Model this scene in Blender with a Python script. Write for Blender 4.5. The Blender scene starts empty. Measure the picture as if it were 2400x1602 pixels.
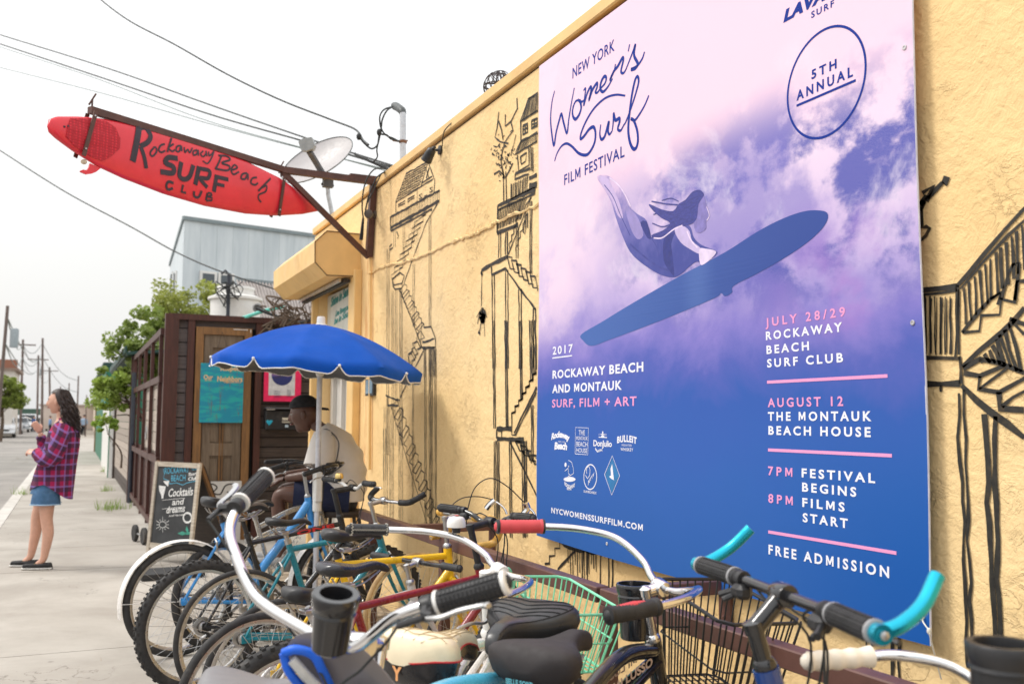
import bpy, math, random
import numpy as np
from mathutils import Vector, Matrix, noise, geometry
R = math.radians
random.seed(11)
scene = bpy.context.scene
COL = scene.collection
V = Vector

# ---------------------------------------------------------------- camera
FPX = 2250.0
CAM = V((-2.25, 0.0, 1.45))
YAW, PITCH, ROLL = R(24.4), math.atan(184 / FPX), 0.006
fwd = V((math.sin(YAW) * math.cos(PITCH), math.cos(YAW) * math.cos(PITCH), math.sin(PITCH)))
_r0 = V((math.cos(YAW), -math.sin(YAW), 0)); _u0 = _r0.cross(fwd)
rgt = _r0 * math.cos(ROLL) + _u0 * math.sin(ROLL)
upv = _u0 * math.cos(ROLL) - _r0 * math.sin(ROLL)
cd = bpy.data.cameras.new('camera'); cam = bpy.data.objects.new('camera', cd); COL.objects.link(cam)
m = Matrix((rgt, upv, -fwd)).transposed().to_4x4(); m.translation = CAM
cam.matrix_world = m
cd.sensor_width = 36; cd.lens = 36 * FPX / 2400; cd.clip_end = 2000; cd.clip_start = 0.05
cd.dof.use_dof = True; cd.dof.focus_distance = 3.7; cd.dof.aperture_fstop = 4.2
scene.camera = cam

# ---------------------------------------------------------------- light
w = bpy.data.worlds.new('World'); scene.world = w; w.use_nodes = True
nt = w.node_tree; bg = nt.nodes['Background']
sky = nt.nodes.new('ShaderNodeTexSky'); sky.sky_type = 'NISHITA'; sky.sun_disc = False
SUN_EL, SUN_AZ = R(50), math.atan2(-0.80, 0.42)
sky.sun_elevation = SUN_EL; sky.sun_rotation = SUN_AZ; sky.air_density = 2; sky.dust_density = 5
sc_ = nt.nodes.new('ShaderNodeVectorMath'); sc_.operation = 'SCALE'; sc_.inputs['Scale'].default_value = 0.10
mx = nt.nodes.new('ShaderNodeMix'); mx.data_type = 'RGBA'; mx.inputs['Factor'].default_value = 0.86
mx.inputs['B'].default_value = (1.0, 1.0, 1.0, 1)
tc = nt.nodes.new('ShaderNodeTexCoord'); nz = nt.nodes.new('ShaderNodeTexNoise'); nz.inputs['Scale'].default_value = 2.0
mp = nt.nodes.new('ShaderNodeMapRange'); mp.inputs['To Min'].default_value = .93; mp.inputs['To Max'].default_value = 1.05
nt.links.new(tc.outputs['Generated'], nz.inputs['Vector']); nt.links.new(nz.outputs['Fac'], mp.inputs['Value'])
sx = nt.nodes.new('ShaderNodeSeparateXYZ'); nt.links.new(tc.outputs['Generated'], sx.inputs[0])
gz = nt.nodes.new('ShaderNodeMapRange'); gz.inputs['From Min'].default_value = 0; gz.inputs['From Max'].default_value = 1; gz.inputs['To Min'].default_value = .70; gz.inputs['To Max'].default_value = 1.5
nt.links.new(sx.outputs['Z'], gz.inputs['Value']); gm = nt.nodes.new('ShaderNodeMath'); gm.operation = 'MULTIPLY'
nt.links.new(gz.outputs[0], gm.inputs[0]); nt.links.new(mp.outputs[0], gm.inputs[1])
mcl = nt.nodes.new('ShaderNodeVectorMath'); mcl.operation = 'SCALE'; mcl.inputs[0].default_value = (1.0, 1.0, 1.0)
nt.links.new(gm.outputs[0], mcl.inputs['Scale']); nt.links.new(mcl.outputs[0], mx.inputs['B'])
nt.links.new(sky.outputs[0], sc_.inputs[0]); nt.links.new(sc_.outputs[0], mx.inputs['A'])
nt.links.new(mx.outputs['Result'], bg.inputs['Color']); bg.inputs['Strength'].default_value = 1.0
sl = bpy.data.lights.new('sun', 'SUN'); sl.energy = 1.4; sl.angle = R(14); sl.color = (1, .965, .91)
so = bpy.data.objects.new('sun', sl); COL.objects.link(so)
sdir = V((math.cos(SUN_EL) * math.sin(SUN_AZ), math.cos(SUN_EL) * math.cos(SUN_AZ), math.sin(SUN_EL)))
so.rotation_euler = sdir.to_track_quat('Z', 'Y').to_euler(); so.location = (-6, 3, 12)
vs = scene.view_settings
scene.display_settings.display_device = 'sRGB'
vs.view_transform = 'Standard'; vs.look = 'None'; vs.gamma = 1; vs.exposure = 0.42; vs.use_curve_mapping = False
scene.cycles.max_bounces = 6; scene.cycles.use_denoising = True

# ---------------------------------------------------------------- helpers: places in the world
def ray(px, py): return fwd * FPX + rgt * (px - 1200) - upv * (py - 801)
def WX(px, py, x=0.0):
    d = ray(px, py); return CAM + d * ((x - CAM.x) / d.x)
def WY(px, py, y):
    d = ray(px, py); return CAM + d * ((y - CAM.y) / d.y)
def GZ(px, py, z=0.0):
    d = ray(px, py); return CAM + d * ((z - CAM.z) / d.z)
def TT(px, py, t):
    return CAM + ray(px, py) * (t / FPX)
def CW(cx, t, z=0.0):
    return V((CAM.x + cx * math.cos(YAW) + t * math.sin(YAW), -cx * math.sin(YAW) + t * math.cos(YAW), z))

# ---------------------------------------------------------------- helpers: materials
def lin(c):
    return tuple(((x / 255) / 12.92 if x / 255 <= .04045 else ((x / 255 + .055) / 1.055) ** 2.4) for x in c)
class NT:
    def __init__(s, name):
        s.m = bpy.data.materials.new(name); s.m.use_nodes = True
        s.t = s.m.node_tree; s.b = s.t.nodes['Principled BSDF']
    def n(s, kind, **kw):
        x = s.t.nodes.new(kind)
        for k, v in kw.items(): setattr(x, k, v)
        return x
    def put(s, sock, v):
        if isinstance(v, bpy.types.NodeSocket): s.t.links.new(v, sock)
        elif isinstance(v, (tuple, list)) and len(v) == 3 and sock.type == 'RGBA': sock.default_value = (*v, 1)
        else: sock.default_value = v
    def math(s, op, a, b=0.0, clamp=False):
        x = s.n('ShaderNodeMath', operation=op, use_clamp=clamp); s.put(x.inputs[0], a); s.put(x.inputs[1], b); return x.outputs[0]
    def mix(s, f, a, b, mode='MIX'):
        x = s.n('ShaderNodeMix', data_type='RGBA', blend_type=mode)
        s.put(x.inputs['Factor'], f); s.put(x.inputs['A'], a); s.put(x.inputs['B'], b); return x.outputs['Result']
    def coord(s, kind='Object'):
        if kind == 'POS': return s.n('ShaderNodeNewGeometry').outputs['Position']
        if kind == 'UV': return s.n('ShaderNodeUVMap').outputs[0]
        return s.n('ShaderNodeTexCoord').outputs[kind]
    def map(s, v, sc=(1, 1, 1), loc=(0, 0, 0), rot=(0, 0, 0)):
        x = s.n('ShaderNodeMapping'); s.put(x.inputs['Vector'], v); x.inputs['Scale'].default_value = sc
        x.inputs['Location'].default_value = loc; x.inputs['Rotation'].default_value = rot; return x.outputs[0]
    def noise(s, v, scale=5, detail=4, rough=.55, dist=0):
        x = s.n('ShaderNodeTexNoise'); s.put(x.inputs['Vector'], v); x.inputs['Scale'].default_value = scale
        x.inputs['Detail'].default_value = detail; x.inputs['Roughness'].default_value = rough; x.inputs['Distortion'].default_value = dist
        return x.outputs['Fac']
    def ss(s, v, a, b, lo=0., hi=1.):
        x = s.n('ShaderNodeMapRange', interpolation_type='SMOOTHSTEP'); s.put(x.inputs['Value'], v)
        x.inputs['From Min'].default_value = a; x.inputs['From Max'].default_value = b
        x.inputs['To Min'].default_value = lo; x.inputs['To Max'].default_value = hi; return x.outputs[0]
    def ramp(s, f, stops):
        x = s.n('ShaderNodeValToRGB'); s.put(x.inputs[0], f); e = x.color_ramp.elements
        while len(e) < len(stops): e.new(.5)
        for el, (p, c) in zip(e, stops): el.position = p; el.color = (*c, 1)
        return x.outputs[0]
    def sep(s, v):
        x = s.n('ShaderNodeSeparateXYZ'); s.put(x.inputs[0], v); return x.outputs
    def bump(s, h, strength=.3, dist=.01):
        x = s.n('ShaderNodeBump'); s.put(x.inputs['Height'], h); x.inputs['Strength'].default_value = strength
        x.inputs['Distance'].default_value = dist; s.t.links.new(x.outputs[0], s.b.inputs['Normal']); return x
    def rnd(s): return s.n('ShaderNodeObjectInfo').outputs['Random']
    def col(s, c): s.put(s.b.inputs['Base Color'], c)
    def setp(s, **kw):
        for k, v in kw.items(): s.put(s.b.inputs[k.replace('_', ' ')], v)
_mc = {}
def M(name, col, rough=.5, metal=0., var=.12, scale=18, bump=.0, bscale=60, bdist=.004, coat=0., stretch=(1, 1, 1), coord='Object', dirt=None, dirt_amt=.3, rv=0., spec=.5):
    if name in _mc: return _mc[name]
    n = NT(name); v = n.map(n.coord(coord), stretch)
    f = n.noise(v, scale, 5, .6)
    a = tuple(c * (1 - var) for c in col); b = tuple(min(1, c * (1 + var)) for c in col)
    c = n.mix(n.ss(f, .3, .7), a, b)
    if rv:
        c = n.mix(n.math('MULTIPLY', n.rnd(), rv), c, tuple(x * .45 for x in col))
    if dirt:
        d = n.noise(v, scale * .35, 8, .7, .4)
        c = n.mix(n.ss(d, .52, .72, 0, dirt_amt), c, dirt)
    n.col(c)
    n.put(n.b.inputs['Roughness'], n.ss(n.noise(v, scale * 1.7, 3), .3, .7, max(.03, rough - .06), min(1, rough + .08)))
    n.setp(Metallic=metal, Coat_Weight=coat); n.b.inputs['Specular IOR Level'].default_value = spec
    if bump: n.bump(n.noise(v, bscale, 6, .6), bump, bdist)
    _mc[name] = n.m
    return n.m
WHITE = M('paint_white', (.78, .77, .74), .35, var=.04)
BLACKP = M('plastic_black', (.020, .020, .022), .42, var=.3, bump=.15, scale=25, dirt=(.13, .12, .11), dirt_amt=.45)
BLACKM = M('paint_black_gloss', (.012, .012, .014), .14, var=.2, coat=.6)
RUBBER = M('tyre_rubber', (.030, .029, .029), .75, var=.3, bump=.3, bscale=120, dirt=(.16, .14, .12), dirt_amt=.45)
CHROME = M('chrome', (.78, .78, .79), .07, 1, var=.05, scale=30, dirt=(.45, .36, .28), dirt_amt=.25)
STEEL = M('steel_dull', (.50, .50, .50), .34, 1, var=.15, dirt=(.25, .16, .1), dirt_amt=.3)
ALU = M('rim_alloy', (.72, .71, .69), .30, 1, var=.08)
RAILM = M('rack_brown_paint', lin((98, 66, 58)), .42, var=.14, scale=9, bump=.12, bscale=80, dirt=(.05, .032, .026), dirt_amt=.5)
RUSTB = M('sign_bracket_brown', lin((84, 52, 44)), .55, var=.2, scale=14, bump=.15)
WIRE = M('cable_black', (.02, .022, .022), .6)

# ---------------------------------------------------------------- helpers: meshes
def frames(P, closed=False):
    n = len(P); T = []
    for i in range(n):
        a = P[(i - 1) % n] if (closed or i > 0) else P[i]; b = P[(i + 1) % n] if (closed or i < n - 1) else P[i]
        d = b - a; T.append(d.normalized() if d.length > 1e-9 else V((0, 0, 1)))
    up = V((0, 0, 1)) if abs(T[0].z) < .9 else V((1, 0, 0))
    N = (up - T[0] * up.dot(T[0])).normalized(); out = []
    for i in range(n):
        N = N - T[i] * N.dot(T[i]); N = N.normalized() if N.length > 1e-6 else V((1, 0, 0))
        out.append((N, T[i].cross(N)))
    return out
def spline(pts, k=6, closed=False):
    P = [V(p) for p in pts]; n = len(P)
    if n < 3: return P
    out = []
    for i in range(n if closed else n - 1):
        p1, p2 = P[i], P[(i + 1) % n]
        p0 = P[(i - 1) % n] if (closed or i > 0) else p1 * 2 - p2
        p3 = P[(i + 2) % n] if (closed or i + 2 < n) else p2 * 2 - p1
        for j in range(k):
            t = j / k
            out.append(.5 * ((2 * p1) + (p2 - p0) * t + (2 * p0 - 5 * p1 + 4 * p2 - p3) * t * t + (3 * p1 - p0 - 3 * p2 + p3) * t ** 3))
    if not closed: out.append(P[-1])
    return out
class MB:
    def __init__(s): s.v = []; s.f = []; s.mi = []; s.cur = 0; s.X = None
    def add(s, vs, fs):
        o = len(s.v)
        s.v += [(s.X @ V(p)) if s.X is not None else V(p) for p in vs]
        s.f += [tuple(i + o for i in f) for f in fs]; s.mi += [s.cur] * len(fs); return s
    def box(s, c, d, rot=None, bev=0):
        c = V(c); hx, hy, hz = d[0] / 2, d[1] / 2, d[2] / 2
        if bev <= 0:
            vs = [V((x, y, z)) for x in (-hx, hx) for y in (-hy, hy) for z in (-hz, hz)]
            fs = [(0, 1, 3, 2), (4, 6, 7, 5), (0, 4, 5, 1), (2, 3, 7, 6), (0, 2, 6, 4), (1, 5, 7, 3)]
        else:
            b = min(bev, hx * .9, hy * .9, hz * .9); vs = []; idx = {}
            for sx in (-1, 1):
                for sy in (-1, 1):
                    for sz in (-1, 1):
                        for a in range(3):
                            p = [sx * (hx - b), sy * (hy - b), sz * (hz - b)]
                            p[a] = (sx * hx, sy * hy, sz * hz)[a]
                            idx[(sx, sy, sz, a)] = len(vs); vs.append(V(p))
            fs = []
            for a in range(3):
                o1, o2 = (a + 1) % 3, (a + 2) % 3
                for sg in (-1, 1):
                    q = []
                    for s1, s2 in ((-1, -1), (1, -1), (1, 1), (-1, 1)):
                        k = [0, 0, 0]; k[a] = sg; k[o1] = s1; k[o2] = s2; q.append(idx[(*k, a)])
                    fs.append(tuple(q if sg > 0 else q[::-1]))
                for s1 in (-1, 1):
                    for s2 in (-1, 1):
                        q = []
                        for sa, ax in ((-1, o1), (1, o1), (1, o2), (-1, o2)):
                            k = [0, 0, 0]; k[a] = sa; k[o1] = s1; k[o2] = s2; q.append(idx[(*k, ax)])
                        fs.append(tuple(q if s1 * s2 > 0 else q[::-1]))
            for sx in (-1, 1):
                for sy in (-1, 1):
                    for sz in (-1, 1):
                        q = [idx[(sx, sy, sz, a)] for a in range(3)]
                        fs.append(tuple(q if sx * sy * sz > 0 else q[::-1]))
        if rot is not None: vs = [rot @ p for p in vs]
        return s.add([p + c for p in vs], fs)
    def beam(s, a, b, wd, ht, upd=(0, 0, 1), bev=0):
        a, b = V(a), V(b); x = (b - a); L = x.length; x.normalize(); u = V(upd); y = u.cross(x)
        if y.length < 1e-5: y = V((0, 1, 0)).cross(x)
        y.normalize(); z = x.cross(y)
        return s.box((a + b) / 2, (L, wd, ht), Matrix((x, y, z)).transposed(), bev)
    def tube(s, pts, r, n=10, caps=True, closed=False, flat=1.0):
        P = [V(p) for p in pts]; F = frames(P, closed); k = len(P)
        rs = r if isinstance(r, (list, tuple)) else [r] * k
        vs = []; fs = []
        for i in range(k):
            N, B = F[i]
            for j in range(n):
                a = 2 * math.pi * j / n; vs.append(P[i] + (N * math.cos(a) * flat + B * math.sin(a)) * rs[i])
        for i in range(k if closed else k - 1):
            o, o2 = i * n, ((i + 1) % k) * n
            for j in range(n): fs.append((o + j, o2 + j, o2 + (j + 1) % n, o + (j + 1) % n)[::-1])
        if caps and not closed: fs.append(tuple(range(n))); fs.append(tuple(range((k - 1) * n, k * n))[::-1])
        return s.add(vs, fs)
    def lathe(s, prof, n=24, c=(0, 0, 0), axis=(0, 0, 1), caps=True, closed=False):
        ax = V(axis).normalized(); t = V((0, 0, 1)) if abs(ax.z) < .9 else V((1, 0, 0))
        N = (t - ax * t.dot(ax)).normalized(); B = ax.cross(N); c = V(c); vs = []; fs = []; k = len(prof)
        for r, z in prof:
            for j in range(n):
                a = 2 * math.pi * j / n; vs.append(c + ax * z + (N * math.cos(a) + B * math.sin(a)) * r)
        for i in range(k if closed else k - 1):
            o, o2 = i * n, ((i + 1) % k) * n
            for j in range(n): fs.append((o + j, o + (j + 1) % n, o2 + (j + 1) % n, o2 + j))
        if caps and not closed:
            if prof[0][0] > 1e-5: fs.append(tuple(range(n))[::-1])
            if prof[-1][0] > 1e-5: fs.append(tuple(range((k - 1) * n, k * n)))
        return s.add(vs, fs)
    def grid(s, fn, nu, nv, cu=False, cv=False):
        vs = [V(fn(i / (nu if cu else nu - 1), j / (nv if cv else nv - 1))) for i in range(nu) for j in range(nv)]
        fs = []
        for i in range(nu if cu else nu - 1):
            for j in range(nv if cv else nv - 1):
                i2, j2 = (i + 1) % nu, (j + 1) % nv
                fs.append((i * nv + j, i2 * nv + j, i2 * nv + j2, i * nv + j2))
        return s.add(vs, fs)
    def poly(s, pts, off=None):
        P = [V(p) for p in pts]; tris = geometry.tessellate_polygon([P]); fs = [tuple(t) for t in tris]
        if off is None: return s.add(P, fs)
        off = V(off); n = len(P); fs2 = [tuple(i + n for i in f[::-1]) for f in fs]
        side = [(i, (i + 1) % n, (i + 1) % n + n, i + n) for i in range(n)]
        return s.add(P + [p + off for p in P], fs + fs2 + side)
    def ribbon(s, pts, wd, nrm, jit=0.):
        P = [V(p) for p in pts]; nrm = V(nrm); vs = []; k = len(P)
        for i in range(k):
            d = (P[min(i + 1, k - 1)] - P[max(i - 1, 0)]); sd = nrm.cross(d)
            sd = sd.normalized() if sd.length > 1e-9 else V((0, 0, 1))
            ww = (wd[i] if isinstance(wd, list) else wd) / 2 * (1 + random.uniform(-jit, jit))
            vs += [P[i] + sd * ww, P[i] - sd * ww]
        return s.add(vs, [(2 * i, 2 * i + 1, 2 * i + 3, 2 * i + 2) for i in range(k - 1)])
    def ball(s, c, r, n=12, m=8):
        r = r if isinstance(r, (tuple, list)) else (r, r, r); c = V(c)
        return s.grid(lambda u, v: c + V((r[0] * math.sin(math.pi * v) * math.cos(2 * math.pi * u), r[1] * math.sin(math.pi * v) * math.sin(2 * math.pi * u), -r[2] * math.cos(math.pi * v))), n, m, cu=True)
    def mesh(s, name, mats, smooth=40, org=None, uv=None):
        me = bpy.data.meshes.new(name)
        vs = s.v if org is None else [p - V(org) for p in s.v]
        me.from_pydata(vs, [], s.f)
        for mt in (mats if isinstance(mats, (list, tuple)) else [mats]): me.materials.append(mt)
        if any(s.mi): me.polygons.foreach_set('material_index', s.mi)
        if uv:
            l = me.uv_layers.new(name='UVMap'); buf = []
            for lp in me.loops: buf += list(uv(s.v[lp.vertex_index]))
            l.data.foreach_set('uv', buf)
        if smooth: me.shade_smooth(); me.set_sharp_from_angle(angle=R(smooth))
        me.update(); return me
    def build(s, name, mats, parent=None, smooth=40, org=None, uv=None):
        """parts: verts are world coordinates unless parent was made with local=True"""
        if parent is not None and org is None and not is_local(parent): org = worldloc(parent)
        me = s.mesh(name, mats, smooth, org, uv); o = bpy.data.objects.new(name, me); COL.objects.link(o)
        if parent is not None: o.parent = parent
        elif org is not None: o.location = org
        return o
def is_local(o):
    while o is not None:
        if o.get('_local'): return True
        o = o.parent
    return False
def worldloc(o):
    p = V(o.location)
    while o.parent is not None: o = o.parent; p = p + V(o.location)
    return p
LOCALS = []
def tag(o, label=None, cat=None, group=None, kind=None):
    if label: o['label'] = label
    if cat: o['category'] = cat
    if group: o['group'] = group
    if kind: o['kind'] = kind
    return o
def thing(name, label, cat, loc=(0, 0, 0), rz=0., group=None, local=False):
    o = bpy.data.objects.new(name, None); COL.objects.link(o); o.location = loc; o.rotation_euler = (0, 0, rz)
    o.empty_display_size = .1
    if local: o['_local'] = 1; LOCALS.append(o)
    return tag(o, label, cat, group)
def link(name, me, parent, mtx=None):
    o = bpy.data.objects.new(name, me); COL.objects.link(o); o.parent = parent
    if mtx is not None: o.matrix_local = mtx
    return o
_ub = {}
def piece(name, c, d, mat, parent, rot=None, bev=.06):
    """a plank or bar that shares one bevelled block mesh, scaled to its size"""
    if mat.name not in _ub:
        b = MB(); b.box((0, 0, 0), (1, 1, 1)); _ub[mat.name] = b.mesh('block_' + mat.name, mat, 0)
    o = bpy.data.objects.new(name, _ub[mat.name]); COL.objects.link(o); o.parent = parent
    base = worldloc(parent) if not is_local(parent) else V((0, 0, 0))
    mt = Matrix.Translation(V(c) - base) @ (rot.to_4x4() if rot is not None else Matrix()) @ Matrix.Diagonal((*d, 1))
    o.matrix_local = mt; return o
# lettering: the built-in font turned into flat meshes, glyph by glyph
_tx = {}; _gl = {}
def raw_text(s, bold, shear):
    c = bpy.data.curves.new('lettering', 'FONT'); c.body = s; c.offset = bold; c.shear = shear; c.resolution_u = 3
    o = bpy.data.objects.new('lettering', c); COL.objects.link(o)
    me = bpy.data.meshes.new_from_object(o.evaluated_get(bpy.context.evaluated_depsgraph_get()))
    vs = [(v.co.x, v.co.y) for v in me.vertices]; fs = [tuple(p.vertices) for p in me.polygons]
    bpy.data.objects.remove(o); bpy.data.curves.remove(c); bpy.data.meshes.remove(me); return vs, fs
def _w(s): v, _ = raw_text(s, 0, 0); return max(x for x, y in v) - min(x for x, y in v)
def glyph(ch, bold, shear):
    k = (ch, bold, shear)
    if k in _gl: return _gl[k]
    if 'HH' not in _gl: _gl['HH'] = _w('HH')
    if ch == ' ': _gl[k] = ([], [], .27); return _gl[k]
    adv = _w('H' + ch + 'H') - _gl['HH']
    if ch == 'M':
        h = .70; w_ = .64; t = .085 + bold * 1.6; q = t * 1.25; d = .10
        pts = [(0, 0), (t, 0), (t, h - q * 1.7), (w_ / 2 - t * .42, d), (w_ / 2 + t * .42, d), (w_ - t, h - q * 1.7), (w_ - t, 0), (w_, 0), (w_, h), (w_ - t * 1.15, h), (w_ / 2, d + q * 1.25), (t * 1.15, h), (0, h)]
        pts = [(x + y * shear, y) for x, y in pts]; fs = [tuple(f) for f in geometry.tessellate_polygon([[V((x, y, 0)) for x, y in pts]])]
        _gl[k] = ([(x + .07, y) for x, y in pts], fs, w_ + .14)
    else:
        vs, fs = raw_text(ch, bold, shear); _gl[k] = (vs, fs, adv)
    return _gl[k]
def text_geo(s, bold=.0, spacing=1.0, shear=0.):
    k = (s, bold, spacing, shear)
    if k in _tx: return _tx[k]
    vs = []; fs = []; x = 0.
    for ch in s:
        v, f, adv = glyph(ch, bold, shear); o = len(vs); vs += [(a + x, b) for a, b in v]; fs += [tuple(i + o for i in q) for q in f]; x += adv + (spacing - 1.0) * .55
    x0 = min(v[0] for v in vs); x1 = max(v[0] for v in vs)
    vs = [((a - x0) / (x1 - x0), b / .70) for a, b in vs]
    _tx[k] = (vs, fs); return _tx[k]
def put_text(mb, s, o, xv, yv, bold=.0, spacing=1.0, warp=None, shear=0.):
    vs, fs = text_geo(s, bold, spacing, shear); o, xv, yv = V(o), V(xv), V(yv)
    mb.add([o + xv * a + yv * (b + (warp(a) if warp else 0)) for a, b in vs], fs)
def wtext(mb, s, x0, y0, x1, hpx, X, bold=.02, spacing=1.0, warp=None, shear=0.):
    """horizontal lettering on the plane X: baseline starts at pixel (x0,y0), ends at column x1, capitals hpx tall at x0"""
    a = WX(x0, y0, X); b = WX(x1, y0, X); h = WX(x0, y0 - hpx, X)
    put_text(mb, s, a, V((0, b.y - a.y, 0)), V((0, 0, h.z - a.z)), bold, spacing, warp, shear)
# ================================================================ the setting
def setting():
    # soil sheet out to the horizon
    b = MB(); b.add([(-400, -60, -.16), (400, -60, -.16), (400, 700, -.16), (-400, 700, -.16)], [(0, 1, 2, 3)])
    tag(b.build('ground', M('soil', (.30, .27, .22), .95, var=.3, scale=.6, coord='POS'), smooth=0), kind='structure')
    # road
    n = NT('asphalt'); v = n.coord('POS')
    big = n.noise(v, .5, 6, .65, .4); fine = n.noise(v, 90, 3)
    c = n.mix(n.ss(big, .35, .7), lin((132, 127, 122)), lin((160, 154, 147)))
    c = n.mix(n.ss(fine, .3, .7, 0, .45), c, lin((122, 118, 114)))
    c = n.mix(n.ss(n.noise(n.map(v, (1, .12, 1)), 1.6, 8, .7, .8), .60, .64, 0, .55), c, lin((120, 112, 100)))
    n.col(c); n.setp(Roughness=.9); n.bump(fine, .35, .004)
    b = MB(); nx = 14
    b.grid(lambda u, w_: V((-60 + 56.74 * u, -20 + 420 * w_, -.12 + .0)), 2, 2)
    tag(b.build('road', n.m, smooth=0), kind='structure')
    # pavement
    n = NT('concrete'); v = n.coord('POS'); rn = n.rnd()
    big = n.noise(v, .9, 7, .65, .3); fine = n.noise(v, 130, 3); sp = n.noise(v, 22, 5, .7)
    c = n.mix(n.ss(big, .3, .72), lin((158, 151, 142)), lin((184, 178, 169)))
    c = n.mix(n.ss(sp, .58, .75, 0, .35), c, lin((140, 130, 118)))
    c = n.mix(n.ss(n.noise(n.map(v, (2.2, .5, 1)), 1.3, 9, .75, 1.2), .60, .68, 0, .30), c, lin((150, 132, 110)))
    c = n.mix(n.math('MULTIPLY', rn, .22), c, lin((140, 132, 122)))
    vo = n.n('ShaderNodeTexVoronoi'); n.put(vo.inputs['Vector'], v); vo.inputs['Scale'].default_value = 3.2
    c = n.mix(n.math('MULTIPLY', n.ss(vo.outputs['Distance'], .085, .05), n.ss(n.noise(v, 2.3, 2), .5, .56, 0, .55)), c, lin((96, 90, 84)))
    ck = n.n('ShaderNodeTexVoronoi', feature='DISTANCE_TO_EDGE'); dv = n.n('ShaderNodeVectorMath'); n.put(dv.inputs[0], v); cn = n.n('ShaderNodeTexNoise'); cn.inputs['Scale'].default_value = 3; cn.inputs['Detail'].default_value = 6; n.put(cn.inputs['Vector'], v); n.put(dv.inputs[1], cn.outputs['Color'])
    n.put(ck.inputs['Vector'], dv.outputs[0]); ck.inputs['Scale'].default_value = .55
    c = n.mix(n.math('MULTIPLY', n.ss(ck.outputs['Distance'], .004, .0012), n.ss(n.noise(v, .6, 2), .48, .56, 0, .6)), c, lin((104, 98, 90)))
    c = n.mix(n.ss(n.noise(v, 230, 2, .8), .62, .7, 0, .3), c, lin((118, 112, 104)))
    n.col(c); n.setp(Roughness=.88); n.bump(n.math('ADD', n.math('MULTIPLY', fine, .7), sp), .3, .004)
    CONC = n.m; CONC2 = M('concrete_kerb', lin((196, 191, 184)), .85, var=.1, scale=3, bump=.2, coord='POS', dirt=lin((120, 110, 98)), dirt_amt=.4)
    b = MB(); b.box((-1.6, 75, -.06), (3.3, 180, .1))
    pv = tag(b.build('pavement', M('joint_dirt', (.26, .23, .19), .95, var=.3, coord='POS'), smooth=0, org=(0, 0, 0)), kind='structure')
    y = -2.2; k = 0
    while y < 90:
        L = 1.78; 
        for (xa, xb) in ((-3.085, -.02),):
            piece('paving_slab', ((xa + xb) / 2, y + L / 2, -.025 + random.uniform(-.002, .003)), (xb - xa - .008, L - .009, .05), CONC, pv)
        y += L
    kb = None
    b = MB(); b.box((-3.165, 75, -.10), (.15, 180, .19))
    kb = tag(b.build('kerb', M('joint_dirt', (.26, .23, .19), .95), smooth=0, org=(0, 0, 0)), kind='structure')
    for i in range(40):
        piece('kerb_stone', (-3.17, -2 + i * 2.4 + 1.2, -.06), (.17, 2.385, .13), CONC2, kb)
    # far pavement of the other side
    b = MB(); b.box((-30, 150, -.05), (16, 340, .14)); tag(b.build('far_pavement', CONC2, smooth=0), kind='structure')
    b = MB(); b.grid(lambda u, w_: V((-.95 + .93 * u, -2 + 11.8 * w_,   .012 + .006 * noise.noise(V((u * 4, w_ * 60, 0))))), 16, 160)
    # earth and leaf litter under the rack
    n = NT('packed_dirt'); v = n.coord('POS'); f = n.noise(v, 9, 8, .7, .4)
    n.col(n.mix(n.ss(f, .35, .65), lin((120, 105, 88)), lin((172, 158, 138)))); n.setp(Roughness=.95); n.bump(n.noise(v, 60, 6, .7), .6, .01)
    tag(b.build('dirt_strip', n.m), kind='structure')
    # weeds by the pavement edge
    LEAF = leaf_mat('leaf_weed', (.20, .28, .07))
    b = MB()
    for (px, py, nn, sp) in ((262, 1192, 110, .20), (250, 1150, 40, .10), (243, 1105, 30, .08), (48, 1158, 40, .16)):
        g = GZ(px, py)
        for _ in range(nn):
            p = g + V((random.gauss(0, sp * .6), random.gauss(0, sp), 0)); p.z = .0
            a = random.uniform(0, 6.28); h = random.uniform(.05, .2); d = V((math.cos(a), math.sin(a), 0)); s_ = V((-d.y, d.x, 0)) * .006
            q = p + d * h * .5 + V((0, 0, h)); b.add([p - s_, p + s_, q], [(0, 1, 2)])
    tag(b.build('weeds', LEAF, smooth=0), 'green weeds sprouting along the pavement edge by the fence', None, kind='stuff')

def leaf_mat(name, c, sc=6.):
    n = NT(name); v = n.coord('POS'); f = n.noise(v, sc, 3)
    n.col(n.mix(n.ss(f, .3, .7), tuple(x * .55 for x in c), tuple(min(1, x * 1.45) for x in c)))
    n.setp(Roughness=.55, Subsurface_Weight=.0); n.b.inputs['Transmission Weight'].default_value = 0
    tr = n.n('ShaderNodeBsdfTranslucent'); n.put(tr.inputs['Color'], tuple(min(1, x * 1.6) for x in c))
    mxs = n.n('ShaderNodeMixShader'); mxs.inputs[0].default_value = .35
    out = n.t.nodes['Material Output']; n.t.links.new(n.b.outputs[0], mxs.inputs[1]); n.t.links.new(tr.outputs[0], mxs.inputs[2]); n.t.links.new(mxs.outputs[0], out.inputs[0])
    return n.m

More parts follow.
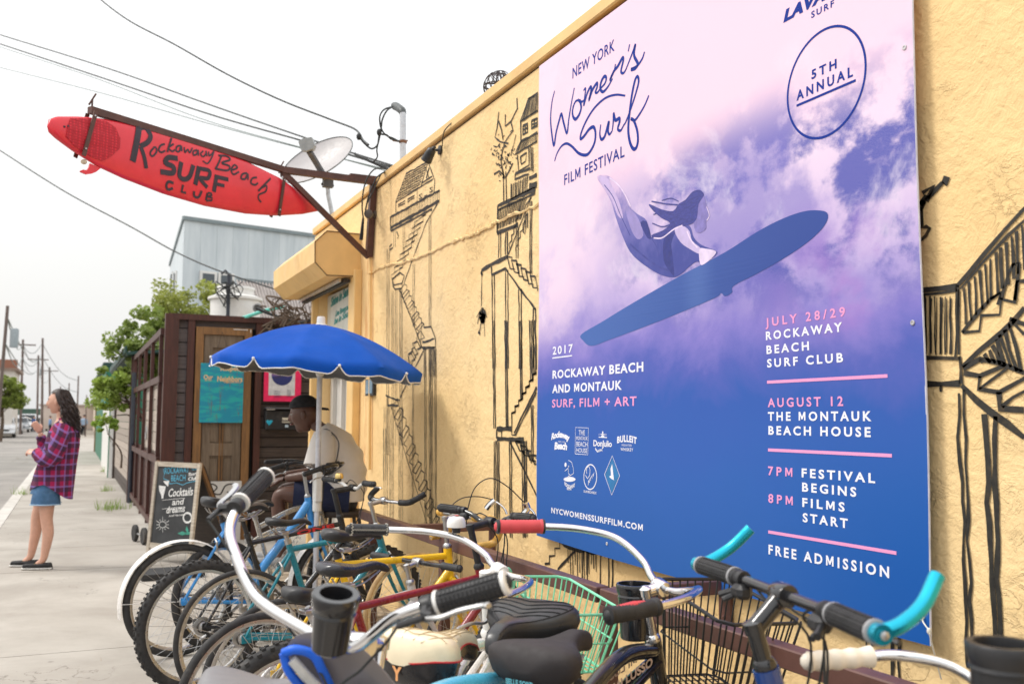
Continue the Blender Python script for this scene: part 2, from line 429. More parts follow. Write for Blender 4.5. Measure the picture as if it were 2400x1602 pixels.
# ---------------------------------------------------------------- yellow building
WALLC = lin((236, 194, 124))
def stucco():
    n = NT('yellow_stucco'); v = n.coord('POS'); s = n.sep(v)
    big = n.noise(v, .7, 5, .6); mid = n.noise(v, 4.5, 6, .62, .5)
    c = n.mix(n.ss(big, .3, .7), lin((236, 200, 142)), lin((245, 214, 160)))
    c = n.mix(n.ss(mid, .42, .75, 0, .35), c, lin((244, 212, 152)))
    # trowel ridges
    w1 = n.noise(n.map(v, (1, 1, 1.6), rot=(.5, 0, 0)), 7.5, 5, .62, 1.6); w2 = n.noise(v, 28, 4, .6, .6); w3 = n.noise(v, 150, 3)
    ridge = n.math('ABSOLUTE', n.math('SUBTRACT', w1, .5))
    rd = n.ss(ridge, 0, .035, 1, 0)
    patch = n.ss(n.noise(v, 1.9, 3), .50, .66)
    h = n.math('ADD', n.math('MULTIPLY', n.math('MULTIPLY', rd, patch), .75), n.math('ADD', n.math('MULTIPLY', mid, 1.5), n.math('ADD', n.math('MULTIPLY', w2, .55), n.math('MULTIPLY', w3, .10))))
    # hairline dirt in the cracks, chips, rust streak, grime near the ground
    crk = n.math('MULTIPLY', n.ss(ridge, .0, .012, 1, 0), n.ss(n.noise(v, 3.1, 3), .58, .68))
    c = n.mix(n.math('MULTIPLY', crk, .12), c, lin((170, 128, 76)))
    chip = n.ss(n.noise(v, 34, 4, .7), .735, .76); c = n.mix(n.math('MULTIPLY', chip, .6), c, lin((120, 96, 66)))
    vy = n.map(v, (1, 9, .55)); st = n.ss(n.noise(vy, 1.6, 5, .6), .56, .72)
    low = n.ss(s[2], 1.15, .1); c = n.mix(n.math('MULTIPLY', st, n.math('MULTIPLY', low, .45)), c, lin((165, 120, 62)))
    ry = n.math('MULTIPLY', n.ss(n.math('ABSOLUTE', n.math('SUBTRACT', s[1], WX(862, 640).y)), .0, .16, 1, 0), n.ss(n.noise(n.map(v, (1, 14, 1.1)), 2.2, 6, .7), .45, .62))
    c = n.mix(n.math('MULTIPLY', ry, .65), c, lin((196, 120, 58)))
    n.col(c); n.setp(Roughness=.72); n.bump(h, .6, .02); n.b.inputs['Specular IOR Level'].default_value = .25
    return n.m
STUCCO = stucco(); YEL = M('yellow_paint_smooth', lin((234, 194, 128)), .5, var=.06, scale=4, bump=.08, coord='POS', dirt=lin((170, 118, 60)), dirt_amt=.35)
YEND = WX(735, 700).y                        # far end of the yellow wall
ZT = WX(1264, 979 - .7877 * (1264 - 175)).z   # top of the parapet
DY0, DY1, DZ = WX(829, 900).y, WX(742, 900).y, WX(829, 655).z + .05   # doorway
def building():
    t = thing('yellow_building', 'yellow stucco building wall painted with black line drawings of stilt houses', 'building', (0, 4, 0))
    b = MB(); X1 = .30; zl = ZT - .09
    def slab(y0, y1, z0, z1):
        b.box((X1 / 2, (y0 + y1) / 2, (z0 + z1) / 2), (X1, y1 - y0, z1 - z0))
    slab(-3.5, DY0, -.1, zl); slab(DY0, DY1, DZ, zl); slab(DY1, YEND, -.1, zl)
    b.build('wall', STUCCO, t, 0)
    b = MB(); b.box((.14, (YEND - 3.5) / 2, ZT - .036), (.33, YEND + 3.53, .072), bev=.008)
    b.build('parapet_cap', YEL, t, 0)
    b = MB(); b.box((.16, (YEND - 3.5) / 2, ZT - .082), (.30, YEND + 3.5, .018)); b.build('shadow_gap', M('groove', (.10, .06, .03), .9), t, 0)
    b = MB(); b.box((2.8, (YEND - 3.5) / 2, ZT - .25), (5, YEND + 3.4, .1)); b.build('roof', M('roof_felt', (.22, .21, .2), .9), t, 0)
    b = MB(); b.box((2.8, YEND - .15, ZT / 2 - .2), (5, .25, ZT - .2)); b.build('side_wall', STUCCO, t, 0)
    # room behind the doorway
    b = MB(); b.box((1.2, (DY0 + DY1) / 2, 1.4), (.05, 2.6, 3.0)); b.box((.75, DY0 - .55, 1.4), (.9, .05, 3)); b.box((.75, DY1 + .3, 1.4), (.9, .05, 3))
    b.build('inner_room', M('dark_interior', (.03, .025, .022), .9), t, 0)
    # jamb pilaster beside the doorway
    for c_, s_ in (((-.035, DY0 - .12, DZ / 2), (.07, .20, DZ)), ((-.03, DY1 + .03, DZ / 2), (.06, .07, DZ))): b = MB(); b.box(c_, s_, bev=.006); b.build('door_jamb', YEL, t, 0)
    # old rendered seam running across the wall
    pts = [WX(x, y, -.004) for x, y in ((868, 640), (900, 625), (960, 610), (1020, 585), (1080, 560), (1120, 545), (1150, 530), (1170, 518), (1262, 480))]
    b = MB(); P = spline(pts, 10); b.tube([p + V((random.uniform(-.003, .003), 0, random.uniform(-.007, .007))) for p in P], [random.uniform(.006, .014) for _ in P], 5)
    b.build('render_seam', STUCCO, t)
    # conduit screwed down the wall by the doorway
    b = MB(); b.tube([WX(868, 480, -.02), WX(868, 760, -.02), WX(866, 1100, -.02)], .012, 8)
    for y in (560, 640, 800): b.ball(WX(868, y, -.022), (.02, .025, .012), 8, 5)
    b.build('conduit', YEL, t)
    mural(t)
    # roller shutter housing over the doorway
    s = thing('shutter_housing', 'yellow boxed roller shutter housing projecting over the doorway', 'shutter', (0, DY1, DZ))
    yc = WX(846, 600).y
    oc = [WY(x, y, yc) for x, y in ((738, 566), (766, 541), (846, 549), (848, 648), (766, 645), (738, 614))]
    oc[2].x = .0; oc[3].x = .0
    yf = yc + 1.9
    b = MB(); n_ = len(oc); A = oc; Bk = [V((p.x, yf, p.z)) for p in oc]
    b.add(A + Bk, [tuple(range(n_))] + [tuple(range(n_, 2 * n_))[::-1]] + [(i, i + n_, (i + 1) % n_ + n_, (i + 1) % n_) for i in range(n_) if i != 2])
    b.build('casing', YEL, s, 25)
    b = MB(); cen = sum(A, V()) / n_
    b.tube([p + V((0, -.004, 0)) for p in (A[3], A[4], A[5], A[0], A[1], A[2])], .005, 5)
    b.build('edge_seam', M('groove', (.10, .06, .03), .9), s)
    b = MB(); b.box((-.10, (yc + yf) / 2 + .0, oc[4].z - .022), (.05, 1.75, .03)); b.build('shutter_slot', M('slot_dark', (.05, .045, .04), .7), s, 0)
    b = MB(); b.beam((-.16, yc + .1, oc[4].z - .02), (-.16, yf - .1, oc[4].z - .02), .02, .03); b.build('guide_rail', STEEL, s, 0)
    # door leaf, standing inside the doorway
    d = thing('shop_door', 'white weathered double door set back under the roller shutter', 'door', (.16, (DY0 + DY1) / 2, 0))
    b = MB(); W_ = M('white_door_paint', (.62, .60, .56), .45, var=.1, scale=5, dirt=(.3, .22, .14), dirt_amt=.35)
    ym = (DY0 + DY1) / 2
    b.box((.20, ym, 1.1), (.04, DY1 - DY0, 2.2)); b.build('door_panel', W_, d, 0)
    for yy, ww in ((DY0 + .03, .10), (DY0 + .42, .06), (DY0 + .62, .07), (DY1 - .08, .10), (DY1 - .45, .06)):
        piece('door_stile', (.165, yy, 1.1), (.05, ww, 2.2), W_, d)
    b = MB(); b.box((.13, DY0 + .52, WX(782, 885).z), (.03, .12, .2)); b.build('door_lock', BLACKP, d, 0)
    # printed sheet above the door
    sp = thing('menu_banner', 'pale sheet with turquoise handwriting hanging above the white door', 'sign', (.1, ym, 2.0))
    b = MB(); y0, y1 = WX(828, 700, .1).y, WX(765, 700, .1).y; z0, z1 = 1.9, WX(800, 690, .1).z + .04
    b.box((.10, (y0 + y1) / 2, (z0 + z1) / 2), (.006, y1 - y0, z1 - z0)); b.build('sheet', M('sheet_cream', (.72, .73, .66), .6, var=.08, scale=6, dirt=(.75, .66, .2), dirt_amt=.4), sp, 0)
    b = MB()
    for (s_, px0, py0, px1, h) in (('Shine in Sand', 775, 719, 820, 20), ('Live Strong and', 786, 742, 820, 13), ('be in Soul', 783, 760, 818, 14)):
        wtext(b, s_, px0, py0, px1, h, .094, .03, 1.0, shear=.3, warp=lambda a: a * .5)
    b.build('handwriting', M('ink_teal', (.02, .33, .32), .6), sp, 0)

# ---------------------------------------------------------------- mural
def mural(parent):
    INK = M('mural_black_paint', (.022, .02, .016), .6, var=.4, scale=40, coord='POS', dirt=lin((120, 96, 60)), dirt_amt=.35)
    b = MB(); X = -.0035
    state = dict(s=.4464, ox=780, oy=150, w=.010)
    def pt(x, y): return WX(state['ox'] + x * state['s'], state['oy'] + y * state['s'], X)
    def st(pts, w=1., k=5, j=.35, wob=.0015):
        P = [pt(*p) for p in pts]
        if len(P) == 2:
            n_ = max(2, int((P[1] - P[0]).length / .05)); P = [P[0].lerp(P[1], i / n_) for i in range(n_ + 1)]
        else:
            Q = []
            for i in range(len(P) - 1):
                n_ = max(1, int((P[i + 1] - P[i]).length / .05)); Q += [P[i].lerp(P[i + 1], q / n_) for q in range(n_)]
            P = Q + [P[-1]]
        P = [p + V((0, random.gauss(0, wob), random.gauss(0, wob))) for p in P]
        b.ribbon(P, state['w'] * w, (-1, 0, 0), j)
    def post(x, y0, y1, gap=9, w=.7, dx=0):
        st([(x, y0), (x + dx, y1)], w, wob=.002); st([(x + gap, y0), (x + gap + dx, y1)], w * random.uniform(.7, 1.2), wob=.002)
    def rail(p0, p1, q0, q1, n_, w=.5):
        for i in range(n_ + 1):
            t = i / n_; st([(p0[0] + (p1[0] - p0[0]) * t, p0[1] + (p1[1] - p0[1]) * t), (q0[0] + (q1[0] - q0[0]) * t + random.uniform(-2, 2), q0[1] + (q1[1] - q0[1]) * t)], w)
    def stairs(a, c, n_, dx, dy, w=.75, treads=True):
        P = []
        for i in range(n_):
            x = a[0] + (c[0] - a[0]) * i / n_; y = a[1] + (c[1] - a[1]) * i / n_
            x2 = a[0] + (c[0] - a[0]) * (i + 1) / n_; y2 = a[1] + (c[1] - a[1]) * (i + 1) / n_
            P += [(x, y), (x2, y + (y2 - y) * .25), (x2 - (x2 - x) * .1, y2)]
        st(P, w)
        P2 = [(x + dx, y + dy) for x, y in P]; st(P2, w * .8)
        if treads:
            for p, q in zip(P[::2], P2[::2]): st([p, q], w * .8)
    # first tower: house on stilts (coords of a crop at 780,150)
    st([(385, 575), (330, 720), (330, 780)]); st([(385, 575), (500, 512)]); st([(500, 512), (530, 600), (445, 655), (330, 725)]); st([(535, 600), (530, 680)])
    st([(500, 512), (462, 640)]); st([(505, 540), (490, 600)], 1.4); st([(465, 625), (520, 590)], 1.2); st([(485, 540), (505, 600)], .8)
    for i in range(9): st([(383 - i * 6, 590 + i * 15), (496 - i * 5.2, 525 + i * 15)], .55)
    for i in range(11):
        for r_ in range(8): st([(384 + i * 10 - r_ * 6 + (r_ % 2) * 5, 588 - i * 6 + r_ * 15), (379 + i * 10 - r_ * 6 + (r_ % 2) * 5, 603 - i * 6 + r_ * 15)], .5)
    for (x, y) in ((342, 738), (392, 710)): st([(x, y), (x + 36, y - 20), (x + 34, y - 8), (x, y + 12), (x, y)], .9)
    for (x, y) in ((452, 688), (508, 652)): st([(x, y), (x + 15, y - 7), (x + 15, y + 14), (x, y + 22), (x, y), (x + 15, y + 14)], .8)
    st([(478, 720), (478, 695), (494, 686), (494, 708)], .8); st([(442, 655), (442, 740)], .6)
    st([(300, 805), (560, 662)], 1.6); st([(302, 860), (558, 718)], 2.4); st([(304, 876), (520, 762)], 1.6); rail((302, 806), (556, 664), (304, 862), (556, 722), 30, .55)
    st([(300, 805), (303, 875)], 1.3)
    post(318, 875, 960, 10); st([(310, 945), (297, 960), (300, 975), (316, 962)], 1.2); post(285, 970, 2050, 10, .8, -4); post(368, 850, 1050, 8, .6); post(505, 790, 1380, 9, .8)
    st([(335, 880), (345, 905), (338, 915)], 1.3); post(420, 1050, 1380, 8, .6); post(310, 1190, 2000, 8, .6); post(328, 1185, 2000, 8, .6); post(352, 1185, 2000, 10, .9)
    stairs((488, 790), (350, 1100), 9, -44, 30); st([(548, 735), (490, 830), (372, 1150)], .9); st([(430, 830), (425, 890), (412, 940)], .8)
    st([(312, 1130), (350, 1095), (375, 1110), (362, 1150), (320, 1160), (312, 1130)], 1.2); st([(312, 1132), (314, 1165), (326, 1182), (362, 1176), (362, 1150)], 1.2)
    stairs((375, 1155), (478, 1385), 8, -28, 36); st([(352, 1185), (470, 1490)], 1.)
    st([(478, 1382), (515, 1378), (538, 1440), (470, 1460)], 1.3); st([(472, 1492), (538, 1486), (538, 1442)], 1.2)
    stairs((462, 1400), (395, 1560), 3, 18, 34)
    for x in (478, 505, 520, 532): post(x, 1490, 1640, 8, .7)
    state.update(s=.3827, ox=850, oy=750)
    for x in (378, 405, 418, 440): post(x, 175, 1330, 8, .8, 4)
    stairs((335, 130), (280, 240), 3, 20, 40); st([(372, 185), (310, 310)], .9); st([(360, 0), (355, 165), (440, 165)], .8)
    st([(140, 460), (215, 490)], 1.2); st([(150, 520), (218, 522), (215, 490)], 1.6); st([(150, 460), (152, 520)], 1.); st([(268, 390), (230, 470)], 1.)
    stairs((210, 480), (470, 1250), 14, -34, 60, .9); st([(172, 530), (395, 1250)], .8); st([(150, 530), (150, 1200)], .8)
    for x in (130, 163, 180, 220, 236): post(x, 530, 1260, 8, .6)
    post(304, 350, 1130, 7, .7); post(127, 660, 980, 14, .9)
    # second tower (tree, house, stairs) - back in the first crop
    state.update(s=.4464, ox=780, oy=150)
    post(893, 560, 725, 14, 1.1, 4); st([(900, 590), (875, 560), (845, 580)], 1.); st([(905, 600), (925, 560), (945, 520)], 1.)
    for _ in range(70):
        x = random.gauss(900, 30); y = random.gauss(500, 50); st([(x, y), (x + random.uniform(-14, 14), y + random.uniform(-14, 14))], random.uniform(.5, 1.1))
    st([(870, 250), (862, 330), (850, 385), (880, 410), (920, 420)], 1.1); st([(870, 300), (885, 350), (892, 400)], 1.)
    st([(965, 180), (968, 230), (935, 300), (905, 325), (905, 265)], 1.1); st([(935, 300), (945, 350), (900, 415), (880, 500), (900, 600)], 1.2); st([(960, 370), (950, 420), (935, 470)], .8)
    st([(1075, 152), (1025, 182), (985, 300)], 1.2); st([(985, 300), (1075, 245)], 1.3); rail((1028, 182), (1074, 158), (990, 298), (1074, 250), 10, .8)
    st([(985, 300), (988, 405), (955, 475), (1072, 405)], 1.2); st([(988, 405), (1073, 360)], 1.2); rail((990, 405), (1072, 362), (962, 470), (1072, 408), 11, .7)
    for (x, y, w_, h_) in ((997, 325, 24, 45), (1042, 298, 30, 40)): st([(x, y), (x + w_, y - 15), (x + w_, y - 15 + h_), (x, y + h_), (x, y)], 1.3); st([(x + w_ / 2, y - 8), (x + w_ / 2, y + h_ - 7)], 1.); st([(x, y + h_ / 2), (x + w_, y + h_ / 2 - 12)], 1.)
    st([(968, 475), (975, 560), (1030, 530), (1028, 440)], 1.1); st([(985, 485), (1015, 468), (1012, 510), (988, 525), (985, 485)], 1.2); post(1040, 435, 560, 9, 1.)
    st([(958, 575), (1035, 548)], 1.8); st([(958, 575), (955, 608), (1028, 575)], 1.3); rail((940, 630), (1020, 590), (936, 705), (1018, 670), 9, .9); st([(936, 628), (936, 708), (1070, 640)], 1.3); st([(1030, 600), (1070, 580)], 2.); st([(1030, 640), (1070, 625)], 2.2)
    st([(865, 745), (1062, 655)], 2.2); st([(868, 765), (1060, 680)], 1.3); rail((870, 762), (1020, 690), (862, 870), (985, 815), 15, .95); st([(865, 745), (862, 885)], 1.4); st([(862, 885), (972, 845)], 2.4)
    st([(1040, 700), (1012, 740), (1005, 770), (985, 775)], 1.); st([(1005, 820), (998, 880), (1008, 892), (1014, 850)], 1.); stairs((985, 770), (925, 970), 5, 34, 20, .9, False); st([(1040, 700), (920, 1000)], 1.1)
    post(870, 885, 1020, 10, 1.1); post(905, 880, 1000, 10, 1.1); post(962, 860, 1020, 10, .9); post(1035, 720, 1100, 8, .9); post(1012, 780, 860, 9, 1.)
    st([(780, 1085), (830, 1052), (915, 1010), (915, 1000)], 2.2); st([(780, 1085), (780, 1270)], .8); st([(832, 1060), (834, 1108), (905, 1072)], 1.3)
    stairs((915, 1010), (1062, 1130), 6, 14, 62, 1.); st([(905, 1072), (975, 1170), (1064, 1290)], 1.3)
    for x, y0 in ((835, 1108), (905, 1080), (975, 1180), (1050, 1280)): post(x, y0, 1600, 12, 1.1, 4)
    # spider
    for _ in range(60):
        a = random.uniform(0, 6.28); st([(785, 1320), (785 + 16 * math.cos(a), 1320 + 42 * math.sin(a))], .9)
    for p in (((775, 1290), (755, 1330)), ((797, 1290), (808, 1330)), ((778, 1345), (768, 1415)), ((792, 1345), (797, 1430)), ((770, 1300), (760, 1360))): st(p, .8)
    st([(764, 1405), (772, 1418)], 2.2); st([(776, 1090), (785, 1110)], 1.6)
    state.update(s=.3827, ox=850, oy=750)
    for x, y1 in ((795, 660), (870, 655), (960, 480), (1020, 380), (1042, 330)): post(x, 0, y1, 10, 1.2, 8)
    stairs((1062, 325), (910, 600), 7, 0, 0, 1.2, False); st([(1065, 410), (925, 690)], 1.6); st([(1063, 440), (935, 700), (912, 705), (912, 600)], 1.)
    st([(820, 665), (908, 662)], 2.6); st([(822, 725), (985, 732)], 2.6); st([(820, 665), (820, 725)], 1.3); st([(850, 680), (850, 720)], 1.)
    stairs((935, 740), (1065, 850), 4, 26, 60, 1.3); st([(900, 740), (1068, 1080)], 1.2)
    for x in (803, 822, 898, 975, 990): post(x, 740, 1330, 10, 1.1, 6)
    post(1032, 520, 870, 10, 1.)
    # below the banner: steps and a walkway with drips (crop at 900,1100)
    state.update(s=.3202, ox=900, oy=1100, w=.008)
    st([(1175, 690), (1210, 685), (1210, 630), (1250, 630), (1250, 575), (1285, 575), (1285, 520), (1300, 500)], 1.3); st([(1270, 730), (1400, 590)], 1.6)
    st([(1280, 500), (1320, 555), (1430, 590), (1560, 605)], 2.6)
    for i in range(13):
        x = 1345 + i * 17; L = random.uniform(90, 230); st([(x, 570 + i * 3), (x + 2, 570 + i * 3 + L)], .8)
    for x, y1 in ((1455, 840), (1490, 845), (1585, 1000), (1645, 1200), (1672, 1210)): st([(x, 590), (x - 6, y1)], 1.3, wob=.0025)
    for x in (490, 520, 460, 560): post(x, 560, 900, 12, .8)
    st([(460, 610), (500, 690), (540, 660)], 1.); st([(1645, 850), (1640, 1230)], 1.2); st([(1672, 850), (1668, 1240)], 1.2)
    # right of the banner: balcony, railings, crossing stairs (crop at 2050,350)
    state.update(s=.7338, ox=2050, oy=350, w=.0092)
    st([(150, 447), (262, 437)], 1.5); st([(155, 462), (265, 450)], .8); st([(262, 437), (300, 390), (350, 330), (420, 250), (480, 185)], 1.5); st([(272, 445), (345, 360), (425, 275), (480, 225)], .9)
    st([(262, 437), (258, 660)], 1.); st([(270, 445), (268, 655)], .8)
    for i in range(6): st([(160 + i * 16, 470), (162 + i * 16, 655)], .6, j=.5); st([(165 + i * 16, 475), (164 + i * 16, 650)], .4, j=.5)
    st([(155, 665), (270, 663)], 1.2); st([(158, 750), (272, 748)], 1.8); st([(272, 660), (276, 750)], 1.3)
    rail((285, 440), (470, 240), (290, 560), (478, 380), 11, 1.)
    st([(280, 585), (335, 582), (340, 530), (400, 530), (403, 480), (448, 482), (455, 425), (480, 422)], 1.2); st([(280, 585), (330, 520), (368, 480), (400, 455)], 1.1); st([(370, 480), (400, 455), (392, 500)], .9); st([(403, 480), (425, 400), (440, 365), (465, 360), (448, 482)], 1.1)
    st([(282, 692), (335, 640), (400, 590), (480, 505)], 1.4); rail((335, 670), (430, 560), (350, 672), (470, 710), 7, 1.2); st([(430, 540), (480, 560)], 1.6); st([(435, 548), (480, 590)], 1.)
    st([(285, 700), (335, 670), (400, 680), (480, 712)], 1.3); st([(285, 716), (335, 722), (410, 688)], 1.3); st([(335, 722), (332, 765), (395, 775), (480, 728)], 1.5); st([(335, 765), (420, 700)], 1.1); st([(395, 775), (402, 825), (475, 830)], 1.6); st([(405, 820), (478, 770)], 1.2)
    st([(274, 752), (320, 800), (372, 840), (480, 920)], 1.8)
    for x, d_ in ((268, 22), (284, 22), (352, 26), (374, 28)):
        st([(x, 770 if x < 300 else 845), (x + 8, 1000), (x + 16, 1250), (x + d_ + 10, 1700)], 1.1 if x < 300 else 1.7, wob=.0035)
    st([(148, 185), (150, 250), (165, 245), (176, 252), (165, 275), (148, 290)], 1.6); st([(145, 180), (165, 150), (150, 140), (185, 120), (165, 165)], 2.); st([(170, 160), (215, 105)], 1.5); st([(215, 95), (230, 100), (222, 108)], 2.8); st([(140, 190), (160, 165)], 3.)
    st([(210, 750), (212, 775)], 1.)
    state.update(s=.2883, ox=1800, oy=1150, w=.0065)
    for x in (800, 838, 1005, 1065): st([(x, 980 if x < 900 else 1030), (x + 4, 1250), (x + 3, 1700)], 1.2 if x < 900 else 1.8, wob=.003)
    tag(b.build('mural_drawing', INK, parent, 0), kind='stuff')

# ---------------------------------------------------------------- the banner
BX = -.045
def banner():
    y0, y1 = WX(1262, 900, BX).y, WX(2160, 900, BX).y
    zb, zt = 1.45 - .2385 * 2.473, 1.45 + .768 * 2.473
    ybr = WX(2186, 1468, BX).y
    t = thing('festival_banner', 'large pink to blue vinyl banner for a women\'s surf film festival on the yellow wall', 'banner', (BX, y0, zb))
    def bx(y, z): # gentle slack of the vinyl: lower right corner stands off the wall
        u = (y0 - y) / (y0 - y1); v = (z - zb) / (zt - zb)
        return BX - .008 * math.sin(u * 5.2 + 1.0) * (1 - v) ** 2 - .012 * max(0, .25 - v) * 4 * u - .004 * math.sin(v * 9 + u * 3)
    def pos(u, v):
        ye = y1 + (ybr - y1) * (1 - v); y = y0 + (ye - y0) * u; z = zb + (zt - zb) * v - .028 * u * (1 - v) - .012 * math.sin(u * math.pi) * (1 - v) ** 3
        return V((bx(y, z), y, z))
    n = NT('vinyl_print'); uv = n.coord('UV'); s = n.sep(uv); U, Rr = s[0], s[1]
    p2 = n.map(uv, (1, 2.47, 1))
    n1 = n.noise(p2, 2.3, 10, .62, .35); n2 = n.noise(n.map(p2, (1, 1.25, 1), (5.3, 3.1, 0)), 2.6, 12, .60, .12); n3 = n.noise(n.map(p2, (1, 1.1, 1), (9, 1, 0)), 1.35, 10, .58, .1)
    rr = n.math('ADD', Rr, n.math('MULTIPLY', n.math('SUBTRACT', n1, .5), .22))
    tilt = n.math('MULTIPLY', U, .0)
    rr = n.math('ADD', rr, tilt); f = n.math('ADD', n.math('MULTIPLY', rr, 1.0), .25)
    st = [(0., lin((48, 98, 172))), (.16, lin((52, 98, 176))), (.28, lin((56, 94, 176))), (.335, lin((88, 100, 182))), (.40, lin((135, 125, 200))), (.50, lin((200, 180, 222))), (.62, lin((232, 210, 232))), (.74, lin((242, 208, 226))), (1., lin((242, 208, 226)))]
    c = n.ramp(f, st)
    c = n.mix(n.math('MULTIPLY', n.ss(U, 1.5, 2.6), n.ss(Rr, .08, -.2)), c, lin((26, 88, 168)))
    hot = n.math('MULTIPLY', n.ss(Rr, .12, .22), n.ss(Rr, .50, .36)); right = n.ss(n.math('ADD', U, n.math('MULTIPLY', n1, .8)), .9, 1.9)
    dark = n.math('MULTIPLY', n.math('MULTIPLY', n.ss(n2, .455, .565), hot), n.math('MULTIPLY', right, .95)); c = n.mix(dark, c, lin((58, 72, 168)))
    dk2 = n.math('MULTIPLY', n.math('MULTIPLY', n.ss(n3, .48, .58), hot), n.ss(U, .3, 1.6, .25, .68)); c = n.mix(dk2, c, lin((104, 100, 188)))
    mag = n.math('MULTIPLY', n.math('MULTIPLY', n.ss(n3, .46, .58), n.ss(U, 1.7, 2.3)), n.math('MULTIPLY', n.ss(Rr, .08, .16), n.ss(Rr, .32, .2))); c = n.mix(n.math('MULTIPLY', mag, .6), c, lin((178, 130, 205)))
    li = n.math('MULTIPLY', n.math('MULTIPLY', n.ss(n1, .52, .66), n.ss(n2, .40, .56)), n.math('MULTIPLY', n.ss(Rr, .13, .24), n.ss(Rr, .56, .44))); c = n.mix(n.math('MULTIPLY', li, .6), c, lin((238, 226, 242)))
    lf = n.math('MULTIPLY', n.math('MULTIPLY', n.ss(U, .75, .25), n.ss(Rr, .10, .30)), n.ss(n2, .62, .45)); c = n.mix(n.math('MULTIPLY', lf, .8), c, lin((240, 214, 232)))
    gr = n.math('MULTIPLY', n.ss(n.noise(p2, 420, 2), .35, .75), n.math('MULTIPLY', hot, .22)); c = n.mix(gr, c, lin((235, 220, 240)))
    n.col(c); n.setp(Roughness=.5); n.b.inputs['Specular IOR Level'].default_value = .16
    n.bump(n.noise(n.map(p2, (1, .5, 1)), 2.2, 2), .25, .02)
    b = MB(); b.grid(pos, 70, 70)
    b.build('vinyl_sheet', n.m, t, 180, uv=lambda p: (y0 - p.y, (p.z - 1.45) / 2.473))
    # hem seen from the side
    b = MB(); hp = [pos(0, v / 20) + V((.003, 0, 0)) for v in range(21)] ; b.tube(hp, .0035, 5); b.build('hem', M('hem_white', (.6, .6, .68), .5), t)
    b = MB(); b.tube([pos(1, v / 20) + V((.003, 0, 0)) for v in range(21)], .0035, 5); b.build('hem', M('hem_white', (.6, .6, .68), .5), t)
    def XB(py_z, y): return bx(y, py_z) - .0022
    class OnB(MB):      # everything printed follows the slack of the sheet
        def fin(s):
            for p in s.v: p.x = bx(p.y, p.z) - (getattr(s, 'lift', .0026) * .36)
            return s
    BLUE = M('print_blue', lin((24, 54, 144)), .55, var=.03, spec=.12); WH = M('print_white', lin((240, 240, 250)), .42, var=.02); PK = M('print_pink', lin((238, 158, 206)), .42, var=.02)
    s5 = .40868
    def z5(x, y): return (1240 + x * s5, y * s5)
    def strokes(b, L, w, conv=z5):
        for P in L:
            q = spline([WX(*conv(*p), BX) for p in P], 8); k = len(q)
            ww = [w * (.55 + .5 * math.sin(math.pi * min(1, max(0, i / (k - 1))))) for i in range(k)]; b.ribbon(q, ww, (-1, 0, 0))
    b = OnB()
    strokes(b, [[(150, 522), (135, 590), (128, 680), (134, 760), (147, 835), (160, 760), (178, 690), (190, 655), (203, 705), (222, 765), (232, 690), (246, 600), (263, 505)],
        [(300, 575), (272, 582), (256, 622), (255, 662), (270, 685), (290, 662), (303, 622), (298, 588), (286, 574), (305, 585), (325, 572)],
        [(316, 520), (328, 512), (318, 605), (336, 540), (356, 500), (360, 520), (348, 575), (366, 520), (392, 478), (394, 500), (384, 530), (396, 532), (412, 510)],
        [(410, 512), (438, 480), (446, 448), (434, 440), (418, 468), (412, 508), (428, 528), (455, 500), (482, 452)],
        [(498, 368), (490, 410), (466, 462), (488, 412), (512, 380), (530, 345), (540, 332), (542, 350), (530, 410), (545, 420), (562, 392)],
        [(560, 395), (596, 300), (610, 258), (604, 318), (625, 365), (612, 392), (588, 400), (620, 382), (650, 340), (664, 298)],
        [(578, 255), (570, 296)],
        [(556, 550), (500, 545), (440, 565), (380, 620), (335, 690), (305, 760), (300, 797), (320, 782), (350, 742), (375, 730), (386, 765), (380, 820), (355, 870), (330, 890), (290, 880), (252, 842), (220, 824), (190, 840), (165, 880), (150, 925)],
        [(416, 715), (411, 770), (420, 800), (440, 780), (462, 700), (458, 750), (466, 772), (482, 752)],
        [(482, 752), (488, 700), (490, 652), (500, 690), (522, 680), (524, 700), (514, 740), (530, 750), (548, 720)],
        [(545, 722), (560, 700), (590, 620), (615, 540), (632, 470), (625, 440), (611, 462), (595, 540), (582, 640), (574, 740), (582, 810), (600, 852), (618, 850), (629, 810), (625, 750), (605, 692), (588, 682), (612, 690), (642, 650), (670, 600), (691, 548)]], .0165)
    a = WX(1800 + 20, 200, BX)
    # medallion ring
    c0 = WX(*z5(1690, 475), BX); rad = (WX(*z5(1703, 166), BX).z - WX(*z5(1703, 784), BX).z) / 2
    yL, yR = WX(*z5(1490, 500), BX).y, WX(*z5(1928, 400), BX).y; cy = (yL + yR) / 2; cz = (WX(*z5(1703, 166), BX).z + WX(*z5(1703, 784), BX).z) / 2
    b.ribbon([V((BX, cy + math.cos(a_) * rad, cz + math.sin(a_) * rad)) for a_ in [i * 2 * math.pi / 72 for i in range(73)]], .0085, (-1, 0, 0))
    z = [z5(1538, 578), z5(1864, 440)]; wtext(b, 'ANNUAL', *z5(1538, 578), z5(1864, 0)[0], 22, BX, .028, 1.45)
    wtext(b, '5TH', *z5(1623, 456), z5(1768, 0)[0], 21, BX, .028, 1.45)
    b.ribbon([WX(*z5(1538, 608), BX), V((BX, WX(*z5(1866, 0), BX).y, WX(*z5(1538, 608), BX).z))], .0085, (-1, 0, 0))
    wtext(b, 'NEW YORK', *z5(252, 452), z5(492, 0)[0], 25, BX, .012, 1.1); wtext(b, 'FILM FESTIVAL', *z5(205, 1062), z5(553, 0)[0], 24, BX, .012, 1.12)
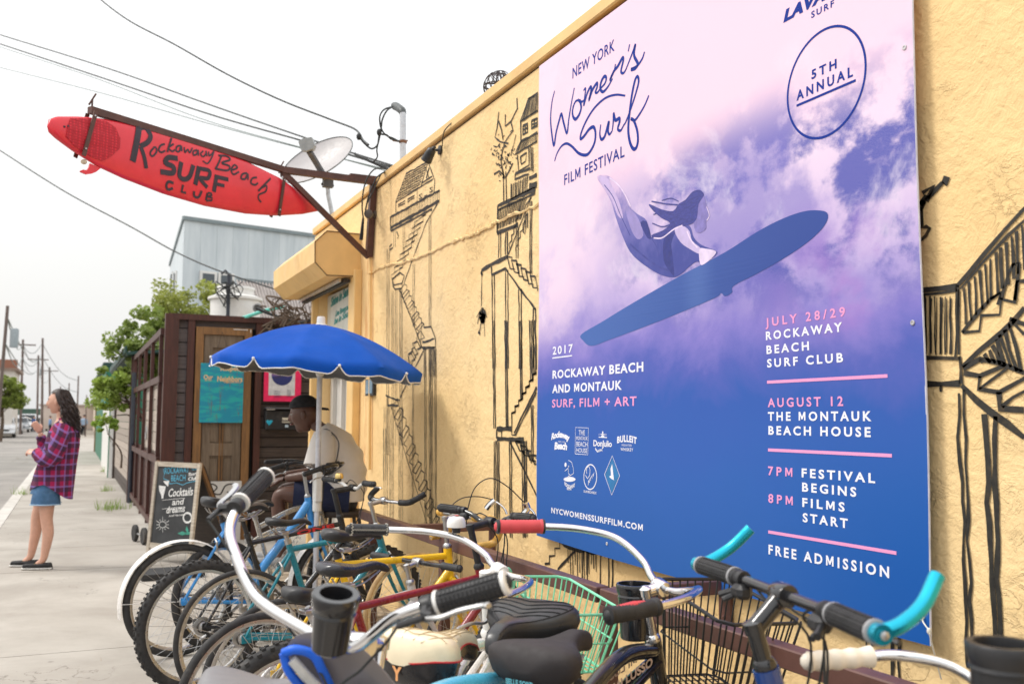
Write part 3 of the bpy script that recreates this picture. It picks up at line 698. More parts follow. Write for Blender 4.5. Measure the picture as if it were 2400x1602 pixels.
    wtext(b, 'SURF', *z5(1618, 106), z5(1750, 0)[0], 15, BX, .02, 1.3); wtext(b, 'LAVA SOUL', *z5(1458, 128), z5(1458 + 560, 0)[0], 25, BX, .06, 1.1, shear=.25)
    tag(b.fin().build('blue_lettering', BLUE, t, 0), kind='stuff')
    s6 = .5357
    def z6(x, y): return (1240 + x * s6, 640 + y * s6)
    b = OnB(); b2 = OnB()
    def L6(bb, s_, x0, y0, x1, h, sp=1.35, bold=.030): px, py = z6(x0, y0); wtext(bb, s_, px, py, z6(x1, 0)[0], h * s6, BX, bold, sp)
    L6(b, '2017', 105, 356, 192, 34, 1.25, .02); L6(b, 'ROCKAWAY BEACH', 106, 460, 498, 34, 1.15); L6(b, 'AND MONTAUK', 106, 523, 406, 34, 1.15); L6(b2, 'SURF, FILM + ART', 106, 586, 470, 34, 1.15, .02)
    L6(b, 'NYCWOMENSSURFFILM.COM', 106, 1046, 505, 23, 1.15)
    L6(b2, 'JULY 28/29', 1030, 233, 1382, 36, 1.5, .024); L6(b, 'ROCKAWAY', 1031, 291, 1368, 35, 1.4); L6(b, 'BEACH', 1033, 352, 1220, 35, 1.4); L6(b, 'SURF CLUB', 1035, 411, 1370, 35, 1.4)
    L6(b2, 'AUGUST 12', 1037, 584, 1368, 37, 1.4, .024); L6(b, 'THE MONTAUK', 1038, 643, 1493, 36, 1.4); L6(b, 'BEACH HOUSE', 1041, 704, 1490, 36, 1.4)
    L6(b2, '7PM', 1042, 881, 1148, 37, 1.5, .024); L6(b2, '8PM', 1045, 1001, 1152, 37, 1.5, .024)
    L6(b, 'FESTIVAL', 1189, 890, 1512, 37, 1.4); L6(b, 'BEGINS', 1192, 952, 1430, 37, 1.4); L6(b, 'FILMS', 1194, 1019, 1380, 37, 1.4); L6(b, 'START', 1197, 1085, 1395, 37, 1.4); L6(b, 'FREE ADMISSION', 1050, 1226, 1580, 40, 1.4)
    for (xa, ya, x1) in ((1034, 476, 1553), (1040, 772, 1564), (1047, 1130, 1580)):
        p = WX(*z6(xa, ya), BX); b2.ribbon([V((BX, p.y + (WX(*z6(x1, 0), BX).y - p.y) * i / 8, p.z)) for i in range(9)], .0105, (-1, 0, 0))
    p = WX(*z6(104, 371), BX); b.ribbon([p, V((BX, WX(*z6(190, 0), BX).y, p.z))], .006, (-1, 0, 0))
    # sponsors' marks, from a crop at 1270,960
    s8 = .19128
    def z8(x, y): return (1270 + x * s8, 960 + y * s8)
    def L8(s_, x0, y0, x1, h, sp=1., bold=.03, warp=None, shear=0.): px, py = z8(x0, y0); wtext(b, s_, px, py, z8(x1, 0)[0], h * s8, BX, bold, sp, warp, shear)
    L8('Rockaway', 136, 365, 362, 70, .95, .05, lambda a: .55 * math.sin(a * math.pi) - .1 * a, .2); L8('Beach', 175, 480, 332, 80, .95, .05, lambda a: .1 * math.sin(a * 3), .15); L8('SURF CLUB', 222, 398, 300, 20, 1.1, .0)
    L8('THE', 470, 305, 545, 60, 1., .0); L8('MONTAUK', 441, 366, 578, 45, 1., -.0); L8('BEACH', 444, 444, 578, 58, 1., .0); L8('HOUSE', 444, 518, 578, 55, 1., .0)
    def ring8(P, w): b.ribbon([WX(*z8(*p), BX) for p in P], w, (-1, 0, 0))
    ring8([(430, 535), (430, 215), (586, 220), (586, 548), (430, 537)], .0028)
    L8('DonJulio', 650, 440, 872, 72, .95, .02); L8('19 42', 716, 310, 806, 22, 1.2, .0); ring8([(712, 333), (812, 338)], .004); ring8([(760, 262), (760, 330)], .010); ring8([(740, 300), (782, 302)], .004); ring8([(742, 328), (780, 330)], .009)
    for k_ in range(3): ring8([(672, 460 + 12 * k_), (700, 500 + 8 * k_), (735, 480 + 12 * k_), (760, 510 - 18 * k_)], .0022)
    L8('BULLEIT', 935, 405, 1170, 75, 1.1, .04, lambda a: .3 * math.sin(a * math.pi)); L8('FRONTIER', 992, 443, 1112, 26, 1.2, .0); L8('WHISKEY', 978, 498, 1128, 38, 1.1, .01)
    ring8([(790, 790), (880, 560), (972, 805), (880, 1040), (790, 790)], .0035)
    ell = [(366 + 73 * math.cos(a_), 848 + 30 * math.sin(a_)) for a_ in [i * .3927 for i in range(16)]]; b.poly([WX(*z8(*p), BX) for p in ell])
    b.poly([WX(*z8(315 + 13 * math.cos(a_), 670 + 27 * math.sin(a_)), BX) for a_ in [i * .5236 for i in range(12)]])
    for P in ([(350, 615), (390, 640), (408, 700), (415, 775), (380, 800), (345, 810)], [(305, 748), (345, 715), (360, 680), (345, 690)], [(350, 720), (352, 780), (370, 790)]): ring8(P, .003)
    L8('ROCKAWAY', 305, 915, 435, 42, 1., .04, lambda a: -.9 * math.sin(a * math.pi)); L8('BEACH', 335, 975, 388, 26, 1., .02)
    ring8([(618 + 78 * math.cos(a_), 820 + 152 * math.sin(a_)) for a_ in [i * .2618 for i in range(25)]], .0055); ring8([(560, 800), (585, 840), (612, 800), (615, 730), (600, 690), (580, 700), (570, 740), (575, 780)], .004)
    L8('JETTY', 590, 912, 668, 38, 1., .03, lambda a: 3.2 * a); L8('SURFBOARDS', 540, 1008, 694, 28, 1., .01)
    tag(b.fin().build('white_lettering', WH, t, 0), kind='stuff'); tag(b2.fin().build('pink_lettering', PK, t, 0), kind='stuff')
    b = OnB(); b.poly([WX(*z8(*p), BX) for p in ((800, 792), (880, 590), (962, 805), (880, 1015))]); b.lift = .0016; b.fin().build('teal_diamond', M('print_teal', lin((40, 120, 180)), .42), t, 0)
    b = OnB(); b.poly([WX(*z8(*p), BX) for p in ((862, 720), (880, 660), (892, 760), (905, 860), (870, 840), (845, 815), (868, 800))]); L8_ = None; b.fin().build('diamond_figure', WH, t, 0)
    # printed surfer and her board
    def dd(pts): return [WX(x * 1.0217, y * 1.0217, BX) for x, y in pts]
    n = NT('print_board'); s_ = n.sep(n.coord('POS')); g = n.ss(s_[1], 4.2, 2.3)
    sh = n.ss(n.math('ABSOLUTE', n.math('SUBTRACT', s_[1], WX(1655, 640).y)), .14, .0, 0, .35)
    c = n.mix(g, lin((58, 98, 172)), lin((34, 66, 148))); n.col(n.mix(sh, c, lin((88, 122, 188)))); n.setp(Roughness=.42)
    def shape(name, pts, mat, lift, k=4):
        b = OnB(); q = spline([V((p[0], p[1], 0)) for p in pts], k, True); b.poly(dd([(p.x, p.y) for p in q])); b.lift = lift; b.fin(); return b.build(name, mat, t, 0)
    shape('printed_surfboard', [(1901, 495), (1890, 484), (1850, 484), (1800, 500), (1740, 530), (1660, 580), (1560, 632), (1450, 695), (1380, 738), (1334, 766), (1337, 780), (1357, 793), (1400, 778), (1480, 748), (1560, 716), (1640, 682), (1652, 672), (1662, 679), (1678, 670), (1682, 655), (1740, 625), (1810, 585), (1860, 550), (1892, 518)], n.m, .0026, 4)
    n = NT('print_skin'); s_ = n.sep(n.coord('POS')); gz = n.ss(s_[2], WX(1450, 660).z, WX(1400, 430).z); nn = n.noise(n.coord('POS'), 16, 4, .6)
    c = n.ramp(n.math('ADD', gz, n.math('MULTIPLY', n.math('SUBTRACT', nn, .5), .7)), [(0, lin((58, 68, 150))), (.35, lin((98, 98, 172))), (.62, lin((124, 118, 184))), (.88, lin((178, 158, 206))), (1, lin((214, 188, 222)))]); n.col(c); n.setp(Roughness=.42); SK = n.m
    DK = M('print_dark', lin((40, 50, 128)), .42, var=.12, scale=30); MD = M('print_hair', lin((58, 62, 140)), .42, var=.22, scale=40, stretch=(1, 1, 3)); LT = M('print_highlight', lin((196, 180, 222)), .42, var=.08)
    shape('printed_surfer', [(1371, 406), (1392, 402), (1412, 414), (1430, 438), (1442, 470), (1462, 490), (1484, 506), (1494, 543), (1520, 542), (1545, 520), (1565, 513), (1584, 520), (1592, 545), (1610, 562), (1640, 574), (1644, 582), (1630, 594), (1612, 606), (1598, 600), (1580, 612), (1562, 628), (1543, 636), (1510, 628), (1470, 602), (1445, 577), (1428, 540), (1414, 500), (1402, 460), (1386, 432)], SK, .0030, 4)
    shape('printed_hair', [(1574, 458), (1590, 440), (1607, 436), (1616, 448), (1604, 468), (1600, 498), (1590, 512), (1570, 520), (1552, 536), (1515, 548), (1494, 540), (1522, 528), (1538, 512), (1518, 500), (1498, 482), (1490, 468), (1518, 480), (1545, 484), (1558, 468)], MD, .0034, 3)
    shape('printed_face', [(1606, 452), (1616, 450), (1621, 470), (1628, 492), (1620, 508), (1620, 524), (1606, 534), (1596, 530), (1592, 510), (1598, 488)], M('print_face', lin((128, 118, 184)), .42, var=.15, scale=30), .0032, 3)
    shape('printed_swimwear', [(1470, 510), (1484, 508), (1494, 544), (1486, 546), (1476, 528)], DK, .0036, 2)
    shape('printed_swimwear', [(1524, 544), (1546, 536), (1540, 560), (1543, 590), (1546, 632), (1536, 622), (1522, 596)], DK, .0036, 3)
    shape('printed_arm', [(1548, 528), (1566, 518), (1582, 530), (1588, 552), (1608, 570), (1604, 582), (1584, 572), (1562, 556)], LT, .0036, 3)
    shape('printed_arm', [(1604, 572), (1618, 570), (1642, 576), (1636, 588), (1620, 602), (1606, 606)], M('print_pale', lin((222, 205, 234)), .42), .0038, 3)
    b = OnB(); b.lift = .0034
    for (P, w_) in (([(1556, 470), (1530, 468), (1496, 462)], .006), ([(1550, 490), (1522, 486), (1500, 492)], .005), ([(1545, 512), (1520, 520), (1497, 512)], .005), ([(1540, 530), (1514, 536), (1490, 548)], .006), ([(1558, 462), (1540, 455), (1520, 460)], .004)):
        b.ribbon(spline(dd(P), 6), w_, (-1, 0, 0))
    b.fin().build('printed_hair_strands', MD, t, 0)
    shape('printed_calf', [(1374, 407), (1386, 404), (1398, 412), (1412, 440), (1424, 470), (1430, 500), (1418, 494), (1406, 462), (1388, 430)], M('print_calf', lin((196, 176, 218)), .5, var=.08), .0033, 3)
    shape('printed_thigh', [(1436, 474), (1456, 488), (1470, 512), (1476, 540), (1462, 548), (1446, 520)], M('print_thigh', lin((150, 138, 196)), .5, var=.1), .0033, 3)
    b = OnB(); b.lift = .0036
    for (P, w_) in (([(1388, 424), (1408, 452), (1424, 492), (1446, 540)], .005), ([(1446, 560), (1480, 590), (1512, 612), (1540, 622)], .009), ([(1496, 548), (1508, 570), (1512, 600)], .004)): b.ribbon(spline(dd(P), 6), w_, (-1, 0, 0))
    b.fin().build('printed_shadow_lines', M('print_mid', lin((62, 68, 146)), .5), t, 0)
    b = OnB(); b.lift = .0037
    for (P, w_) in (([(1400, 408), (1420, 424), (1436, 448), (1448, 474)], .007), ([(1500, 546), (1520, 545), (1546, 526), (1566, 517)], .006), ([(1576, 530), (1586, 552), (1600, 568)], .007), ([(1622, 474), (1628, 494), (1622, 506)], .004)): b.ribbon(spline(dd(P), 6), w_, (-1, 0, 0))
    b.fin().build('printed_light_lines', M('print_glow', lin((226, 208, 236)), .5), t, 0)
    for i, (x, y) in enumerate(((-1, -1), (2121, 112), (2139, 756), (2166, 1445), (1428, 1273))):
        
        if i == 0: continue
        p = WX(x, y, BX); p.x = bx(p.y, p.z) - .002; g = MB(); g.lathe([(.0035, 0), (.0045, .0015), (.0065, .0015), (.008, 0), (.008, -.001), (.0035, -.001)], 16, p, (-1, 0, 0)); el = g.build('eyelet', M('eyelet_dull', (.55, .54, .55), .5, .3), t)
        g = MB(); g.lathe([(0, -.0005), (.0035, -.0005)], 10, p, (-1, 0, 0)); g.build('eyelet_hole', M('eyelet_hole_dark', (.08, .04, .03), .9), el)  # dark disc: the shade inside the eyelet hole is put into its colour
    # cord tying the lower corner
    a = WX(2166, 1445, BX - .012); e = WX(2178, 1478, BX - .03); f_ = WX(2206, 1590, -.02)
    b = MB(); b.tube(spline([a, a + V((-.01, -.004, -.01)), e, e + V((0, -.004, -.02)), f_], 6), .0022, 6); b.ball(e, (.007, .007, .010), 8, 6)
    tag(b.build('tie_cord', M('cord_white', (.7, .68, .62), .8), org=a), 'thin white cord knotted through the eyelet of the banner\'s lower right corner', 'cord')
# ================================================================ patio enclosure
POSTC = M('post_red_brown', lin((72, 38, 30)), .5, var=.25, scale=6, stretch=(6, 6, .6), coord='POS', bump=.1, dirt=lin((60, 34, 28)), dirt_amt=.5)
def wood(name, a, b_, rv=.5, stretch=(2, 2, 40), gl=.6):
    n = NT(name); v = n.coord('POS'); r = n.rnd(); off = n.n('ShaderNodeCombineXYZ'); n.put(off.inputs[0], n.math('MULTIPLY', r, 37.)); n.put(off.inputs[2], n.math('MULTIPLY', r, 11.))
    av = n.n('ShaderNodeVectorMath'); n.put(av.inputs[0], v); n.put(av.inputs[1], off.outputs[0]); v = n.map(av.outputs[0], stretch)
    g = n.noise(v, 1.6, 8, .7, .5); k = n.noise(v, 6, 4, .6)
    c = n.mix(n.ss(g, .3, .7), a, b_); c = n.mix(n.math('MULTIPLY', r, rv), c, tuple(x * .5 for x in a)); c = n.mix(n.ss(k, .55, .75, 0, .4), c, tuple(x * .35 for x in a))
    n.col(c); n.setp(Roughness=gl); n.bump(k, .35, .004); return n.m
GREYW = wood('weathered_grey_board', lin((78, 70, 70)), lin((118, 108, 106)))
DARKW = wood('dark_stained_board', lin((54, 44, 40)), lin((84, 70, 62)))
PALEW = wood('pale_board', lin((160, 145, 132)), lin((196, 184, 172)))
DOORW = wood('old_door_wood', lin((118, 84, 52)), lin((166, 120, 68)), .5, (30, 30, 2))
DOORG = wood('old_door_grey', lin((104, 88, 72)), lin((142, 124, 104)), .4, (30, 30, 2))
YP = CW(-4.14, 11.4).y; XP = WY(386, 800, CW(-4.14, 11.4).y).x
def patio():
    W = lambda x, y: WY(x, y, YP)
    zt = W(390, 734).z; XR = W(760, 800).x
    t = thing('patio_screen', 'dark plank screen with red brown posts closing the patio beyond the yellow wall', 'fence', (XP, YP, 0))
    def post(px0, px1, y, name='post', d=.09, z1=None, m=POSTC):
        x0, x1 = W(px0, y).x, W(px1, y).x; z1 = z1 or zt - .06
        piece(name, ((x0 + x1) / 2, YP, z1 / 2), (x1 - x0, d, z1), m, t)
    post(382, 414, 900, z1=zt, d=.12); post(436, 452, 900); post(596, 611, 900)
    piece('top_rail', ((XP + XR) / 2 + .05, YP - .002, zt - .035), (XR - XP - .1, .124, .07), POSTC, t)
    x0, x1 = W(412, 900).x, W(438, 900).x; z = .05
    while z < zt - .15:
        h = random.uniform(.12, .17); piece('plank', ((x0 + x1) / 2, YP + .03 + random.uniform(-.004, .004), z + h / 2), (x1 - x0 + .02, .03, h - .012), GREYW, t); z += h
    x0, x1 = W(609, 900).x, XR; z = .05
    while z < zt - .1:
        h = random.uniform(.115, .15); piece('plank', ((x0 + x1) / 2, YP + .03 + random.uniform(-.006, .006), z + h / 2), (x1 - x0 + .02, .03, h - .012), DARKW, t); z += h
    x0, x1 = W(450, 900).x, W(598, 900).x; z0 = W(520, 768).z
    piece('plank', ((x0 + x1) / 2, YP + .03, (zt - .07 + z0) / 2), (x1 - x0, .03, zt - .07 - z0), GREYW, t)
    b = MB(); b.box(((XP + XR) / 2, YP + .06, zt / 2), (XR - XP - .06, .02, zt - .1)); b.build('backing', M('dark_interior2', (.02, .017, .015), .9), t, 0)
    # reclaimed door with its frame
    d = thing('reclaimed_door', 'old panelled wooden door with peeling brown paint set in the plank screen', 'door', ((x0 + x1) / 2, YP - .03, 0))
    fx0, fx1 = W(455, 900).x, W(586, 900).x; yf = YP - .035
    for c_, s_, m_ in (((fx0 + .045, yf, z0 / 2), (.09, .05, z0), DOORW), ((fx1 - .045, yf, z0 / 2), (.09, .05, z0), DOORW), (((fx0 + fx1) / 2, yf, z0 - .045), (fx1 - fx0 - .18, .05, .09), DOORW)):
        piece('door_frame', c_, s_, m_, d)
    ix0, ix1 = fx0 + .1, fx1 - .1; yi = YP - .015; cx = (ix0 + ix1) / 2
    piece('door_leaf', (cx, YP + .005, z0 / 2), (ix1 - ix0, .03, z0 - .1), DOORG, d)
    piece('stile', (ix0 + .05, yi - .005, z0 / 2 - .04), (.1, .03, z0 - .1), DOORG, d); piece('stile', (ix1 - .05, yi - .005, z0 / 2 - .04), (.1, .03, z0 - .1), DOORG, d)
    for z in (.15, W(520, 1052).z, W(520, 900).z, z0 - .17): piece('door_rail', (cx, yi - .004, z), (ix1 - ix0 - .2, .032, .15), DOORW if z < .9 and z > .3 else DOORG, d)
    for k in (-1, 1):
        for (za, zb_) in ((.28, W(520, 1070).z - .02), (W(520, 1035).z, W(520, 915).z), (W(520, 880).z, z0 - .28)):
            piece('door_panel', (cx + k * .115, yi + .008, (za + zb_) / 2), (.16, .03, zb_ - za), DOORG, d)
    for k in (-.016, .016): piece('beading', (cx + k, yi - .012, 1.15), (.016, .02, 1.7), DOORW, d)
    b = MB(); b.box((W(562, 776).x, yf - .03, W(560, 776).z + .015), (.17, .004, .008)); b.box((W(580, 776).x + .03, yf - .03, W(560, 776).z), (.008, .004, .04)); b.build('hook_strip', WHITE, d, 0)
    # turquoise sign
    n = NT('turquoise_flaking_paint'); v = n.coord('POS'); f = n.noise(n.map(v, (9, 9, 1.2)), 2.4, 8, .75, .3); g = n.noise(n.map(v, (1.5, 1, 6)), 3, 5, .6, .4)
    c = n.mix(n.ss(g, .45, .6), lin((18, 140, 168)), lin((30, 168, 168))); c = n.mix(n.ss(f, .56, .64, 0, .8), c, lin((110, 92, 84))); n.col(c); n.setp(Roughness=.55); n.bump(f, .2, .003)
    s = thing('neighbours_sign', 'weathered turquoise board hand painted respect our neighbors hanging on the old door', 'sign', (cx, YP - .08, 1.6))
    Ws = lambda x, y: WY(x, y, YP - .075)
    a, b2, c2, d2 = Ws(471, 850), Ws(572, 850), Ws(565, 990), Ws(470, 990)
    b = MB(); b.box(((a.x + b2.x) / 2, YP - .068, (a.z + c2.z) / 2), (b2.x - a.x, .018, a.z - c2.z)); b.build('board', n.m, s, 0)
    b = MB()
    def tx(st_, x0, y0, x1, y1, h, bold=.03):
        p, q, u = Ws(x0, y0), Ws(x1, y1), Ws(x0, y0 - h); p.y = q.y = u.y = YP - .0795; put_text(b, st_, p, q - p, V((0, 0, u.z - p.z)), bold, 1.0)
    tx('Respect', 517, 868, 566, 868, 10); tx('Our', 477, 888, 499, 888, 10); tx('Neighbors', 509, 893, 568, 894, 12)
    for x0, y0, x1 in ((480, 891, 497), (525, 896, 565)): p, q = Ws(x0, y0), Ws(x1, y0); p.y = q.y = YP - .0795; b.ribbon([p, q], .006, (0, -1, 0))
    tag(b.build('lettering', M('cream_paint', lin((228, 190, 140)), .6), s, 0), kind='stuff')
    b = MB(); b.tube([Ws(521, 777), Ws(500, 852)], .002, 4); b.tube([Ws(521, 777), Ws(545, 852)], .002, 4); b.build('hanging_string', WIRE, s)
    # pink framed poster
    Wp = lambda x, y: WY(x, y, YP - .03)
    p0, p1 = Wp(620, 858), Wp(705, 936)
    s = thing('pink_framed_poster', 'small festival poster in a bright pink frame on the dark planks', 'poster', (p0.x, YP - .03, p1.z))
    b = MB(); cx_, cz_ = (p0.x + p1.x) / 2, (p0.z + p1.z) / 2; w_, h_ = p1.x - p0.x, p0.z - p1.z
    b.box((cx_, YP - .012, cz_), (w_, .02, h_ + .05)); b.build('frame', M('hot_pink', lin((248, 40, 100)), .5), s, 0)
    b = MB(); b.box((cx_ - .01, YP - .024, cz_ + .02), (w_ * .71, .004, h_ * .86)); b.build('paper', M('paper_white', (.68, .67, .68), .5), s, 0)
    n = NT('poster_disc_print'); sz = n.sep(n.coord('POS'))[2]; zc = cz_ + .10
    n.col(n.ramp(n.ss(sz, zc - .13, zc + .12), [(0, lin((44, 52, 110))), (.38, lin((50, 56, 120))), (.5, lin((120, 96, 150))), (1, lin((206, 150, 180)))]))
    b = MB(); b.poly([V((cx_ - .01 + .13 * math.cos(a_), YP - .0275, zc + .13 * math.sin(a_))) for a_ in [i * .2618 for i in range(24)]]); b.build('disc_picture', n.m, s, 0)
    b = MB(); b.poly([V((cx_ - .01 + x, YP - .029, zc + z)) for x, z in ((-.10, -.03), (.02, .01), (.11, .03), (.12, .015), (.02, -.02), (-.09, -.05))]); b.poly([V((cx_ - .01 + x, YP - .029, zc + z)) for x, z in ((-.05, .08), (-.01, .045), (.03, .06), (.02, .02), (-.02, .015))])
    for i in range(5): b.box((cx_ - .07 + (i % 2) * .01, YP - .027, cz_ - .10 - i * .018), (.08, .001, .005)); b.box((cx_ + .08, YP - .027, cz_ - .09 - i * .018), (.05, .001, .005))
    tag(b.build('poster_print', M('poster_ink', lin((60, 58, 100)), .5), s, 0), kind='stuff')
    # black stickered box under the poster
    q0, q1 = Wp(620, 952), Wp(718, 1008)
    s = thing('stickered_mailbox', 'black wall box covered with stickers under the pink poster', 'mailbox', ((q0.x + q1.x) / 2, YP - .1, q1.z))
    b = MB(); b.box(((q0.x + q1.x) / 2, YP - .06, (q0.z + q1.z) / 2 - .02), (q1.x - q0.x, .12, (q0.z - q1.z) * .8), bev=.01); b.build('box_body', BLACKP, s)
    b = MB(); b.beam(((q0.x), YP - .07, q0.z - .02), ((q1.x), YP - .07, q0.z - .02), .16, .02); b.build('box_lid', M('lid_grey', (.10, .10, .11), .5), s, 0)
    for i, (x, y, w_, h_, c_) in enumerate(((631, 990, .085, .07, (40, 170, 200)), (671, 984, .10, .06, (222, 214, 196)), (702, 986, .05, .06, (60, 170, 190)), (635, 957, .1, .035, (225, 222, 218)), (672, 998, .04, .03, (190, 210, 225)))):
        p = WY(x, y, YP - .1225); b = MB()
        if i == 0: b.poly([p + V((dx * w_, 0, dz * h_)) for dx, dz in ((-.5, .3), (-.25, .5), (0, .35), (.25, .5), (.5, .3), (.3, -.1), (0, -.5), (-.3, -.1))], (0, -.001, 0))
        else: b.box(p, (w_, .001, h_))
        if i == 1:
            pass
        b.build('sticker', M('sticker_%d_paint' % c_[0], lin(c_), .4), s, 0)
    p = WY(663, 987, YP - .125); b = MB(); put_text(b, 'Rockaway', p + V((-.004, 0, -.002)), V((.085, 0, .003)), V((0, 0, .025)), .04, .95); b.build('sticker_lettering', BLACKP, s, 0)
    # white ornamental panel with black scrolls low on the screen
    a_, c_ = WY(476, 1128, YP - .07), WY(566, 1128, YP - .07)
    s = thing('scroll_panel', 'white panel with black painted scrolls leaning at the foot of the old door', 'panel', ((a_.x + c_.x) / 2, YP - .08, 0))
    b = MB(); b.box(((a_.x + c_.x) / 2, YP - .075, a_.z / 2), (c_.x - a_.x, .02, a_.z)); b.build('panel_board', M('panel_white', (.6, .58, .55), .6, var=.06), s, 0)
    b = MB(); zz = a_.z
    for P in ([(.03, -.08), (.1, -.03), (.16, -.07), (.12, -.13), (.2, -.15), (.26, -.05), (.36, -.03)], [(.05, -.2), (.12, -.26), (.06, -.3), (.14, -.36), (.2, -.28), (.16, -.2)], [(.28, -.12), (.34, -.2), (.28, -.3), (.36, -.36)], [(.02, -.36), (.1, -.44), (.22, -.4), (.3, -.5)]):
        b.ribbon([V((a_.x + x, YP - .087, zz + z)) for x, z in [(p.x, p.y) for p in spline([(q[0], q[1], 0) for q in P], 8)]], .016, (0, -1, 0))
    b.build('scroll_work', BLACKP, s, 0)
    # ---- gate along the pavement
    XG = XP - .02
    G = lambda x, y: WX(x, y, XG)
    yg0, yg1 = YP + .1, G(314, 900).y
    t = thing('patio_gate', 'red brown framed gate of upright bars and grey boards facing the pavement', 'gate', (XG, (yg0 + yg1) / 2, 0))
    zt2 = G(355, 795).z
    for y in (yg1 + .05,): piece('post', (XG, y, (zt2 + .0) / 2), (.10, .13, zt2), POSTC, t)
    L = yg1 - yg0
    for i in range(5): piece('bar', (XG, yg0 + .12 + i * (L - .3) / 4, zt2 / 2), (.045, .07, zt2 - .15), POSTC, t)
    for z in (.16, .95, G(365, 893).z, zt2 - .04): piece('cross_rail', (XG + .004, (yg0 + yg1) / 2, z), (.05, L, .08), POSTC, t)
    z = 1.0
    while z < 1.9:
        piece('plank', (XG + .04, yg0 + L * .3, z + .07), (.02, L * .5, .132), PALEW, t); z += .14
    z = .2
    while z < .95: piece('plank', (XG + .04, yg0 + L * .5, z + .07), (.02, L * .9, .132), POSTC, t); z += .14
    b = MB(); c_ = G(352, 1013); b.tube([c_ + V((-.05, .10 * math.cos(a), .09 * math.sin(a))) for a in [i * .3 for i in range(22)]], .008, 6, closed=False); b.build('ring_handle', STEEL, t)
    b = MB(); b.tube([(XG - .02, yg1 - .35, .02), (XG - .02, yg1 - .35, zt2 - .3)], .035, 8); b.build('down_pipe', M('pipe_dark', (.03, .035, .05), .5), t)
    # fence bays beyond the gate
    y2 = WX(270, 900, XG - .05).y
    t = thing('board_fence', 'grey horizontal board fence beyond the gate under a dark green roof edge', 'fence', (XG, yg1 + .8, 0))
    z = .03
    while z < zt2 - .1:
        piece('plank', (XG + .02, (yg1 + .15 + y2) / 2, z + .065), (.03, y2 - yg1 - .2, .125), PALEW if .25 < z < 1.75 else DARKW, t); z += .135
    piece('post', (XG, y2, zt2 / 2), (.09, .06, zt2), DARKW, t)
    piece('middle_rail', (XG - .01, (yg1 + y2) / 2, 1.75), (.04, y2 - yg1 - .15, .07), POSTC, t)
    t2 = thing('lean_to_roof', 'dark green sloping roof edge over the board fence', 'roof', (XG, y2, zt2))
    b = MB(); b.box((XG + .5, (yg1 + y2) / 2 + .1, zt2 + .10), (1.3, y2 - yg1 + .7, .05), Matrix.Rotation(R(-6), 3, 'Y')); b.build('roof_sheet', M('green_dark', (.012, .05, .042), .5), t2, 0)
    b = MB(); b.box((XG - .16, (yg1 + y2) / 2 + .1, zt2 + .10), (.03, y2 - yg1 + .7, .12)); b.build('fascia', M('green_dark', (.012, .05, .042), .5), t2, 0)
    # white and green boundary panels further on
    xs = XG - .06
    yw0, yw1 = y2 + .2, WX(247, 950, xs).y
    t = thing('white_boundary_wall', 'white painted low wall between the board fence and the green shed', 'wall', (xs, yw0, 0))
    b = MB(); b.box((xs, (yw0 + yw1) / 2, .85), (.12, yw1 - yw0, 1.7)); b.build('wall', WHITE, t, 0); b = MB(); b.box((xs - .07, yw0 + .1, .85), (.03, .08, 1.7)); b.build('corner_strip', M('green_paint', lin((26, 110, 84)), .5, var=.1), t, 0)
    yv0, yv1 = yw1 + .4, WX(228, 950, xs).y + 1.
    t = thing('green_shed', 'green painted shed with a flat top behind overhanging branches', 'shed', (xs, yv0, 0))
    b = MB(); b.box((xs + .75, (yv0 + yv1) / 2, 1.55), (1.5, yv1 - yv0, 3.1)); b.build('shed_body', M('green_paint', lin((26, 110, 84)), .5, var=.1), t, 0)
    b = MB(); b.box((xs + .75, (yv0 + yv1) / 2, 3.15), (1.7, yv1 - yv0 + .2, .12)); b.build('roof', M('green_dark', (.012, .05, .042), .5), t, 0)
    b = MB(); b.box((xs - .02, yv1 + .05, 1.5), (.06, .12, 3.0)); b.build('corner_post', M('timber_plain', lin((150, 120, 84)), .7), t, 0)
    t = thing('apartment_wall', 'long pale building face continuing down the street behind the shed', 'building', (xs + 6, yv1 + 30, 0))
    b = MB(); b.box((xs + 5.2, yv1 + 60, 1.5), (8, 60, 3.0)); b.build('wall', M('pale_tan', lin((205, 190, 172)), .8, var=.08, scale=2), t, 0)
    b = MB(); b.box((xs + 5.2, yv1 + 60, 3.1), (8.4, 60.4, .2)); b.build('roof', M('roof_felt', (.2, .2, .2), .9), t, 0)

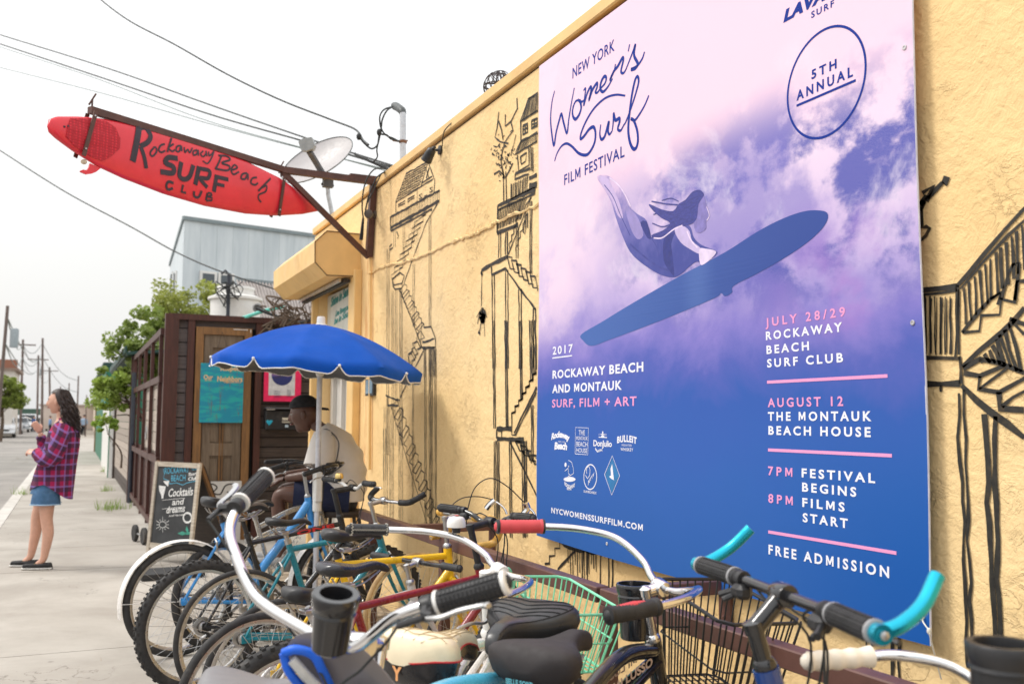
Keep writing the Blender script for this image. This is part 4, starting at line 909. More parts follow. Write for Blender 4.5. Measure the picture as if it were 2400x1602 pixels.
# ---------------------------------------------------------------- trees and shrubs
def leaf_cloud(b, centres, nper, ls, rnd=random):
    for (c, r) in centres:
        c = V(c)
        for _ in range(nper):
            d = V((rnd.gauss(0, 1), rnd.gauss(0, 1), rnd.gauss(0, 1))); d.normalize(); d *= r * (rnd.random() ** .45)
            d.z *= .75; p = c + d; a = V((rnd.gauss(0, 1), rnd.gauss(0, 1), rnd.gauss(0, .6))).normalized(); e = a.cross(V((rnd.gauss(0, 1), rnd.gauss(0, 1), 1))).normalized()
            L = ls * rnd.uniform(.6, 1.3); W_ = L * .34
            b.add([p - a * L * .5, p + e * W_, p + a * L * .5, p - e * W_], [(0, 1, 2, 3)])
BARK = M('bark', (.12, .085, .06), .9, var=.3, scale=8, bump=.5)
def tree(name, label, base, top_c, rad, H, ncl, nper, ls, col, spread=(1, 1, .8), group=None, seed=1, droop=0):
    rn = random.Random(seed); base = V(base); t = thing(name, label, 'tree' if 'tree' in name else 'bush', base, group=group)
    b = MB(); tc_ = V(top_c); b.tube(spline([base, base.lerp(tc_, .4) + V((.1, .05, 0)), base.lerp(tc_, .85)], 4), [.12 * H / 5 * (1 - .6 * i / 8) for i in range(9)], 8)
    cs = []
    for i in range(ncl):
        d = V((rn.gauss(0, 1), rn.gauss(0, 1), rn.gauss(0, .8))); d.normalize(); k = rn.uniform(.35, 1.05) * rad
        c = tc_ + V((d.x * k * spread[0], d.y * k * spread[1], d.z * k * spread[2])); c.z -= droop * (k / rad) ** 2
        cs.append((c, rad * rn.uniform(.14, .28)))
        if i % 3 == 0: s_ = base.lerp(tc_, rn.uniform(.5, .85)); b.tube(spline([s_, s_.lerp(c, .5) + V((0, 0, .12)), c], 3), [.035 * H / 5, .03 * H / 5, .025 * H / 5, .02 * H / 5, .015 * H / 5, .01 * H / 5, .005], 5)
    b.build('trunk', BARK, t)
    b = MB(); leaf_cloud(b, cs, nper, ls, rn); b.build('crown', leaf_mat('leaf_' + name, col, 3.), t, 0)
    return t
def greenery():
    c = TT(338, 812, 17.5); tree('shade_tree', 'leafy green tree rising behind the patio gate and white tank', (c.x + 1.4, c.y + .4, 0), c, .84, 5, 46, 120, .085, (.20, .26, .06), (.72, .8, .78), seed=3)
    c = TT(455, 722, 19.); tree('yellow_green_tree', 'yellow green tree top in front of the pale metal building', (c.x, c.y, 0), c, 1.0, 5, 34, 130, .085, (.28, .31, .07), (1.0, .8, .5), seed=5)
    c = TT(262, 905, 16.8); tree('overhanging_bush', 'bright green branches overhanging the pavement by the green shed', (c.x + 1.9, c.y + .3, 0), c, .56, 3, 34, 90, .075, (.26, .34, .07), (.75, .8, .85), seed=8, droop=.15)
    c = TT(246, 1000, 16.4); tree('low_bush', 'small light green spray of leaves low against the white wall', (c.x + .28, c.y, .6), c, .26, .8, 10, 40, .08, (.28, .40, .07), seed=9)
    c = TT(5, 920, 62); tree('street_tree', 'rounded street tree at the far left behind the parked cars', (c.x, c.y, -.1), c, 1.9, 6, 50, 120, .22, (.20, .25, .05), (1, 1, .7), seed=12)

# ---------------------------------------------------------------- buildings behind
def far_buildings():
    d = 26.0
    t0 = TT(432, 511, d); t1 = TT(760, 545, d + 2.6); zt = t0.z
    t = thing('metal_clad_building', 'pale blue grey metal clad building with a white window behind the patio', 'building', (t0.x, t0.y, 0))
    n = NT('standing_seam'); v = n.coord('POS'); s = n.sep(v); f = n.noise(n.map(v, (3, 3, .35)), 1.2, 6, .6)
    n.col(n.mix(n.ss(f, .3, .72), lin((188, 198, 204)), lin((212, 220, 224)))); n.setp(Roughness=.5)
    dx = (t1 - t0); dx.z = 0; L = dx.length; ux = dx / L; uy = V((-ux.y, ux.x, 0)); L = 11
    rot = Matrix((ux, uy, V((0, 0, 1)))).transposed()
    def P(a, b_, z): return V((t0.x, t0.y, 0)) + ux * a + uy * b_ + V((0, 0, z))
    bk = TT(402, 600, 34) - TT(432, 600, 26); bk.z = 0
    f_ = [P(0, 0, 0), P(L, 0, 0), P(L, 0, 0) + bk, P(0, 0, 0) + bk]; b = MB(); b.add(f_ + [p + V((0, 0, zt)) for p in f_], [(0, 1, 5, 4), (1, 2, 6, 5), (2, 3, 7, 6), (3, 0, 4, 7), (4, 5, 6, 7)]); b.build('wall', n.m, t, 0)
    for i in range(1, 24): piece('wall_panel', P(i * .46 - .23, -.003, zt / 2), (.455, .012, zt - .1), n.m, t, rot)
    b = MB(); b.box(P(L / 2, -.01, zt), (L + .1, .12, .10), rot); b.beam(P(0, 0, zt), P(0, 0, zt) + bk, .1, .1); b.build('roof_edge', M('flashing', lin((130, 142, 146)), .5), t, 0)
    def win(a0, a1, z0, z1, front=True):
        fr = thing  # each window: frame > pane
        b = MB(); c_ = P((a0 + a1) / 2, -.05, (z0 + z1) / 2) if front else P(-.02, (a0 + a1) / 2, (z0 + z1) / 2)
        sz = (a1 - a0, .06, z1 - z0) if front else (.06, a1 - a0, z1 - z0); b.box(c_, sz, rot); w_ = b.build('window', WHITE, t, 0)
        b = MB(); off = uy * -.035 if front else ux * -.035; s2 = (sz[0] - .14, .03, sz[2] - .14) if front else (.03, sz[1] - .14, sz[2] - .14); b.box(c_ + off, s2, rot)
        o = b.build('pane', M('window_dark', lin((84, 92, 98)), .15), w_, 0)
    a = TT(474, 632, d); a2 = TT(523, 665, d); x0 = (a - P(0, 0, 0)).dot(ux); x1 = (a2 - P(0, 0, 0)).dot(ux); win(x0, x1, a2.z, a.z); win(x1 + .05, x1 + .5, a2.z, a.z)
    for k in (.35, .62):
        q = P(0, 0, 0) + bk * k; wz = TT(418, 660, (q - CAM).dot(fwd)).z; b = MB(); b.beam(V((q.x, q.y, wz)) - ux * .03, V((q.x, q.y, wz)) - ux * .03 + bk * .1, .06, .8); w_ = b.build('window', WHITE, t, 0); b = MB(); b.beam(V((q.x, q.y, wz)) - ux * .08 + bk * .015, V((q.x, q.y, wz)) - ux * .08 + bk * .085, .03, .66); b.build('pane', M('window_dark', lin((84, 92, 98)), .15), w_, 0)
    # grey corrugated lean-to roof
    a = TT(560, 655, 20); c_ = TT(600, 750, 17)
    t = thing('corrugated_roof', 'grey brown corrugated roof slope between the white tank and the shutter', 'roof', (a.x, a.y, 0))
    b = MB(); e0 = TT(553, 655, 21); e1 = TT(745, 675, 21.8); f0 = TT(590, 760, 18); f1 = TT(760, 770, 18.6)
    b.grid(lambda u, v_: e0.lerp(e1, u).lerp(f0.lerp(f1, u), v_) + V((0, 0, .03 * math.sin(u * 2 * math.pi * 26))), 157, 2); b.build('roof_sheet', M('corrugated_grey', lin((160, 152, 148)), .6, var=.1, scale=3), t)
    b = MB(); b.beam(e0, e1, .12, .08); b.build('ridge', M('flashing', lin((130, 142, 146)), .5), t, 0)
    b = MB(); b.box((f0 + f1 + e0 + e1) / 4 + V((0, 0, -1.9)), (3, 2, 3)); b.build('supporting_wall', DARKW, t, 0)
    # white tank
    c_ = TT(551, 735, 16.0); t = thing('water_tank', 'round white plastic tank with a raised lid above the plank screen', 'tank', (c_.x, c_.y, 0))
    r = 61 / 2250 * 16.; top = TT(551, 704, 16.).z; b = MB(); b.lathe([(r * .92, 0), (r * .92, top - .34), (r * .93, top - .02), (r * 1.02, top), (r * 1.02, top + .04), (r * .72, top + .09)], 40, (c_.x, c_.y, 0)); b.build('tank_body', WHITE, t)
    b = MB(); b.lathe([(r * .68, top + .08), (r * .68, top + .17), (r * .72, top + .18), (r * .70, top + .22), (0, top + .25)], 36, (c_.x, c_.y, 0)); b.build('lid', WHITE, t)
    p = TT(604, 722, 15.6); b = MB(); b.lathe([(.07, -.06), (.075, .0), (.075, .06), (.05, .07), (.045, .02)], 16, p, (-.3, -1, 0)); b.build('outlet', M('outlet_grey', (.25, .25, .25), .5), t)
    # vent pipe with cables, brush pile, fascia clutter
    p = TT(537, 640, 15.5); t = thing('vent_pipe', 'thin dark pipe with coiled cables standing behind the white tank', 'pipe', (p.x, p.y, 0))
    b = MB(); b.tube([(p.x, p.y, .0), p], .03, 8); b.tube([p + V((0, 0, -.02)), p + V((-.06, 0, .04)), p + V((-.12, 0, -.02))], .02, 8); b.build('pipe', M('pipe_dark', (.03, .035, .05), .5), t)
    b = MB(); rn = random.Random(4)
    for k in range(7):
        c0 = p + V((rn.uniform(-.15, .1), rn.uniform(-.1, .1), rn.uniform(-.4, -.05))); b.tube(spline([c0 + V((rn.uniform(-.2, .2), rn.uniform(-.1, .1), rn.uniform(-.18, .18))) for _ in range(5)], 5), .008, 4)
    b.build('cable_coil', WIRE, t)
    t = thing('dead_vine', 'tangle of bare brown vine stems on the screen top beside the doorway', 'vine', TT(690, 735, 11.2))
    b = MB(); c0 = TT(692, 738, 11.3)
    for k in range(60):
        q = c0 + V((rn.uniform(-.32, .28), rn.uniform(-.2, .2), rn.uniform(-.16, .12))); b.tube(spline([q, q + V((rn.uniform(-.14, .14), rn.uniform(-.1, .1), rn.uniform(-.08, .12))), q + V((rn.uniform(-.2, .2), rn.uniform(-.1, .1), rn.uniform(-.14, .1)))], 4), rn.uniform(.005, .012), 4)
    b.build('stems', BARK, t)
    b = MB(); b.tube(spline([TT(645, 760, 11.4), TT(643, 720, 11.4), TT(655, 700, 11.4), TT(680, 685, 11.4)], 6), .011, 6); b.build('bent_stem', BARK, t)
    b = MB(); b.tube(spline([TT(560, 748, 11.8), TT(620, 728, 11.8), TT(665, 718, 11.8)], 5), .022, 6)
    tag(b.build('green_hose', M('mint_plastic', lin((110, 205, 190)), .5), org=TT(560, 748, 11.8)), 'pale green hose lying along the top of the plank screen', 'hose')
    b = MB(); b.tube(spline([TT(600, 722, 11.7), TT(640, 738, 11.7), TT(700, 755, 11.7), TT(731, 748, 11.7)], 5), .018, 6)
    tag(b.build('loose_cable', WIRE, org=TT(600, 722, 11.7)), 'black cable sagging over the screen top from the tank outlet', 'cable')
    # left of the street: pale house
    a = TT(-60, 880, 75); e = TT(33, 880, 75); zr = TT(10, 868, 75).z
    t = thing('pale_house', 'pale stucco house with a brown roof on the far left of the street', 'house', (e.x, e.y, 0))
    b = MB(); b.box(((a.x + e.x) / 2 - 2, e.y + 4, zr / 2), (abs(e.x - a.x) + 4, 8, zr)); b.build('wall', M('pale_wall', lin((214, 208, 200)), .8, var=.05, scale=1), t, 0)
    b = MB(); b.box(((a.x + e.x) / 2 - 2, e.y + 4, zr + .1), (abs(e.x - a.x) + 4.6, 8.6, .2)); rf = b.build('roof', M('roof_brown', lin((140, 120, 108)), .8), t, 0)
    p = TT(10, 860, 75); b = MB(); b.box((p.x, p.y + 2, zr + .5), (1.6, 1.2, .9)); b.build('chimney', M('brick_far', lin((150, 104, 84)), .8), rf, 0)
    t = thing('red_shop_front', 'low red fronted building just above the parked cars at far left', 'building', TT(25, 962, 128))
    p = TT(22, 958, 128); b = MB(); b.box((p.x, p.y, 1.2), (1.9, 3, 2.5)); b.build('wall', M('shop_red', lin((205, 86, 70)), .7), t, 0)
    p = TT(75, 955, 140); t = thing('green_bridge', 'long dark green elevated structure crossing the far end of the street', 'bridge', (p.x, p.y, 0))
    b = MB(); b.box((p.x - 3, p.y, p.z - .6), (22, 1.5, .9)); b.build('deck', M('green_far', lin((70, 96, 84)), .8), t, 0)
    for k in range(5): b = MB(); b.box((p.x - 12 + k * 4.6, p.y, (p.z - 1) / 2), (.4, .4, p.z - 1)); b.build('pier', M('green_far', lin((70, 96, 84)), .8), t, 0)
    p = TT(180, 965, 120); t = thing('tan_row_houses', 'hazy tan row of houses at the vanishing end of the pavement', 'building', (p.x, p.y, 0))
    b = MB(); b.box((p.x + 4, p.y, p.z / 2 + .4), (16, 6, p.z + .6)); b.build('wall', M('tan_far', lin((206, 190, 178)), .8, var=.06), t, 0); b = MB(); b.box((p.x + 4, p.y, p.z + .8), (16.4, 6.4, .2)); b.build('roof', M('tan_roof_far', lin((176, 160, 150)), .8), t, 0)
# ================================================================ bicycles
_wm = {}
def wheel_parts(Rw, tw, knob, nsp=32):
    k = (Rw, tw, knob)
    if k in _wm: return _wm[k]
    rr = Rw - tw * .92; out = {}
    b = MB(); b.lathe([(Rw - tw * .5 + tw * .5 * math.cos(a), tw * .5 * math.sin(a)) for a in [i * 2 * math.pi / 10 for i in range(10)]], 64, axis=(0, 1, 0), closed=True)
    if knob:
        for i in range(84):
            a = i * 2 * math.pi / 84
            for sd in (-.62, -.2, .2, .62):
                if (i + (1 if abs(sd) < .5 else 0)) % 2: continue
                r_ = Rw - tw * .5 + tw * .5 * math.cos(sd * 1.1); c = V((math.cos(a) * r_, sd * tw * .62, math.sin(a) * r_))
                b.box(c, (.012, tw * .17, .014), Matrix.Rotation(-a, 3, 'Y'))
    out['tyre'] = b
    b = MB(); h = .011; b.lathe([(rr + .006, -h), (rr - .008, -h * .95), (rr - .017, -h * .4), (rr - .017, h * .4), (rr - .008, h * .95), (rr + .006, h)], 64, axis=(0, 1, 0), caps=False)
    out['rim'] = b
    b = MB(); b.lathe([(.006, -.055), (.009, -.05), (.022, -.035), (.022, -.031), (.011, -.024), (.011, .024), (.022, .031), (.022, .035), (.009, .05), (.006, .055)], 14, axis=(0, 1, 0)); b.lathe([(.010, -.066), (.010, -.055)], 8, axis=(0, 1, 0)); b.lathe([(.010, .055), (.010, .066)], 8, axis=(0, 1, 0)); out['hub'] = b
    b = MB()
    for i in range(nsp):
        a = i * 2 * math.pi / nsp; sgn = 1 if i % 2 else -1; a2 = a + (.5 if i % 4 < 2 else -.5)
        b.tube([V((math.cos(a2) * .021, sgn * .033, math.sin(a2) * .021)), V((math.cos(a) * (rr - .015), 0, math.sin(a) * (rr - .015)))], .0011, 4, caps=False)
    out['spokes'] = b
    _wm[k] = {n_: (b_.v, b_.f) for n_, b_ in out.items()}; return _wm[k]
_meshc = {}
def shared(key, vf, mat, X=None, smooth=40):
    kk = (key, mat.name)
    if kk not in _meshc:
        me = bpy.data.meshes.new(key[0]); me.from_pydata(vf[0], [], vf[1]); me.materials.append(mat); me.shade_smooth(); me.set_sharp_from_angle(angle=R(smooth)); _meshc[kk] = me
    return _meshc[kk]
def add_wheel(t, M0, Rw, tw, knob, tyre, rimc, ang):
    p = wheel_parts(Rw, tw, knob); X = M0 @ Matrix.Rotation(ang, 4, 'Y')
    w_ = link('wheel', shared(('rim', Rw, tw, knob), p['rim'], rimc), t, X)
    for n_, m_ in (('tyre', tyre), ('hub', STEEL), ('spokes', STEEL)): link(n_, shared((n_, Rw, tw, knob), p[n_], m_), w_)
def saddle(t, c, L, W, th, top, side, pipe=None, pitch=0., style='std', rails=True, seams=None, seamm=None, mark=None, yaw=0.):
    # x: rear (-) to nose (+)
    X = Matrix.Translation(c) @ Matrix.Rotation(yaw, 4, 'Z') @ Matrix.Rotation(-pitch, 4, 'Y'); wide = style == 'wide'
    def hw(s):
        q = 1 / (1 + math.exp((s - (.40 if not wide else .46)) * (12 if not wide else 10))); v_ = .019 + (W / 2 - .019) * q
        if s < .22: v_ *= (1 - (1 - s / .22) ** 2.2 * .55)
        return v_
    def endf(s): return min(1, math.sqrt(max(0.0, 1 - (1 - min(1, s / .10)) ** 2))) * min(1, math.sqrt(max(0.0, 1 - (1 - min(1, (1 - s) / .09)) ** 2)))
    def topz(s): return .016 * math.cos(min(1, s / .55) * math.pi) * (1 if s < .55 else 1) * .55 + (.006 if s > .55 else 0) * math.sin((s - .55) / .45 * math.pi) - .016 * max(0, s - .8) / .2
    ns, na = 30, 20
    b = MB(); b.X = X
    def fn(u, v_):
        s = (1 - math.cos(u * math.pi)) / 2; x = -L * .42 + L * s; ef = max(.04, endf(s))
        w_ = hw(s) * (.35 + .65 * ef); ca, sa = math.sin(v_ * 2 * math.pi), -math.cos(v_ * 2 * math.pi)
        y = w_ * (abs(ca) ** .62) * (1 if ca > 0 else -1); tt = th * (.34 + .66 * min(1, (hw(s) / (W / 2)) ** .7)) * ef
        z = topz(s) - (1 - ef) * th * .12 + (tt * .42 * (abs(sa) ** .55) if sa > 0 else -tt * .58 * (abs(sa) ** .6))
        if sa < 0: y *= 1 - .22 * abs(sa)
        return (x, y, z)
    b.grid(fn, ns, na, cv=True)
    i0 = len(b.f); b.add([fn(0, j / na) for j in range(na)], [tuple(range(na))]); b.add([fn(1, j / na) for j in range(na)], [tuple(range(na))[::-1]])
    for k in range(i0): j = k % na; b.mi[k] = 0 if na * .25 <= j < na * .75 else 1
    sd = b.build('saddle', [top, side], t, 60)
    if pipe:
        b = MB(); b.X = X; P = []
        for sg in (1, -1):
            Q = []
            for i in range(19):
                s = .01 + i * .98 / 18; Q.append(V((-L * .42 + L * s, sg * (hw(s) * (.35 + .65 * max(.04, endf(s))) + .0016), topz(s) - (1 - endf(s)) * th * .12)))
            P += Q if sg > 0 else Q[::-1]
        b.tube(P, .0022, 6, closed=True); b.build('piping', pipe, sd)
    def top_pt(s, f):   # a point on the padded top
        ef = max(.04, endf(s)); tt = th * (.34 + .66 * min(1, (hw(s) / (W / 2)) ** .7)) * ef; sa_ = max(0, 1 - min(1, abs(f)) ** (2 / .62)) ** .5
        return X @ V((-L * .42 + L * s, f * hw(s) * (.35 + .65 * ef), topz(s) - (1 - ef) * th * .12 + tt * .42 * (sa_ ** .55) + .0009))
    sd_pts = top_pt
    if seams:
        for P in seams(): b = MB(); b.tube([top_pt(*p) for p in P], .0013, 4); b.build('stitched_seam', M('seam_black', (.008, .008, .009), .6) if seamm is None else seamm, sd)
    if mark:
        txt, mm, wid, hgt = mark; b = MB(); b.X = X; put_text(b, txt, (-L * .42 - .0035, wid / 2, -th * .30), (0, -wid, 0), (0, 0, hgt), .04); b.build('saddle_mark', mm, sd, 0)
    if rails:
        b = MB(); b.X = X
        for sg in (1, -1): b.tube(spline([(-L * .3, sg * .03, -th * .5), (-L * .18, sg * .022, -th * .62 - .03), (L * .12, sg * .022, -th * .62 - .03), (L * .42, sg * .012, -th * .45)], 4), .0038, 6)
        b.box((-.01, 0, -th * .62 - .033), (.045, .055, .02), bev=.004); b.build('saddle_rails', STEEL, t)
    return sd
GRIPB = M('grip_black', (.028, .028, .03), .6, var=.25, bump=.5, bscale=160, bdist=.003)
def grip(t, P, r, mat, style='plain', endcap=None):
    """P: polyline from inside to the outer end"""
    P = [V(p) for p in P]; d = (P[-1] - P[0]).normalized(); L = sum((P[i + 1] - P[i]).length for i in range(len(P) - 1))
    Q = spline(P, 12) if len(P) > 2 else [P[0].lerp(P[1], i / 30) for i in range(31)]
    n_ = len(Q); rs = []
    for i in range(n_):
        s = i / (n_ - 1)
        if style == 'rib': rr = r * (1 + (.05 if i % 2 else 0))
        elif style == 'finger': rr = r * (1 + .07 * math.sin(s * math.pi * 2 * 4))
        else: rr = r
        if s < .04: rr = r * 1.12
        if s > .97: rr = r * 1.05
        rs.append(rr)
    b = MB(); b.tube(Q, rs, 16)
    b.ball(Q[-1], (r * .9, r * .9, r * .9), 10, 6)
    if style == 'tread':
        F = frames(Q)
        for i in range(2, n_ - 2, 2):
            for j in range(9):
                a = j * 2 * math.pi / 9 + (i % 4) * .35; N, B = F[i]; p = Q[i] + (N * math.cos(a) + B * math.sin(a)) * r * 1.02
                x = (Q[i + 1] - Q[i - 1]).normalized(); nn = (N * math.cos(a) + B * math.sin(a)); y = nn.cross(x)
                b.box(p, (.006, .0085, .0028), Matrix((x, y, nn)).transposed())
    g = b.build('grip', mat, t)
    if style == 'stitch':
        F = frames(Q); b = MB()
        for end in (1, n_ - 2):
            N, B = F[end]; b.tube([Q[end] + (N * math.cos(a) + B * math.sin(a)) * r * 1.08 + d * (.003 * (1 if k % 2 else -1)) for k, a in enumerate([i * 2 * math.pi / 24 for i in range(24)])], .0013, 4, closed=True)
        q = []
        for i in range(1, n_ - 1): N, B = F[i]; q.append(Q[i] - B * r * 1.04 * (1) + N * (.003 if i % 2 else -.003))
        b.tube(q, .001, 4); b.build('stitching', M('thread_cream', (.6, .56, .48), .7), g)
    if endcap: b = MB(); b.lathe([(r * 1.12, -.004), (r * 1.15, .0), (r * 1.1, .004), (r * .7, .006), (r * .65, .002)], 16, Q[0] - d * .002, d); b.build('collar', endcap, g); b = MB(); b.lathe([(r * 1.12, -.003), (r * 1.12, .004), (r * .75, .006)], 16, Q[-1] + d * .004, d); b.build('end_ring', endcap, g)
    return g
def lever(t, c, d, up, fwdv, m=None, ml=None, L=.11, gap=.05):
    """brake lever clamp at c on a bar running along d, blade on the fwdv side"""
    c, d, up, fv = V(c), V(d).normalized(), V(up).normalized(), V(fwdv).normalized()
    b = MB(); b.lathe([(.0165, -.010), (.0175, -.006), (.0175, .006), (.0165, .010)], 12, c, d)
    b.tube([c + fv * .012, c + fv * .035 + d * .004, c + fv * .045 + d * .018], [.011, .010, .007], 8)
    b.tube([c + fv * .038 + d * .0, c + fv * .040 - d * .045], .006, 8)
    lv = b.build('brake_lever', m or BLACKP, t)
    b = MB(); P = spline([c + fv * .042 + d * .01, c + fv * (gap + .004) + d * .035, c + fv * gap + d * .07, c + fv * (gap + .006) + d * (L), c + fv * (gap + .014) + d * (L + .012)], 5)
    b.tube(P, [.0065] * (len(P) - 3) + [.007, .008, .006], 8, flat=.7); b.build('lever_blade', ml or STEEL, lv)
    return c + fv * .040 - d * .045
def cup(t, c, r0, r1, h, tilt=None, wall=.012, m=None, band=True):
    X = Matrix.Translation(c) @ (tilt or Matrix())
    b = MB(); b.X = X; b.lathe([(0, -h), (r1 - .004, -h), (r1, -h + .004), (r0 - .004, -.035), (r0 - .001, -.033), (r0 - .003, -.028), (r0, -.02), (r0 + .002, -.002), (r0, 0.001), (r0 - wall * .9, 0.001), (r0 - wall, -.004), (r1 - wall, -h + .015), (0, -h + .014)], 36, caps=False)
    return b.build('cup_holder', m or BLACKM, t)
def bell(t, c, m, up=(0, 0, 1), r=.026, logo=False):
    up = V(up).normalized(); b = MB(); b.lathe([(.008, -.02), (.010, -.002), (r, 0), (r * 1.02, .006), (r, .016), (r * .9, .026), (r * .72, .032), (0, .036)], 24, c, up); o = b.build('bell', m, t)
    b = MB(); b.lathe([(.013, -.018), (.015, -.002), (.009, .0)], 12, c, up); b.build('bell_base', BLACKP, o)
    if logo:
        X = Matrix.Translation(V(c) + up * .034) @ up.to_track_quat('Z', 'Y').to_matrix().to_4x4(); b = MB(); b.X = X
        b.poly([(.013 * math.cos(a) - .001, .013 * math.sin(a), .0035) for a in (-.5, -.2, .1, .4, .8, 1.2)] + [(-.002, 0, .0045)]); b.build('bell_heart', M('heart_red', lin((215, 45, 50)), .4), o)
        b = MB(); b.X = X; put_text(b, 'NYC', (-.018, .004, .0032), (.012, 0, 0), (0, .006, 0), .04); b.build('bell_lettering', BLACKP, o)
    return o
BARS = {  # left half, relative to the clamp (x forward, y left, z up); last leg carries the grip
    'flat': [(0, 0, 0), (0, .10, 0), (-.012, .20, .004), (-.022, .30, .006)],
    'riser': [(0, 0, 0), (0, .06, 0), (-.006, .10, .018), (-.012, .16, .034), (-.022, .22, .038), (-.034, .30, .040)],
    'cruiser': [(0, 0, 0), (.02, .07, .01), (.03, .14, .05), (.015, .22, .085), (-.05, .285, .095), (-.12, .31, .09), (-.22, .33, .085)],
    'beach': [(0, 0, 0), (.03, .07, .02), (.06, .15, .075), (.06, .23, .13), (-.02, .315, .155), (-.10, .335, .15), (-.23, .35, .14)],
    'wide': [(0, 0, 0), (.005, .06, .008), (.01, .13, .035), (-.03, .22, .07), (-.11, .29, .075), (-.21, .33, .07), (-.35, .355, .06)],
    'dutch': [(0, 0, 0), (.05, .06, .01), (.09, .15, .03), (.04, .25, .05), (-.06, .28, .04), (-.2, .29, .0)],
    'moustache': [(0, 0, 0), (.0, .10, 0), (.03, .2, .0), (.06, .24, .02), (.11, .26, .05)],
    'drop': [(0, 0, 0), (0, .12, 0), (0, .19, 0), (.045, .212, -.002), (.085, .215, -.03), (.092, .217, -.075), (.055, .219, -.115), (-.03, .22, -.125)],
}
SP_TOP = M('saddle_black', (.030, .030, .033), .42, var=.15, bump=.15, bscale=200); SP_SIDE = M('saddle_black_side', (.022, .022, .024), .5)
def bike(name, label, p0, head, spec):
    """p0: ground point under the rear axle; head: heading angle of travel; spec: dictionary"""
    g = spec.get
    Rw, tw = g('R', .34), g('tw', .035)
    t = thing(name, label, 'bicycle', p0, head, 'bicycles parked at the rail', local=True)
    P = g('paint'); wb = g('wb', 1.04); RA = V((0, 0, Rw)); FA = V((wb, 0, Rw)); BB = V((g('bbx', .44), 0, g('bbz', .285)))
    SC = V(g('sc', (.27, 0, .76))); HT = V(g('ht', (.80, 0, .84))); HB = V(g('hb', (.845, 0, .70)))
    axis = (HT - HB).normalized(); steer = g('steer', 0.)
    S = Matrix.Translation(HB) @ Matrix.Rotation(steer, 4, axis) @ Matrix.Translation(-HB)
    rimc = g('rim', ALU); tyre = g('tyre', RUBBER)
    add_wheel(t, Matrix.Translation(RA), Rw, tw, g('knob', False), tyre, rimc, .3)
    add_wheel(t, S @ Matrix.Translation(FA), Rw, tw, g('knob', False), g('ftyre', tyre), g('frim', rimc), .9)
    tr = g('tr', .0155); fs = g('style', 'diamond'); b = MB()
    if fs == 'diamond':
        b.tube([SC, HT - axis * .03], tr * .95, 12); b.tube([BB, HB + axis * .03], tr * 1.15, 12); b.tube([BB, SC + (SC - BB).normalized() * .04], tr, 12)
    elif fs == 'cruiser':
        b.tube(spline([HT - axis * .02, HT.lerp(SC, .4) + V((0, 0, .03)), SC + V((.02, 0, -.02))], 8), tr * 1.15, 12)
        b.tube(spline([HB + axis * .01, HB.lerp(BB, .45) + V((0, 0, -.05)), BB], 8), tr * 1.25, 12); b.tube([BB, SC + (SC - BB).normalized() * .05], tr, 12)
        for sg in (1, -1): b.tube(spline([HT - axis * .05 + V((0, sg * .012, 0)), HT.lerp(SC, .5) + V((0, sg * .02, -.07)), SC + V((-.02, sg * .03, -.12)), RA + V((0, sg * .06, 0))], 8), tr * .6, 8)
    elif fs == 'step':
        b.tube(spline([HT - axis * .03, HT.lerp(BB, .35) + V((-.02, 0, -.03)), HT.lerp(BB, .7) + V((-.05, 0, -.02)), BB + V((.03, 0, .02))], 8), tr * 1.5, 14)
        b.tube([BB, SC + (SC - BB).normalized() * .04], tr, 12)
    b.lathe([(tr * 1.35, -.012), (tr * 1.3, .0), (tr * 1.2, .01)], 14, HB, axis); b.tube([HB - axis * .01, HT + axis * .01], tr * 1.25, 14)
    b.lathe([(.021, -.036), (.021, .036)], 14, BB, (0, 1, 0))
    for sg in (1, -1):
        yy = .066
        if fs != 'cruiser': b.tube([SC + V((0, sg * .012, -.02)), RA.lerp(SC, .3) + V((0, sg * yy * .9, 0)), RA + V((0, sg * yy, 0))], tr * .5, 8)
        b.tube([BB + V((-.02, sg * .025, 0)), BB.lerp(RA, .3) + V((0, sg * yy * .8, 0)), RA + V((0, sg * yy, 0))], tr * .62, 8); b.box(RA + V((.01, sg * yy, 0)), (.05, .006, .045))
    b.build('frame', P, t)
    if g('decal'):
        txt, cm, frac = g('decal'); a_, e_ = (HB + axis * .03, BB) if g('decal_on', 'down') == 'down' else (HT - axis * .03, SC)
        d_ = (e_ - a_); L_ = d_.length * .42; d_.normalize(); st_ = a_ + d_ * (e_ - a_).length * frac
        for sg in (1, -1):
            b = MB(); upn = V((0, sg, 0)).cross(d_).normalized() * (1 if True else -1)
            if upn.z < 0: upn = -upn
            xv = d_ * L_ * -1 if sg > 0 else d_ * L_
            xv = xv if True else xv
            o = (st_ + d_ * L_ if sg > 0 else st_) + V((0, sg * (tr * 1.22 if fs == 'diamond' else tr * 1.5), 0)) - upn * .009
            # reading direction as seen from that side
            if sg > 0: xv = (-d_ if (-d_).x < 0 else d_) * L_; o = (st_ if xv.dot(d_) > 0 else st_ + d_ * L_) + V((0, tr * 1.25, 0)) - upn * .009
            else: xv = (d_ if d_.x > 0 else -d_) * L_; o = (st_ if xv.dot(d_) > 0 else st_ + d_ * L_) + V((0, -tr * 1.25, 0)) - upn * .009
            put_text(b, txt, o, xv, upn * .022, .03); b.build('decal', cm, t, 0)
    if g('tape'):
        for fr, c_ in g('tape'):
            q = BB.lerp(SC, fr); d_ = (SC - BB).normalized(); b = MB(); b.tube([q, q + d_ * .05], tr * 1.06, 12, caps=False); b.build('tape_band', c_, t)
    # steering group
    zb = g('zb', 1.0); ext = g('ext', .07); C = V((HT.x + axis.x / axis.z * (zb - HT.z) + ext, 0, zb))
    Q = HT + axis * ((zb - HT.z - g('drop', .01)) / axis.z)
